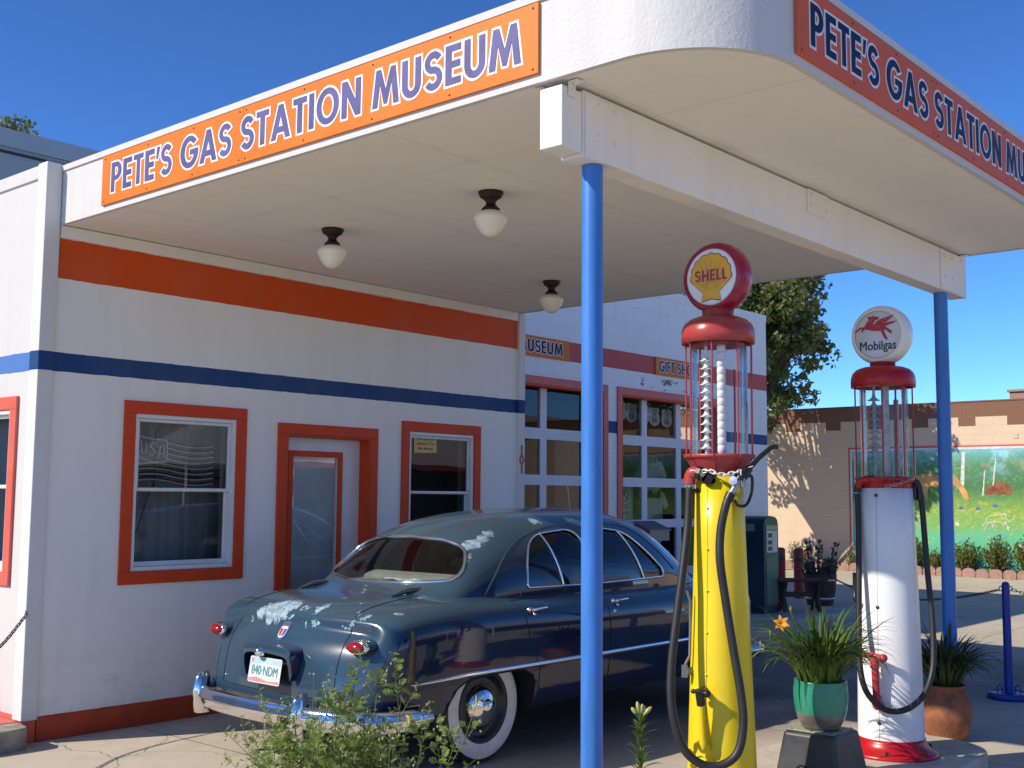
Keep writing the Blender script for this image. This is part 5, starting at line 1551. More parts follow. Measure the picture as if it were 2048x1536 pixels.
    m = MB(); m.box(x - 0.155, x + 0.155, y - 0.199, y - 0.1915, 1.22, 1.285); m.box(x - 0.207, x - 0.2012, y - 0.05, y + 0.10, 1.20, 1.30)
    m.build('badge', simple('dull_silver', (0.25, 0.28, 0.28), 0.4, metal=0.4), t)
    # bench
    t = thing('bench', (11.15, 0.12, 0.09), 'low rustic dark wooden bench beside the teal fuel dispenser', 'bench', rot=(0, 0, R(-38)))
    wood = simple('dark_bench_wood', (0.085, 0.042, 0.022), 0.75, var=0.4, scale=8, bump=0.3)
    m = MB(); m.box(-0.36, 0.36, -0.16, -0.005, 0.41, 0.45); m.box(-0.36, 0.36, 0.005, 0.16, 0.41, 0.45)
    m.build('seat', wood, t, local=True, bevel=0.006)
    for s in (-1, 1):
        m = MB(); m.prism([(-0.15, 0), (-0.08, 0), (0, 0.10), (0.08, 0), (0.15, 0), (0.075, 0.21), (0.15, 0.408), (-0.15, 0.408), (-0.075, 0.21)], lambda a, c, q: Vector((q, a, c)), s * 0.25 - 0.02, s * 0.25 + 0.02)
        m.build('leg', wood, t, local=True, bevel=0.004)
    m = MB(); m.box(-0.228, 0.228, -0.02, 0.02, 0.20, 0.27); m.build('stretcher', wood, t, local=True)
    # barrel planter
    x, y = 12.28, 0.36
    t = thing('barrel_planter', (x, y, 0.09), 'half barrel planter of dark staves standing right of the bench', 'planter')
    m = MB()
    for k in range(18):
        a0, a1 = 2 * PI * k / 18 + 0.012, 2 * PI * (k + 1) / 18 - 0.012
        rows = []
        for z, r in ((0.09, 0.185), (0.30, 0.225), (0.55, 0.245)):
            rows.append([Vector((x + r * math.cos(a), y + r * math.sin(a), z)) for a in (a0, (a0 + a1) / 2, a1)] + [Vector((x + (r - 0.025) * math.cos(a), y + (r - 0.025) * math.sin(a), z)) for a in (a1, a0)])
        m.grid(rows, cv=True, smooth=False); m.add(rows[-1], [(0, 1, 2, 3, 4)])
    m.build('staves', wood, t)
    m = MB()
    for z, r in ((0.19, 0.207), (0.46, 0.242)): m.lathe([(r, z - 0.02), (r + 0.003, z - 0.02), (r + 0.006, z + 0.02), (r, z + 0.02)], (x, y, 0), 36, caps=False)
    m.build('hoop', M['steel'], t)
    m = MB(); m.lathe([(0.21, 0.50), (0, 0.52)], (x, y, 0), 24); m.build('potting_soil', M['screw'], t)
    # red bollards
    rb = simple('bollard_red', (0.36, 0.022, 0.022), 0.45, var=0.2); gd = simple('bollard_green_patch', (0.03, 0.07, 0.045), 0.5)
    for (bx, by, lab) in ((13.22, 1.50, 'red steel bollard just right of the teal fuel dispenser'), (13.10, 1.12, 'red steel bollard behind the wooden bench, right one of the pair')):
        t = thing('bollard', (bx, by, 0.09), lab, 'bollard', 'red bollards by the garage')
        m = MB(); m.lathe([(0.078, 0.09), (0.078, 0.82), (0.072, 0.845), (0.05, 0.862), (0, 0.868)], (bx, by, 0), 28); m.build('pipe', rb, t)
        m = MB(); m.lathe([(0.0792, 0.66), (0.0792, 0.73)], (bx, by, 0), 28, caps=False); m.build('band', gd, t)

build_props()
# ------------------------------------------------------------------ the parked sedan (x forward from the rear axle, y to its left, z up)
def car_paint():
    b = NB('car_blue_paint')
    o = b.obj()
    x, y, z = b.xyz(o)
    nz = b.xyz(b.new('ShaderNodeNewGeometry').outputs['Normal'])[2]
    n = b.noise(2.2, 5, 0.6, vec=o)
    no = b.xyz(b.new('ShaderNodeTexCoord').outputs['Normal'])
    fade_lit = b.math('MULTIPLY', b.math('MAXIMUM', b.step(nz, 0.15, 0.8), b.math('MULTIPLY', b.step(b.math('MULTIPLY', no[0], -1.0), 0.35, 0.85), 0.7)), b.math('MULTIPLY_ADD', n, 0.4, 0.65), clamp=True)  # weathered top, plus a sunlit rear lightened in the colour
    col = b.mix(fade_lit, (0.0035, 0.013, 0.046), (0.040, 0.086, 0.118))
    # lost clear-coat: pale patches with ragged edges
    w = b.new('ShaderNodeTexNoise'); w.inputs['Scale'].default_value = 20; w.inputs['Detail'].default_value = 7; w.inputs['Roughness'].default_value = 0.68
    b.L.new(o, w.inputs['Vector'])
    sub = b.new('ShaderNodeVectorMath', operation='SUBTRACT'); b.L.new(w.outputs['Color'], sub.inputs[0]); sub.inputs[1].default_value = (0.5, 0.5, 0.5)
    scv = b.new('ShaderNodeVectorMath', operation='SCALE'); b.L.new(sub.outputs[0], scv.inputs[0]); scv.inputs['Scale'].default_value = 0.16
    wv = b.new('ShaderNodeVectorMath', operation='ADD'); b.L.new(o, wv.inputs[0]); b.L.new(scv.outputs[0], wv.inputs[1])
    mask = None
    for (px, py, pz, r) in CAR_PATCHES:
        d = b.new('ShaderNodeVectorMath', operation='DISTANCE')
        b.L.new(wv.outputs[0], d.inputs[0]); d.inputs[1].default_value = (px, py, pz)
        v = b.math('SUBTRACT', 1.0, b.step(d.outputs['Value'], r * 0.78, r * 1.04))
        mask = v if mask is None else b.math('MAXIMUM', mask, v)
    speck = b.math('GREATER_THAN', b.noise(42.0, 2, vec=o), 0.735)
    spot = b.math('MULTIPLY', speck, b.math('MULTIPLY', b.step(nz, 0.3, 0.6), b.math('SUBTRACT', 1.0, b.step(x, -0.45, 0.0))))
    mask = b.math('MAXIMUM', mask, b.math('MULTIPLY', spot, b.step(b.noise(3.0, 2, vec=o), 0.5, 0.6)))
    col = b.mix(mask, col, b.mix(b.step(b.noise(30, 3, vec=o), 0.35, 0.65), (0.16, 0.25, 0.31), (0.36, 0.46, 0.52)))
    rough = b.math('ADD', b.math('MULTIPLY', fade_lit, 0.20), b.math('MULTIPLY_ADD', mask, 0.3, 0.16))
    pr = b.principled(Base_Color=col, Roughness=rough)
    pr.inputs['Metallic'].default_value = 0.0
    b.L.new(b.math('MULTIPLY', b.math('SUBTRACT', 1.0, mask), 0.9), pr.inputs['Coat Weight'])
    b.L.new(b.math('MULTIPLY_ADD', fade_lit, 0.10, 0.015), pr.inputs['Coat Roughness'])
    pr.inputs['Coat IOR'].default_value = 1.5
    pr.inputs['Specular IOR Level'].default_value = 0.12
    bm_ = b.noise(1.6, 2, vec=o)
    nrm = b.bump(bm_, 0.05, 0.05)
    b.L.new(nrm, pr.inputs['Normal']); b.L.new(nrm, pr.inputs['Coat Normal'])
    return b.m

CAR_PATCHES = [
    (-.88, .30, .91, .055), (-.865, .24, .943, .055), (-.85, .17, .955, .06), (-.82, .10, .973, .065), (-.835, .02, .968, .05), (-.895, .12, .90, .05), (-.90, .20, .885, .045), (-.88, .06, .93, .05),
    (-.842, -.09, .964, .028), (-.837, -.20, .963, .038), (-.80, -.22, .979, .028), (-.896, -.23, .883, .028), (-.90, -.16, .875, .016), (-.89, .38, .86, .025), (-.895, -.02, .912, .02),
    (-.647, -.209, 1.017, .018), (-.674, -.41, 1.002, .014), (-.863, -.518, .894, .022), (-.867, -.49, .881, .016), (-.823, -.593, .937, .022), (-.80, -.61, .948, .018), (-.85, -.53, .923, .014), (-.796, -.527, .959, .012), (-.848, -.34, .949, .012), (-.685, -.75, .962, .022), (-.37, -.56, 1.02, .02),
    (.108, -.51, 1.302, .045), (.16, -.495, 1.323, .045), (.208, -.50, 1.335, .06), (.261, -.495, 1.36, .045), (.298, -.50, 1.369, .04), (.373, -.487, 1.397, .042), (.08, -.55, 1.26, .03), (.88, -.451, 1.478, .05), (1.26, -.48, 1.475, .055), (1.31, -.50, 1.46, .05)]

CX, CY, CYAW = 1.65, -1.815, 0.0

def baked(o):
    """replace an object's mesh by its evaluated one"""
    dg = bpy.context.evaluated_depsgraph_get()
    dg.update()
    me = bpy.data.meshes.new_from_object(o.evaluated_get(dg))
    old = o.data
    o.modifiers.clear()
    o.data = me
    bpy.data.meshes.remove(old)
    return o

def boolean(o, cutter_mb, op='DIFFERENCE'):
    c = cutter_mb.build('cutter', [m for m in o.data.materials] or [None], o.parent, local=True)
    md = o.modifiers.new('b', 'BOOLEAN'); md.operation = op; md.object = c; md.solver = 'EXACT'
    baked(o)
    bpy.data.objects.remove(c)

def pchip(xs, ys):
    n = len(xs)
    h = [xs[i + 1] - xs[i] for i in range(n - 1)]; d = [(ys[i + 1] - ys[i]) / h[i] for i in range(n - 1)]
    m = [d[0]] + [0 if d[i - 1] * d[i] <= 0 else 2 * d[i - 1] * d[i] / (d[i - 1] + d[i]) for i in range(1, n - 1)] + [d[-1]]
    def f(x):
        x = max(xs[0], min(xs[-1], x))
        i = max(0, min(n - 2, next((k for k in range(n - 1) if x <= xs[k + 1]), n - 2)))
        t = (x - xs[i]) / h[i]
        return (ys[i] * (1 + 2 * t) * (1 - t) ** 2 + m[i] * h[i] * t * (1 - t) ** 2 + ys[i + 1] * t * t * (3 - 2 * t) + m[i + 1] * h[i] * t * t * (t - 1))
    return f

def body_mesh():
    #       x      W     zs     zc     zb
    ST = [(-1.005, .725, .850, .872, .40), (-0.93, .815, .905, .945, .355), (-0.76, .885, .958, 1.010, .315), (-0.45, .912, .985, 1.058, .29), (-0.05, .918, .995, 1.078, .285),
          (0.35, .918, .990, 1.060, .285), (0.80, .920, .975, 1.030, .285), (1.30, .920, .968, 1.030, .285), (1.90, .917, .965, 1.030, .285), (2.35, .91, .962, 1.045, .285),
          (2.70, .905, .96, 1.05, .285), (3.02, .885, .95, 1.035, .29), (3.28, .835, .925, .985, .31), (3.44, .76, .875, .92, .34), (3.53, .67, .82, .85, .40)]
    fk = [.925, .965, .995, 1.0, .985, .89]
    zk = [0, .12, .40, .70, .91, 1]
    yf = [0, .46, .84, 1]
    lean0 = [-.035, -.045, -.035, -.008, .045, .105]
    NI = len(ST)
    def pos(i, j, k):
        x, W, zs, zc, zb = ST[i]
        a = abs(j)
        hw = W * fk[k]
        y = hw * yf[a]
        z = zb + (zs - zb) * zk[k]
        if k == 5: z = zs + (zc - zs) * (1, .80, .34, 0)[a]
        q = abs(y) / W
        if i == 0: x += lean0[k] + 0.115 * q ** 2.6
        elif i == 1: x += 0.5 * lean0[k] * (0.5 if k > 3 else 1) + 0.085 * q ** 2.6
        elif i == 2: x += 0.035 * q ** 2.6
        elif i == NI - 1: x -= 0.14 * q ** 2.4
        elif i == NI - 2: x -= 0.08 * q ** 2.4
        return Vector((x, y if j >= 0 else -y, z))
    idx = {}; V = []; F = []
    def vid(i, j, k):
        if (i, j, k) not in idx:
            idx[(i, j, k)] = len(V); V.append(pos(i, j, k))
        return idx[(i, j, k)]
    ring = [(j, 0) for j in range(-3, 3)] + [(3, k) for k in range(0, 5)] + [(j, 5) for j in range(3, -3, -1)] + [(-3, k) for k in range(5, 0, -1)]
    for i in range(NI - 1):
        for a in range(len(ring)):
            p, q = ring[a], ring[(a + 1) % len(ring)]
            F.append([vid(i, *p), vid(i, *q), vid(i + 1, *q), vid(i + 1, *p)])
    for i in (0, NI - 1):
        for j in range(-3, 3):
            for k in range(5):
                F.append([vid(i, j, k), vid(i, j + 1, k), vid(i, j + 1, k + 1), vid(i, j, k + 1)])
    mb = MB(); mb.add(V, F, True)
    return mb

GX = [-.56, -.42, -.27, -.16, -.02, .13, .30, .48, .78, 1.1, 1.5, 1.8, 2.0, 2.15, 2.3, 2.5, 2.68, 2.85]
GY = [.52, .60, .665, .69, .715, .73, .742, .748, .752, .755, .755, .75, .745, .74, .73, .715, .69, .65]
GZ = [1.03, 1.05, 1.075, 1.125, 1.255, 1.378, 1.455, 1.502, 1.540, 1.560, 1.566, 1.555, 1.528, 1.475, 1.385, 1.225, 1.07, .99]
g_y, g_z = pchip(GX, GY), pchip(GX, GZ)

def gh_rows(inset=0.0, nx=110, nt=72):
    rows = []
    for i in range(nx + 1):
        s = i / nx
        x = GX[0] + (GX[-1] - GX[0]) * s
        yb, zt, zb = g_y(x) - inset, g_z(x) - inset, 0.93
        r = []
        for k in range(nt + 1):
            th = PI * k / nt
            c, sn = math.cos(th), math.sin(th)
            y = yb * (abs(c) ** (2 / 2.75)) * (1 if c > 0 else -1)
            z = zb + (zt - zb) * (max(0.0, sn) ** (2 / 2.35))
            r.append(Vector((x, y, z)))
        rows.append(r)
    return rows

def rounded(pts, rad, n=6):
    """polygon with rounded corners"""
    out = []
    m = len(pts)
    for i in range(m):
        p, a, q = Vector(pts[i]), Vector(pts[i - 1]), Vector(pts[(i + 1) % m])
        r = rad[i] if isinstance(rad, (list, tuple)) else rad
        d1 = (a - p); d2 = (q - p)
        r1 = min(r, d1.length * 0.48); r2 = min(r, d2.length * 0.48)
        s, e = p + d1.normalized() * r1, p + d2.normalized() * r2
        for k in range(n + 1):
            t = k / n
            v = s * (1 - t) ** 2 + p * 2 * t * (1 - t) + e * t * t
            out.append((v.x, v.y))
    return out

W_REAR_SIDE = rounded([(0.475, 1.050), (0.505, 1.185), (0.60, 1.325), (0.745, 1.392), (1.085, 1.420), (1.172, 1.40), (1.196, 1.27), (1.196, 1.042)], [.03, .06, .10, .08, .04, .05, .05, .02])
W_FRONT_SIDE = rounded([(1.27, 1.042), (1.27, 1.29), (1.285, 1.425), (1.52, 1.420), (1.755, 1.395), (2.10, 1.10), (2.085, 1.052)], [.02, .05, .04, .04, .09, .05, .03])
W_BACK = rounded([(-0.575, 1.112), (-0.60, 1.17), (-0.50, 1.315), (-0.30, 1.362), (0, 1.375), (0.30, 1.362), (0.50, 1.315), (0.60, 1.17), (0.575, 1.112), (0.3, 1.093), (0, 1.088), (-0.3, 1.093)], [.04, .09, .10, .05, .05, .05, .10, .09, .04, .05, .05, .05])
W_FRONT = rounded([(-0.60, 1.10), (-0.56, 1.36), (-0.3, 1.45), (0.3, 1.45), (0.56, 1.36), (0.60, 1.10), (0.3, 1.07), (-0.3, 1.07)], [.05, .1, .06, .06, .1, .05, .05, .05])

def build_car():
    paint = car_paint()
    dark = simple('car_underseal', (0.008, 0.008, 0.009), 0.85)
    inner = simple('car_interior_trim', (0.34, 0.335, 0.31), 0.85)
    chrome = M['chrome']
    t = thing('sedan', (CX, CY, 0), 'old dark blue four door sedan with flaking paint and whitewall tyres parked under the canopy', 'car', rot=(0, 0, CYAW))
    ORIGIN[t] = Vector((0, 0, 0))
    # --- lower body
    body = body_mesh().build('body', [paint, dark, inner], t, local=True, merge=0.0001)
    sd = body.modifiers.new('s', 'SUBSURF'); sd.levels = 3; sd.render_levels = 3
    baked(body)
    arch = [(-.52, .10), (-.44, .33), (-.385, .44), (-.34, .505), (-.26, .545), (0, .560), (.2, .562), (.28, .552), (.345, .52), (.375, .46), (.385, .30), (.39, .10)]
    arch_f = [(2.896 + a, c) for a, c in ((-.42, .10), (-.41, .40), (-.36, .50), (-.26, .56), (0, .575), (.26, .56), (.36, .50), (.41, .40), (.44, .10))]
    for poly in (arch, arch_f):
        for sg in (-1, 1):
            mb = MB(); mb.prism(poly, lambda a, c, q: Vector((a, q, c)), sg * 1.2, sg * 0.58, mi=1)
            boolean(body, mb)
    cab = MB(); cab.box(0.12, 2.42, -0.70, 0.70, 0.40, 1.3, mi=2)
    boolean(body, cab)
    me = body.data
    bm = bmesh.new(); bm.from_mesh(me)
    bmesh.ops.recalc_face_normals(bm, faces=bm.faces)
    for f in bm.faces:
        c = f.calc_center_median()
        if abs(c.y) < 0.66 and c.z < 0.60 and (-0.55 < c.x < 0.42 or 2.4 < c.x < 3.4) and (c.z > 0.30): f.material_index = 1
        if c.z < 0.302 and abs(f.normal.z) > 0.8: f.material_index = 1
        f.smooth = f.calc_area() < 0.004
    # --- cut the doors and the boot lid out of the skin
    def cut(poly, axes, sel):
        for i in range(len(poly)):
            p, q = poly[i], poly[(i + 1) % len(poly)]
            d = Vector((q[0] - p[0], q[1] - p[1]))
            if d.length < 1e-5: continue
            d.normalize()
            lo = [min(p[k], q[k]) - 0.02 for k in (0, 1)]; hi = [max(p[k], q[k]) + 0.02 for k in (0, 1)]
            co = Vector((0, 0, 0)); no = Vector((0, 0, 0))
            co[axes[0]], co[axes[1]] = p; no[axes[0]], no[axes[1]] = -d.y, d.x
            fs = [f for f in bm.faces if sel(f) and all(min(v.co[axes[k]] for v in f.verts) < hi[k] and max(v.co[axes[k]] for v in f.verts) > lo[k] for k in (0, 1))]
            geom = list({v for f in fs for v in f.verts}) + list({e for f in fs for e in f.edges}) + fs
            bmesh.ops.bisect_plane(bm, geom=geom, plane_co=co, plane_no=no, dist=1e-5)
    def inside(poly, x, y):
        r = False
        for i in range(len(poly)):
            (x1, y1), (x2, y2) = poly[i - 1], poly[i]
            if (y1 > y) != (y2 > y) and x < (x2 - x1) * (y - y1) / (y2 - y1) + x1: r = not r
        return r
    rear_door = [(.225, .985), (.275, .87), (.305, .73), (.355, .64), (.405, .575), (.412, .45), (.405, .325), (1.150, .325), (1.163, .60), (1.160, .985)]
    front_door = [(1.163, .985), (1.166, .60), (1.153, .325), (2.20, .325), (2.225, .60), (2.235, .985)]
    lid_top = [(-.31, -.47), (-.265, -.38), (-.25, 0), (-.265, .38), (-.31, .47), (-.40, .53), (-1.25, .53), (-1.25, -.53), (-.40, -.53)]
    pieces = []
    for name, poly, axes, sel in [('door', rear_door, (0, 2), lambda f: f.normal.y < -0.15 and f.material_index == 0), ('door', front_door, (0, 2), lambda f: f.normal.y < -0.15 and f.material_index == 0),
                                  ('door', rear_door, (0, 2), lambda f: f.normal.y > 0.15 and f.material_index == 0), ('door', front_door, (0, 2), lambda f: f.normal.y > 0.15 and f.material_index == 0)]:
        cut(poly, axes, sel)
        pieces.append((name, [f for f in bm.faces if sel(f) and abs(f.calc_center_median().y) > 0.72 and inside(poly, f.calc_center_median().x, f.calc_center_median().z)]))
    selb = lambda f: f.material_index == 0 and f.calc_center_median().x < -0.05 and abs(f.calc_center_median().y) < 0.66 and (f.normal.z > 0.1 or f.normal.x < -0.3) and f.calc_center_median().z > 0.40
    cut(lid_top, (0, 1), selb)
    cut([(-0.6, .475), (0.6, .475)], (1, 2), lambda f: selb(f) and f.normal.x < -0.3)
    pieces.append(('trunk_lid', [f for f in bm.faces if selb(f) and inside(lid_top, f.calc_center_median().x, f.calc_center_median().y) and (f.calc_center_median().z > .475)]))
    parts = []
    for name, fs in pieces:
        b2 = bmesh.new(); vm = {}
        for f in fs:
            if not f.is_valid: continue
            vs = []
            for v in f.verts:
                if v not in vm: vm[v] = b2.verts.new(v.co)
                vs.append(vm[v])
            try: nf = b2.faces.new(vs)
            except ValueError: continue
            nf.smooth = True
        m2 = bpy.data.meshes.new(name); b2.to_mesh(m2); b2.free(); m2.materials.append(paint)
        o2 = bpy.data.objects.new(name, m2); COL.objects.link(o2); o2.parent = t; ORIGIN[o2] = Vector((0, 0, 0))
        parts.append(o2)
    full = bm.copy()
    bmesh.ops.delete(bm, geom=[f for _, fs in pieces for f in fs if f.is_valid], context='FACES')
    bm.to_mesh(me); bm.free()
    tree_b = BVHTree.FromBMesh(full); full.free()
    def hit(o, d):
        r = tree_b.ray_cast(Vector(o), Vector(d)); return r[0]
    def side(x, z, s=-1, push=0.0):
        h = hit((x, s * 2, z), (0, -s, 0))
        return None if h is None else h + Vector((0, s * push, 0))
    # seams between panels
    for o2, (name, fs), poly in zip(parts, pieces, (rear_door, front_door, rear_door, front_door)):
        s = -1 if parts.index(o2) < 2 else 1
        m = MB(); path = []
        for i in range(len(poly)):
            p, q = poly[i], poly[(i + 1) % len(poly)]
            for k in range(8):
                h = side(p[0] + (q[0] - p[0]) * k / 8, p[1] + (q[1] - p[1]) * k / 8, s)
                if h is not None: path.append(h)
        m.tube(path, 0.0032, 6, closed=True); m.build('seam', dark, o2, local=True)
    lid = parts[4]
    m = MB()
    path = []
    for i in range(30):
        z = 0.478 + (0.86 - 0.478) * i / 29
        h = hit((-3, 0.53, z), (1, 0, 0));  path.append(h)
    x_end = path[-1].x
    top = []
    for i in range(1, 40):
        x = x_end + 0.01 + (-0.40 - x_end - 0.01) * i / 39
        top.append(hit((x, 0.53, 3), (0, 0, -1)))
    front = [hit((a, c, 3), (0, 0, -1)) for a, c in ((-.35, .50), (-.31, .47), (-.28, .42), (-.265, .38), (-.255, .2), (-.25, 0))]
    left = [p for p in path + top + front if p is not None]
    right = [Vector((p.x, -p.y, p.z)) for p in reversed(left)]
    bottom = [hit((-3, -0.53 + 1.06 * i / 24, .478), (1, 0, 0)) for i in range(1, 24)]
    m.tube(left + right[1:] + [p for p in bottom if p is not None], 0.0034, 6, closed=True)
    m.build('seam', dark, lid, local=True)
    # vertical seam of each rear wing below the lamps
    m = MB()
    for s in (-1, 1):
        m.tube([p for p in [hit((-3, s * 0.655, z / 100), (1, 0, 0)) for z in range(46, 70, 2)] if p is not None], 0.0026, 6)
    m.build('wing_seam', dark, body, local=True)

    # --- greenhouse
    mb = MB(); rows = gh_rows(); mb.grid(rows, smooth=True)
    tree_g = BVHTree.FromPolygons([v for v in mb.v], mb.f)
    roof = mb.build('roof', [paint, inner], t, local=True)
    sf = roof.modifiers.new('sol', 'SOLIDIFY'); sf.thickness = 0.022; sf.offset = -1; sf.material_offset = 1; sf.material_offset_rim = 1; sf.use_even_offset = True
    baked(roof)
    for poly in (W_REAR_SIDE, W_FRONT_SIDE):
        c = MB(); c.prism(poly, lambda a, b2, q: Vector((a, q, b2)), -1.2, 1.2, mi=1); boolean(roof, c)
    c = MB(); c.prism(W_BACK, lambda a, b2, q: Vector((q, a, b2)), -0.8, 0.62, mi=1); boolean(roof, c)
    c = MB(); c.prism(W_FRONT, lambda a, b2, q: Vector((q, a, b2)), 1.98, 3.2, mi=1); boolean(roof, c)
    for p in roof.data.polygons: p.use_smooth = p.area < 0.003
    roof.data.set_sharp_from_angle(angle=R(35))
    # glass liners
    cg = glass('car_glass', (0.80, 0.86, 0.84), 0.0, 1.5, 1.3)
    gr = gh_rows(0.012)
    def liner(name, sel):
        g = MB(); n2 = len(gr[0]); use = {}
        fs = []
        for i in range(len(gr) - 1):
            for k in range(n2 - 1):
                c = (gr[i][k] + gr[i + 1][k + 1]) / 2
                if sel(c): fs.append(((i, k), (i, k + 1), (i + 1, k + 1), (i + 1, k)))
        vs = []
        for f in fs:
            for q in f:
                if q not in use: use[q] = len(vs); vs.append(gr[q[0]][q[1]])
        g.add(vs, [[use[q] for q in f] for f in fs], True)
        return g.build(name, cg, t, local=True, recalc=False)
    def grown(poly, d): return grow(_orient(list(poly), True), d)
    bk = grown(W_BACK, 0.02); ft = grown(W_FRONT, 0.02); r1 = grown(W_REAR_SIDE, 0.02); f1 = grown(W_FRONT_SIDE, 0.02)
    w_back = liner('rear_window', lambda c: c.x < 0.45 and inside(bk, c.y, c.z) and abs(c.y) < 0.62)
    w_front = liner('windscreen', lambda c: c.x > 2.0 and inside(ft, c.y, c.z))
    sw = []
    for s in (-1, 1):
        sw.append((s, r1, liner('side_window', lambda c, s=s: c.y * s > 0.3 and inside(r1, c.x, c.z)), W_REAR_SIDE))
        sw.append((s, f1, liner('side_window', lambda c, s=s: c.y * s > 0.3 and inside(f1, c.x, c.z)), W_FRONT_SIDE))
    def gside(x, z, s, push=0.0):
        r = tree_g.ray_cast(Vector((x, s * 2, z)), Vector((0, -s, 0)))
        return None if r[0] is None else r[0] + Vector((0, s * push, 0))
    for s, _, o2, poly in sw:
        m = MB()
        pts = []
        dens = []
        for i in range(len(poly)):
            p, q = poly[i], poly[(i + 1) % len(poly)]
            n = max(1, int(math.dist(p, q) / 0.04))
            dens += [(p[0] + (q[0] - p[0]) * k / n, p[1] + (q[1] - p[1]) * k / n) for k in range(n)]
        for a, b2 in dens:
            h = gside(a, b2, s, 0.001)
            if h is not None: pts.append(h)
        m.tube(pts, 0.0078, 8, closed=True)
        x0, x1 = (0.80, 0.855) if poly is W_REAR_SIDE else (1.70, 1.825)
        zt, zb = (1.395, 1.05) if poly is W_REAR_SIDE else (1.395, 1.05)
        bar = [gside(x0 + (x1 - x0) * k / 10, zt + (zb - zt) * k / 10, s, -0.006) for k in range(11)]
        m.tube([p for p in bar if p is not None], 0.0085, 8)
        m.build('chrome_trim', chrome, o2, local=True)
    def gback(y, z, sgn):
        r = tree_g.ray_cast(Vector((-2 if sgn < 0 else 5, y, z)), Vector((1 if sgn < 0 else -1, 0, 0)))
        return r[0]
    for o2, poly, sgn in ((w_back, W_BACK, -1), (w_front, W_FRONT, 1)):
        pts = []
        for i in range(len(poly)):
            p, q = poly[i], poly[(i + 1) % len(poly)]
            n = max(1, int(math.dist(p, q) / 0.04))
            for k in range(n):
                h = gback(p[0] + (q[0] - p[0]) * k / n, p[1] + (q[1] - p[1]) * k / n, sgn)
                if h is not None: pts.append(h)
        m = MB(); m.tube(pts, 0.012, 8, closed=True); m.build('chrome_trim', chrome, o2, local=True)
    m = MB()
    h0, h1 = gback(0.0, 1.44, 1), gback(0.0, 1.08, 1)
    if h0 and h1: m.tube([h0, h1], 0.012, 8); m.build('screen_pillar', chrome, w_front, local=True)
    # drip rail and quarter line
    m = MB()
    rail = smooth_path([(a, 0, c) for a, c in ((.07, 1.01), (.18, 1.12), (.31, 1.233), (.44, 1.312), (.595, 1.372), (.80, 1.42), (1.036, 1.449), (1.3, 1.462), (1.6, 1.455), (1.85, 1.42), (2.05, 1.29), (2.27, 1.10))], 6)
    for s in (-1, 1):
        m.tube([p for p in [gside(q.x, q.z, s, 0.001) for q in rail] if p is not None], 0.0058, 6)
    m.build('drip_rail', paint, roof, local=True)
    # --- chrome strips, handles, badge
    for s in (-1, 1):
        m = MB()
        pts = [side(-0.70 + (2.45 + 0.70) * k / 60, 0.566 + 0.018 * min(1, k / 8), s, 0.0) for k in range(61)]
        pts = [p for p in pts if p is not None]
        m.tube(pts, [0.003 + 0.0135 * min(1, i / 7) for i in range(len(pts))], 8, flat=0.6)
        m.build('side_strip', chrome, body, local=True)
    for o2, x, z in ((parts[0], 0.325, 0.925), (parts[1], 1.245, 0.925), (parts[2], 0.325, 0.925), (parts[3], 1.245, 0.925)):
        s = -1 if o2 in parts[:2] else 1
        a, c = side(x, z, s, 0.0), side(x + 0.15, z, s, 0.0)
        m = MB()
        m.lathe([(0.020, 0), (0.019, 0.012), (0.012, 0.022), (0.010, 0.035)], a, 14, (0, s, 0.2))
        m.tube(smooth_path([a + Vector((-0.02, s * 0.036, 0.004)), a + Vector((0.02, s * 0.044, 0.007)), a + Vector((0.08, s * 0.044, 0.010)), a + Vector((0.145, s * 0.034, 0.010))], 5), [0.011] * 5 + [0.0095] * 5 + [0.008] * 5 + [0.006], 10, flat=0.6)
        m.lathe([(0.009, 0), (0.010, 0.012), (0.006, 0.018), (0, 0.019)], a + Vector((0.012, s * 0.028, -0.022)), 10, (0, s, -0.3))
        m.build('handle', chrome, o2, local=True)
    m = MB()
    p = side(1.225, 0.86, -1); m.lathe([(0.014, 0), (0.013, 0.006), (0, 0.008)], p, 16, (0, -1, 0.1)); m.build('lock', chrome, parts[1], local=True)
    # badge on the lid
    p = hit((-3, 0.0, 0.825), (1, 0, 0)); p2 = hit((-3, 0.0, 0.785), (1, 0, 0)); p3 = hit((-3, 0.0, 0.865), (1, 0, 0))
    up = (p3 - p2).normalized()
    f = frame(p + up.cross(Y3) * -0.006, -Y3, up)
    shape = [(-.030, .047), (0, .054), (.030, .047), (.034, .02), (.030, -.03), (.016, -.048), (0, -.054), (-.016, -.048), (-.030, -.03), (-.034, .02)]
    shape = [(a * 1.25, c * 1.25) for a, c in shape]
    m = MB(); m.prism(shape, f, -0.004, 0.010); bd = m.build('badge', chrome, lid, local=True, bevel=0.003)
    m = MB(); m.prism([(a * .78, c * .62 - .010) for a, c in shape], f, 0.0108, 0.0108)
    m.build('badge_field', simple('badge_white', (0.7, 0.7, 0.7), 0.3), bd, local=True, recalc=False)
    m = MB(); m.prism([(-.031, .012), (-.004, .012), (-.004, -.040), (-.022, -.032)], f, 0.0114, 0.0114)
    m.build('badge_red', simple('badge_red', (0.45, 0.03, 0.05), 0.3), bd, local=True, recalc=False)
    m = MB(); m.prism([(.004, .012), (.030, .012), (.024, -.03), (.004, -.042)], f, 0.0114, 0.0114)
    m.build('badge_blue', simple('badge_blue', (0.08, 0.07, 0.25), 0.3), bd, local=True, recalc=False)
    # number plate in its hooded recess
    py = -0.02
    px = hit((-3, py, 0.60), (1, 0, 0)).x
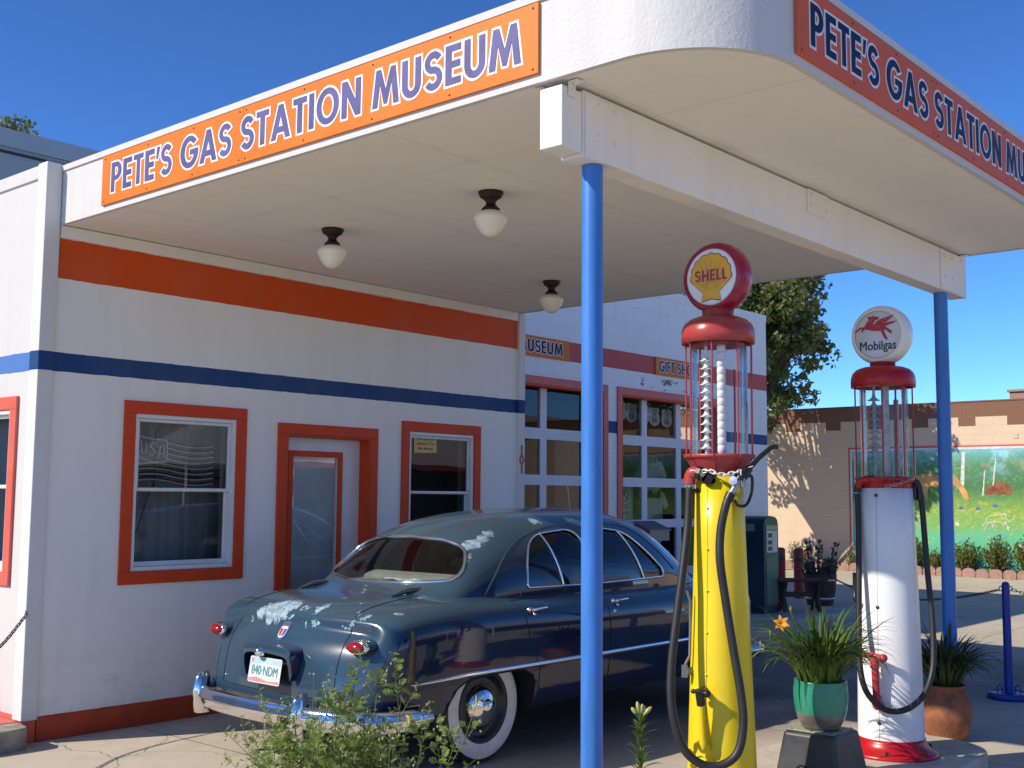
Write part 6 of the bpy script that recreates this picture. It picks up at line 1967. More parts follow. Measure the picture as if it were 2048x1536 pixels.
    m = MB(); m.box(px - 0.004, px + 0.05, py - 0.175, py + 0.175, 0.505, 0.715); m.build('plate_recess', dark, lid, local=True, bevel=0.004)
    hood_path = smooth_path([(px - 0.012, py + 0.235, 0.60), (px - 0.028, py + 0.235, 0.69), (px - 0.035, py + 0.21, 0.735), (px - 0.04, py + 0.10, 0.748), (px - 0.043, py, 0.752), (px - 0.04, py - 0.10, 0.748), (px - 0.035, py - 0.21, 0.735), (px - 0.028, py - 0.235, 0.69), (px - 0.012, py - 0.235, 0.60)], 6)
    m = MB()
    rows = []
    for p in hood_path:
        back = hit((-3, p.y, p.z), (1, 0, 0)) or p
        o2 = Vector((p.x - 0.030, p.y * 0.985, p.z - 0.006)); bx = max(back.x, p.x)
        rows.append([Vector((bx + 0.02, p.y, p.z + 0.008)), Vector((p.x - 0.024, p.y, p.z + 0.010)), o2, Vector((p.x - 0.028, py + (p.y - py) * 0.90, p.z - 0.040)), Vector((bx + 0.02, py + (p.y - py) * 0.90, p.z - 0.036))])
    m.grid(rows, cv=True); m.add(rows[0], [(0, 1, 2, 3, 4)]); m.add(rows[-1], [(0, 1, 2, 3, 4)])
    m.build('plate_hood', paint, lid, local=True, autosmooth=40)
    m = MB(); m.lathe([(0.0, 0.030), (0.022, 0.028), (0.034, 0.020), (0.038, 0.0), (0.037, -0.018), (0, -0.020)], (px - 0.060, py + 0.045, 0.712), 18, (-0.15, 0, 1))
    m.build('plate_lamp', chrome, lid, local=True)
    tilt = Vector((0.16, 0, 1)).normalized()
    f = frame((px - 0.060, py, 0.605), -Y3, tilt)
    m = MB(); m.prism(rounded([(-.152, -.076), (.152, -.076), (.152, .076), (-.152, .076)], .014, 4), f, -0.002, 0.0)
    pl = m.build('number_plate', simple('plate_pale', (0.66, 0.68, 0.68), 0.35, var=0.15, scale=9), lid, local=True)
    m = MB(); m.prism([(-.145, .070), (.145, .070), (.145, .035), (0, .042), (-.145, .030)], f, 0.0006, 0.0006)
    m.build('plate_sky', simple('plate_aqua', (0.42, 0.60, 0.62), 0.35), pl, local=True, recalc=False)
    m = MB(); m.prism([(-.145, -.070), (.145, -.070), (.145, -.052), (.03, -.058), (-.07, -.042), (-.145, -.050)], f, 0.0006, 0.0006); m.prism(_arc(-.125, .055, .013, .013, 0, 360, 12)[:-1], f, 0.0009, 0.0009)
    m.build('plate_desert', simple('plate_rose', (0.62, 0.30, 0.26), 0.35), pl, local=True, recalc=False)
    l = font_mesh('840·NDM', 0.078, lambda a, c, q: f(a, c - 0.004, q), 0.0012, simple('plate_teal', (0.08, 0.30, 0.32), 0.4), 'mb', fat=0.008, sx=0.80)
    l.build('plate_number', simple('plate_teal_paint', (0.10, 0.30, 0.33), 0.4), pl, local=True, recalc=False)
    # tail lamps
    lens = simple('tail_lens_red', (0.30, 0.006, 0.012), 0.12, var=0.1, scale=30)
    for s in (-1, 1):
        ax = Vector((-1, s * 0.10, 0.0)).normalized()
        c = Vector((-0.895, s * 0.668, 0.785))
        def oval(prof, n=32, kx=0.74):
            u = ax.cross(Z3).normalized(); rows = []
            for r, h in prof: rows.append([c + ax * h + u * (math.cos(2 * PI * k / n) * r * 0.96) + Z3 * (math.sin(2 * PI * k / n) * r * 0.45) for k in range(n)])
            return rows
        m = MB(); m.grid(oval([(0.098, -0.06), (0.094, 0.0), (0.086, 0.035)]), cv=True); pod = m.build('lamp_pod', paint, body, local=True)
        m = MB(); m.grid(oval([(0.086, 0.030), (0.090, 0.040), (0.088, 0.052), (0.078, 0.060), (0.070, 0.060)]), cv=True); rim = m.build('tail_light', chrome, t, local=True)
        m = MB(); rws = oval([(0.074, 0.056), (0.066, 0.069), (0.050, 0.080), (0.028, 0.088), (0.002, 0.091)]); m.grid(rws, cv=True); m.build('lens', lens, rim, local=True)
    # bumpers
    def bumper(name, pts, zc, guard_y, fwd):
        P = smooth_path(pts, 8)
        m = MB(); rows = []
        for i, p in enumerate(P):
            a, c = P[max(0, i - 1)], P[min(len(P) - 1, i + 1)]
            tdir = (c - a).normalized(); out = tdir.cross(Z3) * fwd
            e = min(i, len(P) - 1 - i) / 5.0
            sc = min(1.0, 0.45 + 0.55 * e)
            rows.append([p + out * (q * (0.6 + 0.4 * sc)) + Z3 * (zz * sc) for q, zz in ((-0.020, -0.058), (0.006, -0.064), (0.024, -0.048), (0.031, -0.020), (0.034, -0.008), (0.040, 0.0), (0.034, 0.010), (0.032, 0.028), (0.022, 0.052), (0.004, 0.064), (-0.020, 0.058))])
        m.grid(rows, cv=True); m.add(rows[0], [tuple(range(11))]); m.add(rows[-1], [tuple(range(11))])
        b2 = m.build(name, chrome, t, local=True)
        for gy in guard_y:
            k = min(range(len(P)), key=lambda i: abs(P[i].y - gy))
            c = P[k]; m = MB(); rows = []
            for zz, d, w in ((-0.125, 0.040, 0.026), (-0.118, 0.054, 0.034), (-0.05, 0.066, 0.040), (0.0, 0.070, 0.042), (0.05, 0.066, 0.040), (0.10, 0.050, 0.032), (0.128, 0.030, 0.022), (0.136, 0.010, 0.012)):
                rows.append([c + Vector((fwd * -1 * 0, 0, 0)) + Vector((-fwd_x(fwd) * q, ww, zz)) for q, ww in ((-0.03, -w), (d * 0.6, -w * 0.9), (d, -w * 0.4), (d * 1.04, 0), (d, w * 0.4), (d * 0.6, w * 0.9), (-0.03, w))])
            m.grid(rows, cv=True); m.add(rows[0], [tuple(range(7))]); m.add(rows[-1], [tuple(range(7))])
            m.build('bumper_guard', chrome, b2, local=True)
    def fwd_x(f): return 1 if f > 0 else -1
    bumper('bumper', [Vector(p) for p in ((-0.62, 0.915, 0.385), (-0.83, 0.875, 0.385), (-0.975, 0.77, 0.385), (-1.09, 0.55, 0.385), (-1.135, 0.25, 0.385), (-1.145, 0, 0.385), (-1.135, -0.25, 0.385), (-1.09, -0.55, 0.385), (-0.985, -0.80, 0.385), (-0.82, -0.905, 0.385), (-0.60, -0.935, 0.385))], 0.385, (0.72, -0.40), 1)
    fb = [Vector(p) for p in ((3.22, -0.835, 0.39), (3.42, -0.80, 0.39), (3.60, -0.55, 0.39), (3.66, 0, 0.39), (3.60, 0.55, 0.39), (3.42, 0.80, 0.39), (3.22, 0.835, 0.39))]
    P = smooth_path(fb, 8); m = MB(); m.tube(P, [0.03 + 0.03 * min(1, min(i, len(P) - 1 - i) / 5) for i in range(len(P))], 12); m.build('bumper', chrome, t, local=True)
    for s in (-1, 1):
        m = MB(); m.lathe([(0.11, -0.05), (0.115, 0.02), (0.100, 0.035)], (3.44, s * 0.60, 0.74), 28, (1, s * 0.12, 0), caps=False); hl = m.build('headlight', chrome, t, local=True)
        m = MB(); m.lathe([(0.100, 0.03), (0.07, 0.045), (0.0, 0.05)], (3.44, s * 0.60, 0.74), 28, (1, s * 0.12, 0)); m.build('lens', simple('headlight_glass', (0.6, 0.62, 0.62), 0.1), hl, local=True)
    m = MB(); m.lathe([(0.0, 0.09), (0.05, 0.08), (0.10, 0.03), (0.115, -0.03)], (3.55, 0, 0.63), 28, (1, 0, 0)); m.tube([(3.52, -0.5, 0.60), (3.59, 0, 0.60), (3.52, 0.5, 0.60)], 0.03, 10); m.build('grille', chrome, t, local=True)
    # boot hinges
    for y in (0.44, -0.44):
        a = hit((-0.47, y, 3), (0, 0, -1)); c = hit((-0.22, y, 3), (0, 0, -1))
        m = MB(); m.tube(smooth_path([a + Z3 * 0.004, a.lerp(c, 0.5) + Z3 * 0.022, c + Z3 * 0.014, c + Vector((0.03, 0, 0.0))], 5), [0.006, 0.009, 0.012, 0.014, 0.016, 0.017, 0.018, 0.018, 0.018, 0.018, 0.017, 0.016, 0.015, 0.013, 0.012, 0.010], 10, flat=0.8)
        m.build('hinge', simple('hinge_grey', (0.16, 0.17, 0.18), 0.35, metal=0.5), lid, local=True)
    # aerial on the front wing
    m = MB(); a = hit((2.75, 0.62, 3), (0, 0, -1)); m.cyl(a, a + Vector((-0.10, 0.02, 0.75)), 0.004, 0.0018, n=8); m.lathe([(0.018, 0), (0.014, 0.02), (0.006, 0.03)], a, 12)
    m.build('aerial', chrome, t, local=True)
    # --- wheels
    tyre_m = M['rubber']; ww = simple('whitewall', (0.66, 0.65, 0.63), 0.6, var=0.10, scale=12); rimm = simple('wheel_blue_black', (0.008, 0.013, 0.024), 0.3)
    def wheel(x, s):
        yc = s * 0.715
        c = Vector((x, yc, 0.352)); ax = (0, s, 0)
        m = MB(); m.lathe([(0.20, -0.075), (0.235, -0.082), (0.29, -0.085), (0.325, -0.074), (0.343, -0.058), (0.350, -0.03), (0.352, 0), (0.350, 0.03), (0.343, 0.058), (0.328, 0.073), (0.315, 0.079)], c, 64, ax, caps=False)
        m.lathe([(0.226, 0.078), (0.205, 0.072), (0.195, 0.06)], c, 64, ax, caps=False)
        w = m.build('wheel', tyre_m, t, local=True)
        m = MB(); m.lathe([(0.3155, 0.0785), (0.300, 0.0835), (0.270, 0.0865), (0.245, 0.084), (0.226, 0.0785)], c, 64, ax, caps=False); m.build('whitewall', ww, w, local=True)
        m = MB(); m.lathe([(0.212, 0.074), (0.205, 0.080), (0.198, 0.076), (0.190, 0.050), (0.165, 0.040), (0.140, 0.046), (0, 0.046)], c, 64, ax, caps=False); m.build('rim', rimm, w, local=True)
        m = MB(); m.lathe([(0.130, 0.046), (0.132, 0.060), (0.124, 0.074), (0.105, 0.090), (0.075, 0.104), (0.050, 0.110), (0.046, 0.112), (0.043, 0.122), (0.030, 0.132), (0.012, 0.137), (0, 0.138)], c, 64, ax, caps=False); m.build('hubcap', chrome, w, local=True)
        m = MB(); m.lathe([(0.20, -0.07), (0, -0.07)], c, 32, ax, caps=False); m.build('hub_back', dark, w, local=True)
    for x in (0.0, 2.896):
        for s in (-1, 1): wheel(x, s)
    m = MB(); m.box(-0.9, 3.4, -0.56, 0.56, 0.24, 0.33); m.build('chassis', dark, t, local=True)
    # --- interior
    seat = simple('seat_cloth', (0.25, 0.255, 0.24), 0.9, var=0.15, scale=9)
    m = MB(); m.box(0.32, 0.82, -0.62, 0.62, 0.45, 0.70); m.obox((0.28, 0, 0.88), (0.94, 0, 0.34), (0, 1, 0), (-0.34, 0, 0.94), 0.07, 0.62, 0.25); m.build('rear_seat', seat, t, local=True, bevel=0.05, seg=4)
    m = MB(); m.box(1.30, 1.82, -0.64, 0.64, 0.45, 0.72); m.obox((1.24, 0, 0.90), (0.96, 0, 0.26), (0, 1, 0), (-0.26, 0, 0.96), 0.07, 0.64, 0.27); m.build('front_seat', seat, t, local=True, bevel=0.05, seg=4)
    m = MB(); m.box(-0.02, 0.18, -0.47, 0.47, 1.035, 1.074); m.build('parcel_shelf', inner, t, local=True)
    m = MB(); rr = random.Random(4)
    m.grid([[Vector((0.0 + 0.12 * i / 5, -0.24 + 0.44 * k / 9, 1.078 + rr.uniform(0, 0.014))) for k in range(10)] for i in range(6)], smooth=False)
    m.build('paper', simple('white_paper', (0.75, 0.74, 0.72), 0.8), t, local=True, recalc=False)
    m = MB(); m.box(2.30, 2.62, -0.68, 0.68, 0.86, 1.05); m.build('dashboard', simple('dash_blue', (0.01, 0.02, 0.04), 0.4), t, local=True, bevel=0.03)
    c = Vector((1.98, 0.36, 1.06)); ax = Vector((-0.86, 0, 0.50)); u = Y3; v = ax.cross(u).normalized()
    m = MB(); m.tube([c + u * (0.215 * math.cos(2 * PI * k / 40)) + v * (0.215 * math.sin(2 * PI * k / 40)) for k in range(40)], 0.011, 8, closed=True)
    m.tube([c - u * 0.21, c, c + u * 0.21], 0.007, 6); m.tube([c, c - v * 0.21], 0.007, 6); m.tube([c, c + Vector((0.42, 0, -0.24))], 0.022, 8)
    m.build('steering_wheel', M['black'], t, local=True)
    m = MB(); m.tube([(1.92, 0, 1.44), (2.0, 0, 1.40)], 0.006, 6); m.obox((1.94, 0, 1.385), (0.9, 0, 0.2), (0, 1, 0), (-0.2, 0, 0.9), 0.008, 0.10, 0.025); m.build('mirror', M['black'], t, local=True)
    return t

build_car()
# ------------------------------------------------------------------ plants
def blade(mb, base, az, elev, length, width, droop, n=7, rnd_=rnd, fold=0.35, mi=0):
    """one arching strap leaf, V-folded"""
    p = Vector(base); e = elev
    h = Vector((math.cos(az), math.sin(az), 0)); side = Vector((-math.sin(az), math.cos(az), 0))
    rows = []
    tw = rnd_.uniform(-0.4, 0.4)
    for i in range(n + 1):
        s = i / n
        w = width * (0.55 + 0.9 * s) * (1 - s ** 2.6) + 0.0006
        d = h * math.cos(e) + Z3 * math.sin(e)
        up = Z3 * math.cos(e) - h * math.sin(e)
        sd = (side * math.cos(tw * s) + up * math.sin(tw * s))
        rows.append([p - sd * w + up * w * fold, p, p + sd * w + up * w * fold])
        p = p + d * (length / n)
        e -= droop / n * (0.4 + 1.3 * s)
    mb.grid(rows, smooth=True, mi=mi)

def daylily(name, c, n, lmin, lmax, label, mat, seed, flowers=(), spread=0.10, width=0.0075):
    r = random.Random(seed)
    t = thing(name, c, label, 'plant')
    mb = MB()
    for k in range(n):
        a = r.uniform(0, 2 * PI)
        q = spread * math.sqrt(r.random())
        b = Vector(c) + Vector((math.cos(a) * q, math.sin(a) * q, -0.01))
        az = a + r.uniform(-0.6, 0.6)
        el = R(r.uniform(58, 86))
        L = r.uniform(lmin, lmax)
        blade(mb, b, az, el, L, width * r.uniform(0.7, 1.15), R(r.uniform(95, 165)) if r.random() < 0.78 else R(r.uniform(25, 70)), rnd_=r)
    mb.build('leaves', mat, t, recalc=False)
    for (tip, kind) in flowers:
        tip = Vector(tip)
        m = MB()
        base = Vector(c) + Vector((r.uniform(-.03, .03), r.uniform(-.03, .03), 0))
        m.tube(smooth_path([base, base.lerp(tip, 0.5) + Vector((0.0, 0.01, 0.03)), tip], 6), 0.004, 6)
        m.build('stem', M['stem'], t)
        m = MB()
        if kind == 'bud':
            m.lathe([(0.0, -0.004), (0.005, 0.004), (0.007, 0.018), (0.004, 0.034), (0, 0.042)], tip, 10, (-0.3, -0.1, 0.9))
            m.build('bud', M['bud'], t)
        else:
            ax = Vector((-0.75, -0.35, 0.25)).normalized()
            u = ax.cross(Z3).normalized(); v = u.cross(ax)
            for k in range(6):
                a = 2 * PI * k / 6 + 0.3
                d = u * math.cos(a) + v * math.sin(a); s = ax.cross(d)
                rows = []
                for i in range(6):
                    f = i / 5
                    cpt = tip + ax * (0.045 * f - 0.012 * f * f * 2) + d * (0.050 * f ** 1.4)
                    w = 0.013 * math.sin(PI * min(1, 0.15 + f * 0.85)) + 0.001
                    rows.append([cpt - s * w, cpt + ax * 0.003, cpt + s * w])
                m.grid(rows)
            m.build('flower', M['petal'], t, recalc=False)
    return t

M['stem'] = simple('plant_stem', (0.10, 0.17, 0.04), 0.6)
M['bud'] = simple('flower_bud', (0.36, 0.30, 0.06), 0.5, var=0.2, scale=40)
M['petal'] = leafmat('orange_petal', (0.75, 0.27, 0.015), (0.85, 0.42, 0.03), 0.3)
strap = leafmat('strap_leaf', (0.055, 0.115, 0.014), (0.16, 0.255, 0.045), 0.35, rough=0.35)
strap2 = leafmat('dark_strap_leaf', (0.020, 0.045, 0.010), (0.05, 0.085, 0.02), 0.3, rough=0.4)
gd = daylily('daylily', (2.53, -4.43, 0.594), 250, 0.30, 0.56, 'arching green daylily with one orange flower growing in the green pot', strap, 11,
        flowers=(((2.36, -4.28, 0.93), 'flower'), ((2.26, -4.20, 0.80), 'bud'), ((2.38, -4.33, 1.00), 'bud'), ((2.30, -4.24, 0.86), 'bud')), spread=0.115, width=0.0095)
place(gd, 0.594)
daylily('daylily', (4.41, -4.44, 0.357), 270, 0.30, 0.52, 'dark arching strap leaved plant growing in the terracotta pot', strap2, 12, spread=0.10, width=0.009)

def weed():
    r = random.Random(21)
    c = Vector((-0.74, -4.00, 0.0))
    t = thing('weed', c, 'tall feathery green weed with small buds growing in front of the car bumper', 'plant')
    st, lf, bd = MB(), MB(), MB()
    def leaflet(p, d, L, w, up):
        s = d.cross(up).normalized()
        lf.add([p, p + d * L * 0.5 + s * w, p + d * L, p + d * L * 0.5 - s * w], [(0, 1, 2, 3)], True)
    def frond(p, d, L, up):
        s = d.cross(up)
        if s.length < 1e-4: return
        s.normalize()
        leaflet(p + d * L * 0.45, d, L * 0.55, L * 0.085, up)
        for k, f in ((0.30, 0.55), (0.52, 0.42), (0.74, 0.30)):
            for sg in (-1, 1):
                leaflet(p + d * L * k, (d * 0.75 + s * sg * 0.75 + up * 0.15).normalized(), L * f, L * 0.075, up)
        st.tube([p, p + d * L * 0.6], 0.0007, 3)
    def stem(b, az, lean, L, rad, depth=0):
        p = Vector(b); e = R(90) - lean
        n = max(5, int(L / 0.035))
        pts = [p.copy()]
        curve = r.uniform(-0.25, 0.35)
        for i in range(n):
            d = Vector((math.cos(az) * math.cos(e), math.sin(az) * math.cos(e), math.sin(e)))
            p = p + d * (L / n)
            e += curve * (L / n) * 1.2; az += r.uniform(-0.12, 0.12)
            pts.append(p.copy())
            z = p.z
            f = i / n
            if z > 0.30 and f > 0.12:
                k = 3 if f < 0.75 else 2
                for q in range(k):
                    if r.random() < 0.86:
                        a = r.uniform(0, 2 * PI)
                        u = Vector((math.cos(a), math.sin(a), r.uniform(0.1, 0.9))).normalized()
                        frond(p, u, r.uniform(0.042, 0.075) * (1.15 - 0.75 * f), (d + Vector((r.uniform(-.3, .3), r.uniform(-.3, .3), 0))).normalized())
            if depth == 0 and 0.35 < f < 0.85 and r.random() < 0.24:
                stem(p, r.uniform(0, 2 * PI), R(r.uniform(20, 55)), L * r.uniform(0.15, 0.3), rad * 0.6, 1)
        st.tube(pts, [rad * (1 - 0.7 * i / n) for i in range(n + 1)], 5)
        for q in range(r.randint(1, 3)):
            o = p + Vector((r.uniform(-.012, .012), r.uniform(-.012, .012), r.uniform(-0.045, 0.008)))
            bd.lathe([(0, -0.005), (0.0032, -0.002), (0.0036, 0.002), (0.0022, 0.005), (0, 0.007)], o, 6, (r.uniform(-.6, .6), r.uniform(-.6, .6), 1))
    L3 = Vector((-0.6567, 0.754, 0))         # towards the picture's left
    for k in range(84):
        a = r.uniform(0, 2 * PI); q = 0.15 * math.sqrt(r.random())
        b = c + Vector((math.cos(a) * q, math.sin(a) * q, 0.0))
        stem(b, a + r.uniform(-0.7, 0.7), R(abs(r.gauss(0, 15))), r.uniform(0.60, 0.86), 0.003)
    for dx, dy, L, lean, azs in ((-0.05, 0.02, 1.02, 2, 2.0), (0.02, 0.0, 0.97, 4, -0.6), (0.05, -0.03, 1.00, 7, -0.9), (-0.02, 0.05, 0.92, 9, 2.3), (0.07, -0.08, 0.93, 13, -0.9), (0.08, -0.12, 0.90, 22, -0.85), (0.09, -0.15, 0.82, 30, -0.8), (-0.10, 0.1, 0.80, 16, 2.2), (0.10, -0.14, 0.86, 17, -0.7), (-0.06, 0.04, 0.95, 6, 1.2)):
        stem(c + Vector((dx, dy, 0)), azs, R(lean), L, 0.0034)
    st.build('stem', simple('weed_stem', (0.17, 0.22, 0.06), 0.6), t, recalc=False)
    lf.build('leaves', leafmat('feathery_leaf', (0.15, 0.225, 0.045), (0.31, 0.385, 0.11), 0.42), t, recalc=False)
    bd.build('bud', simple('weed_bud', (0.42, 0.42, 0.24), 0.6, var=0.4, scale=200), t)

weed()

def lily():
    r = random.Random(5)
    c = Vector((1.06, -4.20, 0.06))
    t = thing('lily', c, 'young lily with whorled leaves and pale buds left of the yellow pump', 'plant')
    top = Vector((1.055, -4.195, 0.565))
    m = MB(); m.tube(smooth_path([c, c.lerp(top, 0.5) + Vector((0.004, 0.0, 0)), top], 6), 0.0055, 8); m.build('stem', M['stem'], t)
    m = MB()
    for k in range(64):
        f = k / 63
        p = c.lerp(top, 0.05 + 0.92 * f)
        az = 2.4 * k + r.uniform(-.3, .3)
        blade(m, p, az, R(r.uniform(15, 50) + 20 * f), r.uniform(0.085, 0.135) * (1.12 - 0.42 * f), 0.0125 * (1.1 - 0.4 * f), R(r.uniform(40, 85)), 5, r, fold=0.25)
    m.build('leaves', leafmat('lily_leaf', (0.045, 0.11, 0.02), (0.12, 0.21, 0.045), 0.3, rough=0.35), t, recalc=False)
    m = MB()
    for d, L in (((-0.15, 0.1, 1.0), 0.062), ((0.45, -0.6, 0.75), 0.060), ((0.1, -0.15, 1.0), 0.05), ((-0.4, 0.5, 0.8), 0.045), ((0.3, -0.25, 1.0), 0.045)):
        d = Vector(d).normalized()
        b = top + d * 0.022
        m.lathe([(0, 0), (0.006, L * 0.10), (0.0105, L * 0.45), (0.0095, L * 0.75), (0.005, L * 0.95), (0, L)], b, 12, d)
    m.build('bud', simple('lily_bud', (0.42, 0.42, 0.14), 0.45, var=0.25, scale=60), t)
    m = MB()
    for d in ((-0.15, 0.1, 1.0), (0.45, -0.6, 0.75), (0.1, -0.15, 1.0), (-0.4, 0.5, 0.8)): m.tube([top - Z3 * 0.01, top + Vector(d).normalized() * 0.026], 0.003, 6)
    m.build('flower_stalk', M['stem'], t)

lily()

def leaf_cluster(mb, r, c, rad, n, size, flat=1.0):
    for _ in range(n):
        while True:
            q = Vector((r.uniform(-1, 1), r.uniform(-1, 1), r.uniform(-1, 1)))
            if q.length < 1: break
        p = c + Vector((q.x * rad, q.y * rad, q.z * rad * flat))
        u = Vector((r.gauss(0, 1), r.gauss(0, 1), r.gauss(0, 1))).normalized()
        v = u.cross(Vector((r.gauss(0, 1), r.gauss(0, 1), r.gauss(0, 1)))).normalized()
        s = size * r.uniform(0.6, 1.25)
        mb.add([p - u * s * 0.5, p + v * s * 0.32, p + u * s * 0.55, p - v * s * 0.32], [(0, 1, 2, 3)], False)

def tree(name, base, crown, radii, label, n_cl, n_lf, size, mat, bark, seed, trunk_r=0.16, group=None, cl_r=0.42, thin=False):
    r = random.Random(seed)
    t = thing(name, base, label, 'tree', group)
    base = Vector(base); crown = Vector(crown); radii = Vector(radii)
    lf, tr = MB(), MB()
    fork = base.lerp(crown, 0.45)
    tr.tube(smooth_path([base, base.lerp(fork, 0.5) + Vector((0.06, -0.05, 0)), fork], 6), [trunk_r * (1.25 - 0.5 * i / 12) for i in range(13)], 10)
    for k in range(n_cl):
        while True:
            q = Vector((r.uniform(-1, 1), r.uniform(-1, 1), r.uniform(-1, 1)))
            if thin and (q.z < -0.25 or q.y > 0.15) and r.random() < 0.72: continue      # open lower and rear boughs
            if q.length < 1 and q.length > 0.25: break
        q = q * (0.72 + 0.38 * r.random())
        c = crown + Vector((q.x * radii.x, q.y * radii.y, q.z * radii.z))
        leaf_cluster(lf, r, c, cl_r * r.uniform(0.6, 1.2), n_lf, size, 0.75)
        if k % 2 == 0:
            mid = fork.lerp(c, 0.5) + Vector((r.uniform(-.2, .2), r.uniform(-.2, .2), r.uniform(0, .3)))
            tr.tube(smooth_path([fork + Vector((r.uniform(-.08, .08), r.uniform(-.08, .08), r.uniform(-.3, .2))), mid, c], 4), [0.05 - 0.042 * i / 8 for i in range(9)], 5)
    tr.build('trunk', bark, t, recalc=False)
    lf.build('crown', mat, t, recalc=False)
    return t

bark = simple('grey_bark', (0.14, 0.11, 0.085), 0.9, var=0.4, scale=12, bump=0.6)
elm = leafmat('elm_leaf', (0.085, 0.115, 0.028), (0.23, 0.26, 0.085), 0.35)
tree('elm_tree', (19.3, 6.6, 0), (19.4, 5.95, 5.3), (2.0, 2.45, 2.6), 'leafy green tree rising behind the garage before the mural wall', 330, 95, 0.130, elm, bark, 41, cl_r=0.36, thin=True)
tree('elm_tree', (8.6, 21.5, 0), (9.75, 21.2, 10.2), (0.7, 0.7, 1.15), 'tip of a green tree showing above the grey metal building', 60, 50, 0.16, elm, bark, 42)

def shrub(x, y, z, w, h, label, seed, mat, n=340, size=0.055):
    r = random.Random(seed)
    t = thing('shrub', (x, y, z), label, 'shrub', 'bushes below the mural')
    lf, st = MB(), MB()
    for k in range(38):
        a = r.uniform(0, 2 * PI); q = math.sqrt(r.random())
        tip = Vector((x + math.cos(a) * q * w * 0.75, y + math.sin(a) * q * w, z + h * (1 - 0.42 * q * q) * r.uniform(0.72, 1.06)))
        b = Vector((x + math.cos(a) * q * 0.08, y + math.sin(a) * q * 0.08, z))
        st.tube([b, b.lerp(tip, 0.5) + Vector((0, 0, 0.05)), tip], [0.007, 0.005, 0.002], 4)
        for i in range(n // 38 + 8):
            f = 0.18 + 0.85 * (i / (n // 38 + 8))
            p = b.lerp(tip, min(1, f)) + Vector((r.gauss(0, .03), r.gauss(0, .03), r.gauss(0, .02) + (0.02 if f > 1 else 0)))
            d = (tip - b).normalized() + Vector((r.gauss(0, .6), r.gauss(0, .6), r.gauss(0.2, .4)))
            d.normalize()
            s = d.cross(Vector((r.gauss(0, 1), r.gauss(0, 1), r.gauss(0, 1)))).normalized()
            L = size * r.uniform(0.7, 1.5)
            lf.add([p, p + d * L * 0.5 + s * L * 0.26, p + d * L, p + d * L * 0.5 - s * L * 0.26], [(0, 1, 2, 3)])
    st.build('stem', bark, t, recalc=False)
    lf.build('leaves', mat, t, recalc=False)

shm = leafmat('barberry_leaf', (0.085, 0.105, 0.012), (0.20, 0.20, 0.03), 0.3)
shrub(21.80, 2.78, 0.07, 0.34, 0.78, 'yellow green shrub below the mural just right of the white pump', 1, shm, 700)
shrub(21.80, 2.20, 0.07, 0.30, 0.52, 'low yellow green shrub below the mural left of the far blue post', 2, shm, 520)
shrub(21.80, 1.62, 0.07, 0.34, 0.70, 'yellow green shrub below the mural half behind the far blue post', 3, shm, 700)
shrub(21.80, 0.98, 0.07, 0.40, 0.84, 'tallest yellow green shrub below the mural, right of the far blue post', 4, shm, 900)
shrub(21.80, 0.30, 0.07, 0.38, 0.80, 'yellow green shrub below the mural at the right edge of the view', 5, shm, 800)
grn = leafmat('loose_shrub_leaf', (0.10, 0.13, 0.05), (0.22, 0.25, 0.12), 0.3)
shrub(21.78, 4.15, 0.07, 0.26, 0.50, 'small wispy shrub at the left red border of the mural', 6, grn, 260, 0.05)
shrub(21.78, 5.62, 0.0, 0.36, 0.66, 'pale loose shrub behind the red bollards', 7, grn, 420, 0.05)

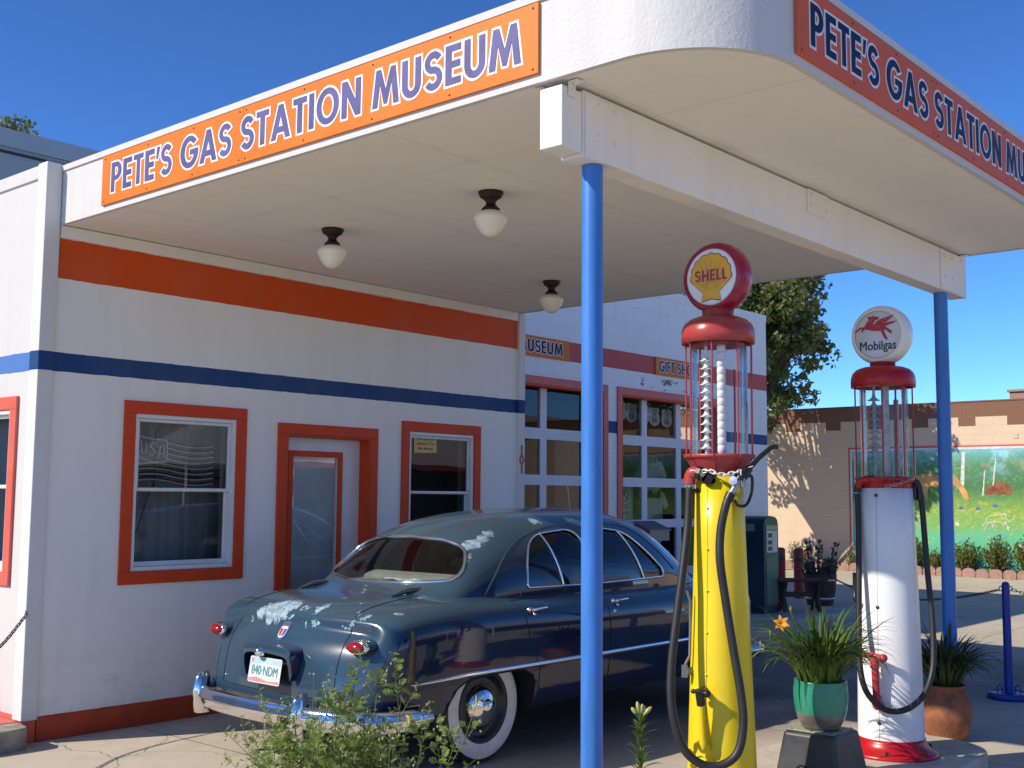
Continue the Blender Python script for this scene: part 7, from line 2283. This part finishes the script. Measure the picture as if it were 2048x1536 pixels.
def barrel_plant():
    r = random.Random(8)
    c = Vector((12.28, 0.36, 0.50))
    t = thing('lavender', c, 'dark bushy lavender growing in the half barrel', 'plant')
    lf, st = MB(), MB()
    for k in range(80):
        a = r.uniform(0, 2 * PI); q = 0.2 * math.sqrt(r.random())
        b = c + Vector((math.cos(a) * q, math.sin(a) * q, 0))
        h = r.uniform(0.12, 0.30) if r.random() < 0.88 else r.uniform(0.42, 0.55)
        tip = b + Vector((math.cos(a) * r.uniform(0, .16), math.sin(a) * r.uniform(0, .16), h))
        st.tube([b, b.lerp(tip, .5), tip], 0.003, 4)
        for i in range(22):
            p = b.lerp(tip, r.random()) if h < 0.4 else b.lerp(tip, 1 - 0.4 * r.random() ** 2)
            leaf_cluster(lf, r, p, 0.02, 1, 0.05)
    st.build('stem', bark, t, recalc=False)
    lf.build('leaves', leafmat('sage_leaf', (0.05, 0.065, 0.04), (0.11, 0.12, 0.09), 0.2), t, recalc=False)

barrel_plant()

# ------------------------------------------------------------------ the other side of the street (mirrored in the glass and paint)
def across_street():
    t = thing('shop_building', (24, -30, 0), 'long white shop building with a dark green lower wall across the street', 'building')
    m = MB(); m.box(8, 46, -40, -30, 3.0, 6.0); m.build('upper_wall', wall_paint('shop_white', (0.72, 0.70, 0.66)), t)
    m = MB(); m.box(8, 46, -40, -30.05, 0, 2.999); m.build('lower_wall', simple('shop_green', (0.02, 0.05, 0.04), 0.5), t)
    m = MB(); m.box(8, 46, -30.0, -28.3, 2.75, 2.95); m.build('awning', simple('shop_awning_red', (0.28, 0.05, 0.04), 0.7), t)
    for k, (x, y) in enumerate(((50, -27), (57, -29), (65, -27), (2, -28), (-6, -30))):
        tree('street_tree', (x, y, 0), (x, y, 5.2), (3.0, 2.6, 2.8), 'broad street tree along the far pavement', 70, 40, 0.34, elm, bark, 60 + k, 0.2, 'street trees across the road', 0.8)
    t = thing('market_tent', (11.5, -15, 0), 'white market tent standing in the lot out front', 'tent')
    wt = simple('tent_white', (0.78, 0.78, 0.78), 0.7)
    m = MB()
    c = [(10, -16.5), (13, -16.5), (13, -13.5), (10, -13.5)]
    m.add([(a, b, 2.3) for a, b in c] + [(11.5, -15, 3.4)], [(0, 1, 4), (1, 2, 4), (2, 3, 4), (3, 0, 4)])
    m.build('tent_roof', wt, t, recalc=False)
    for a, b in c:
        m = MB(); m.cyl((a, b, 0), (a, b, 2.3), 0.03); m.build('leg', wt, t)
across_street()
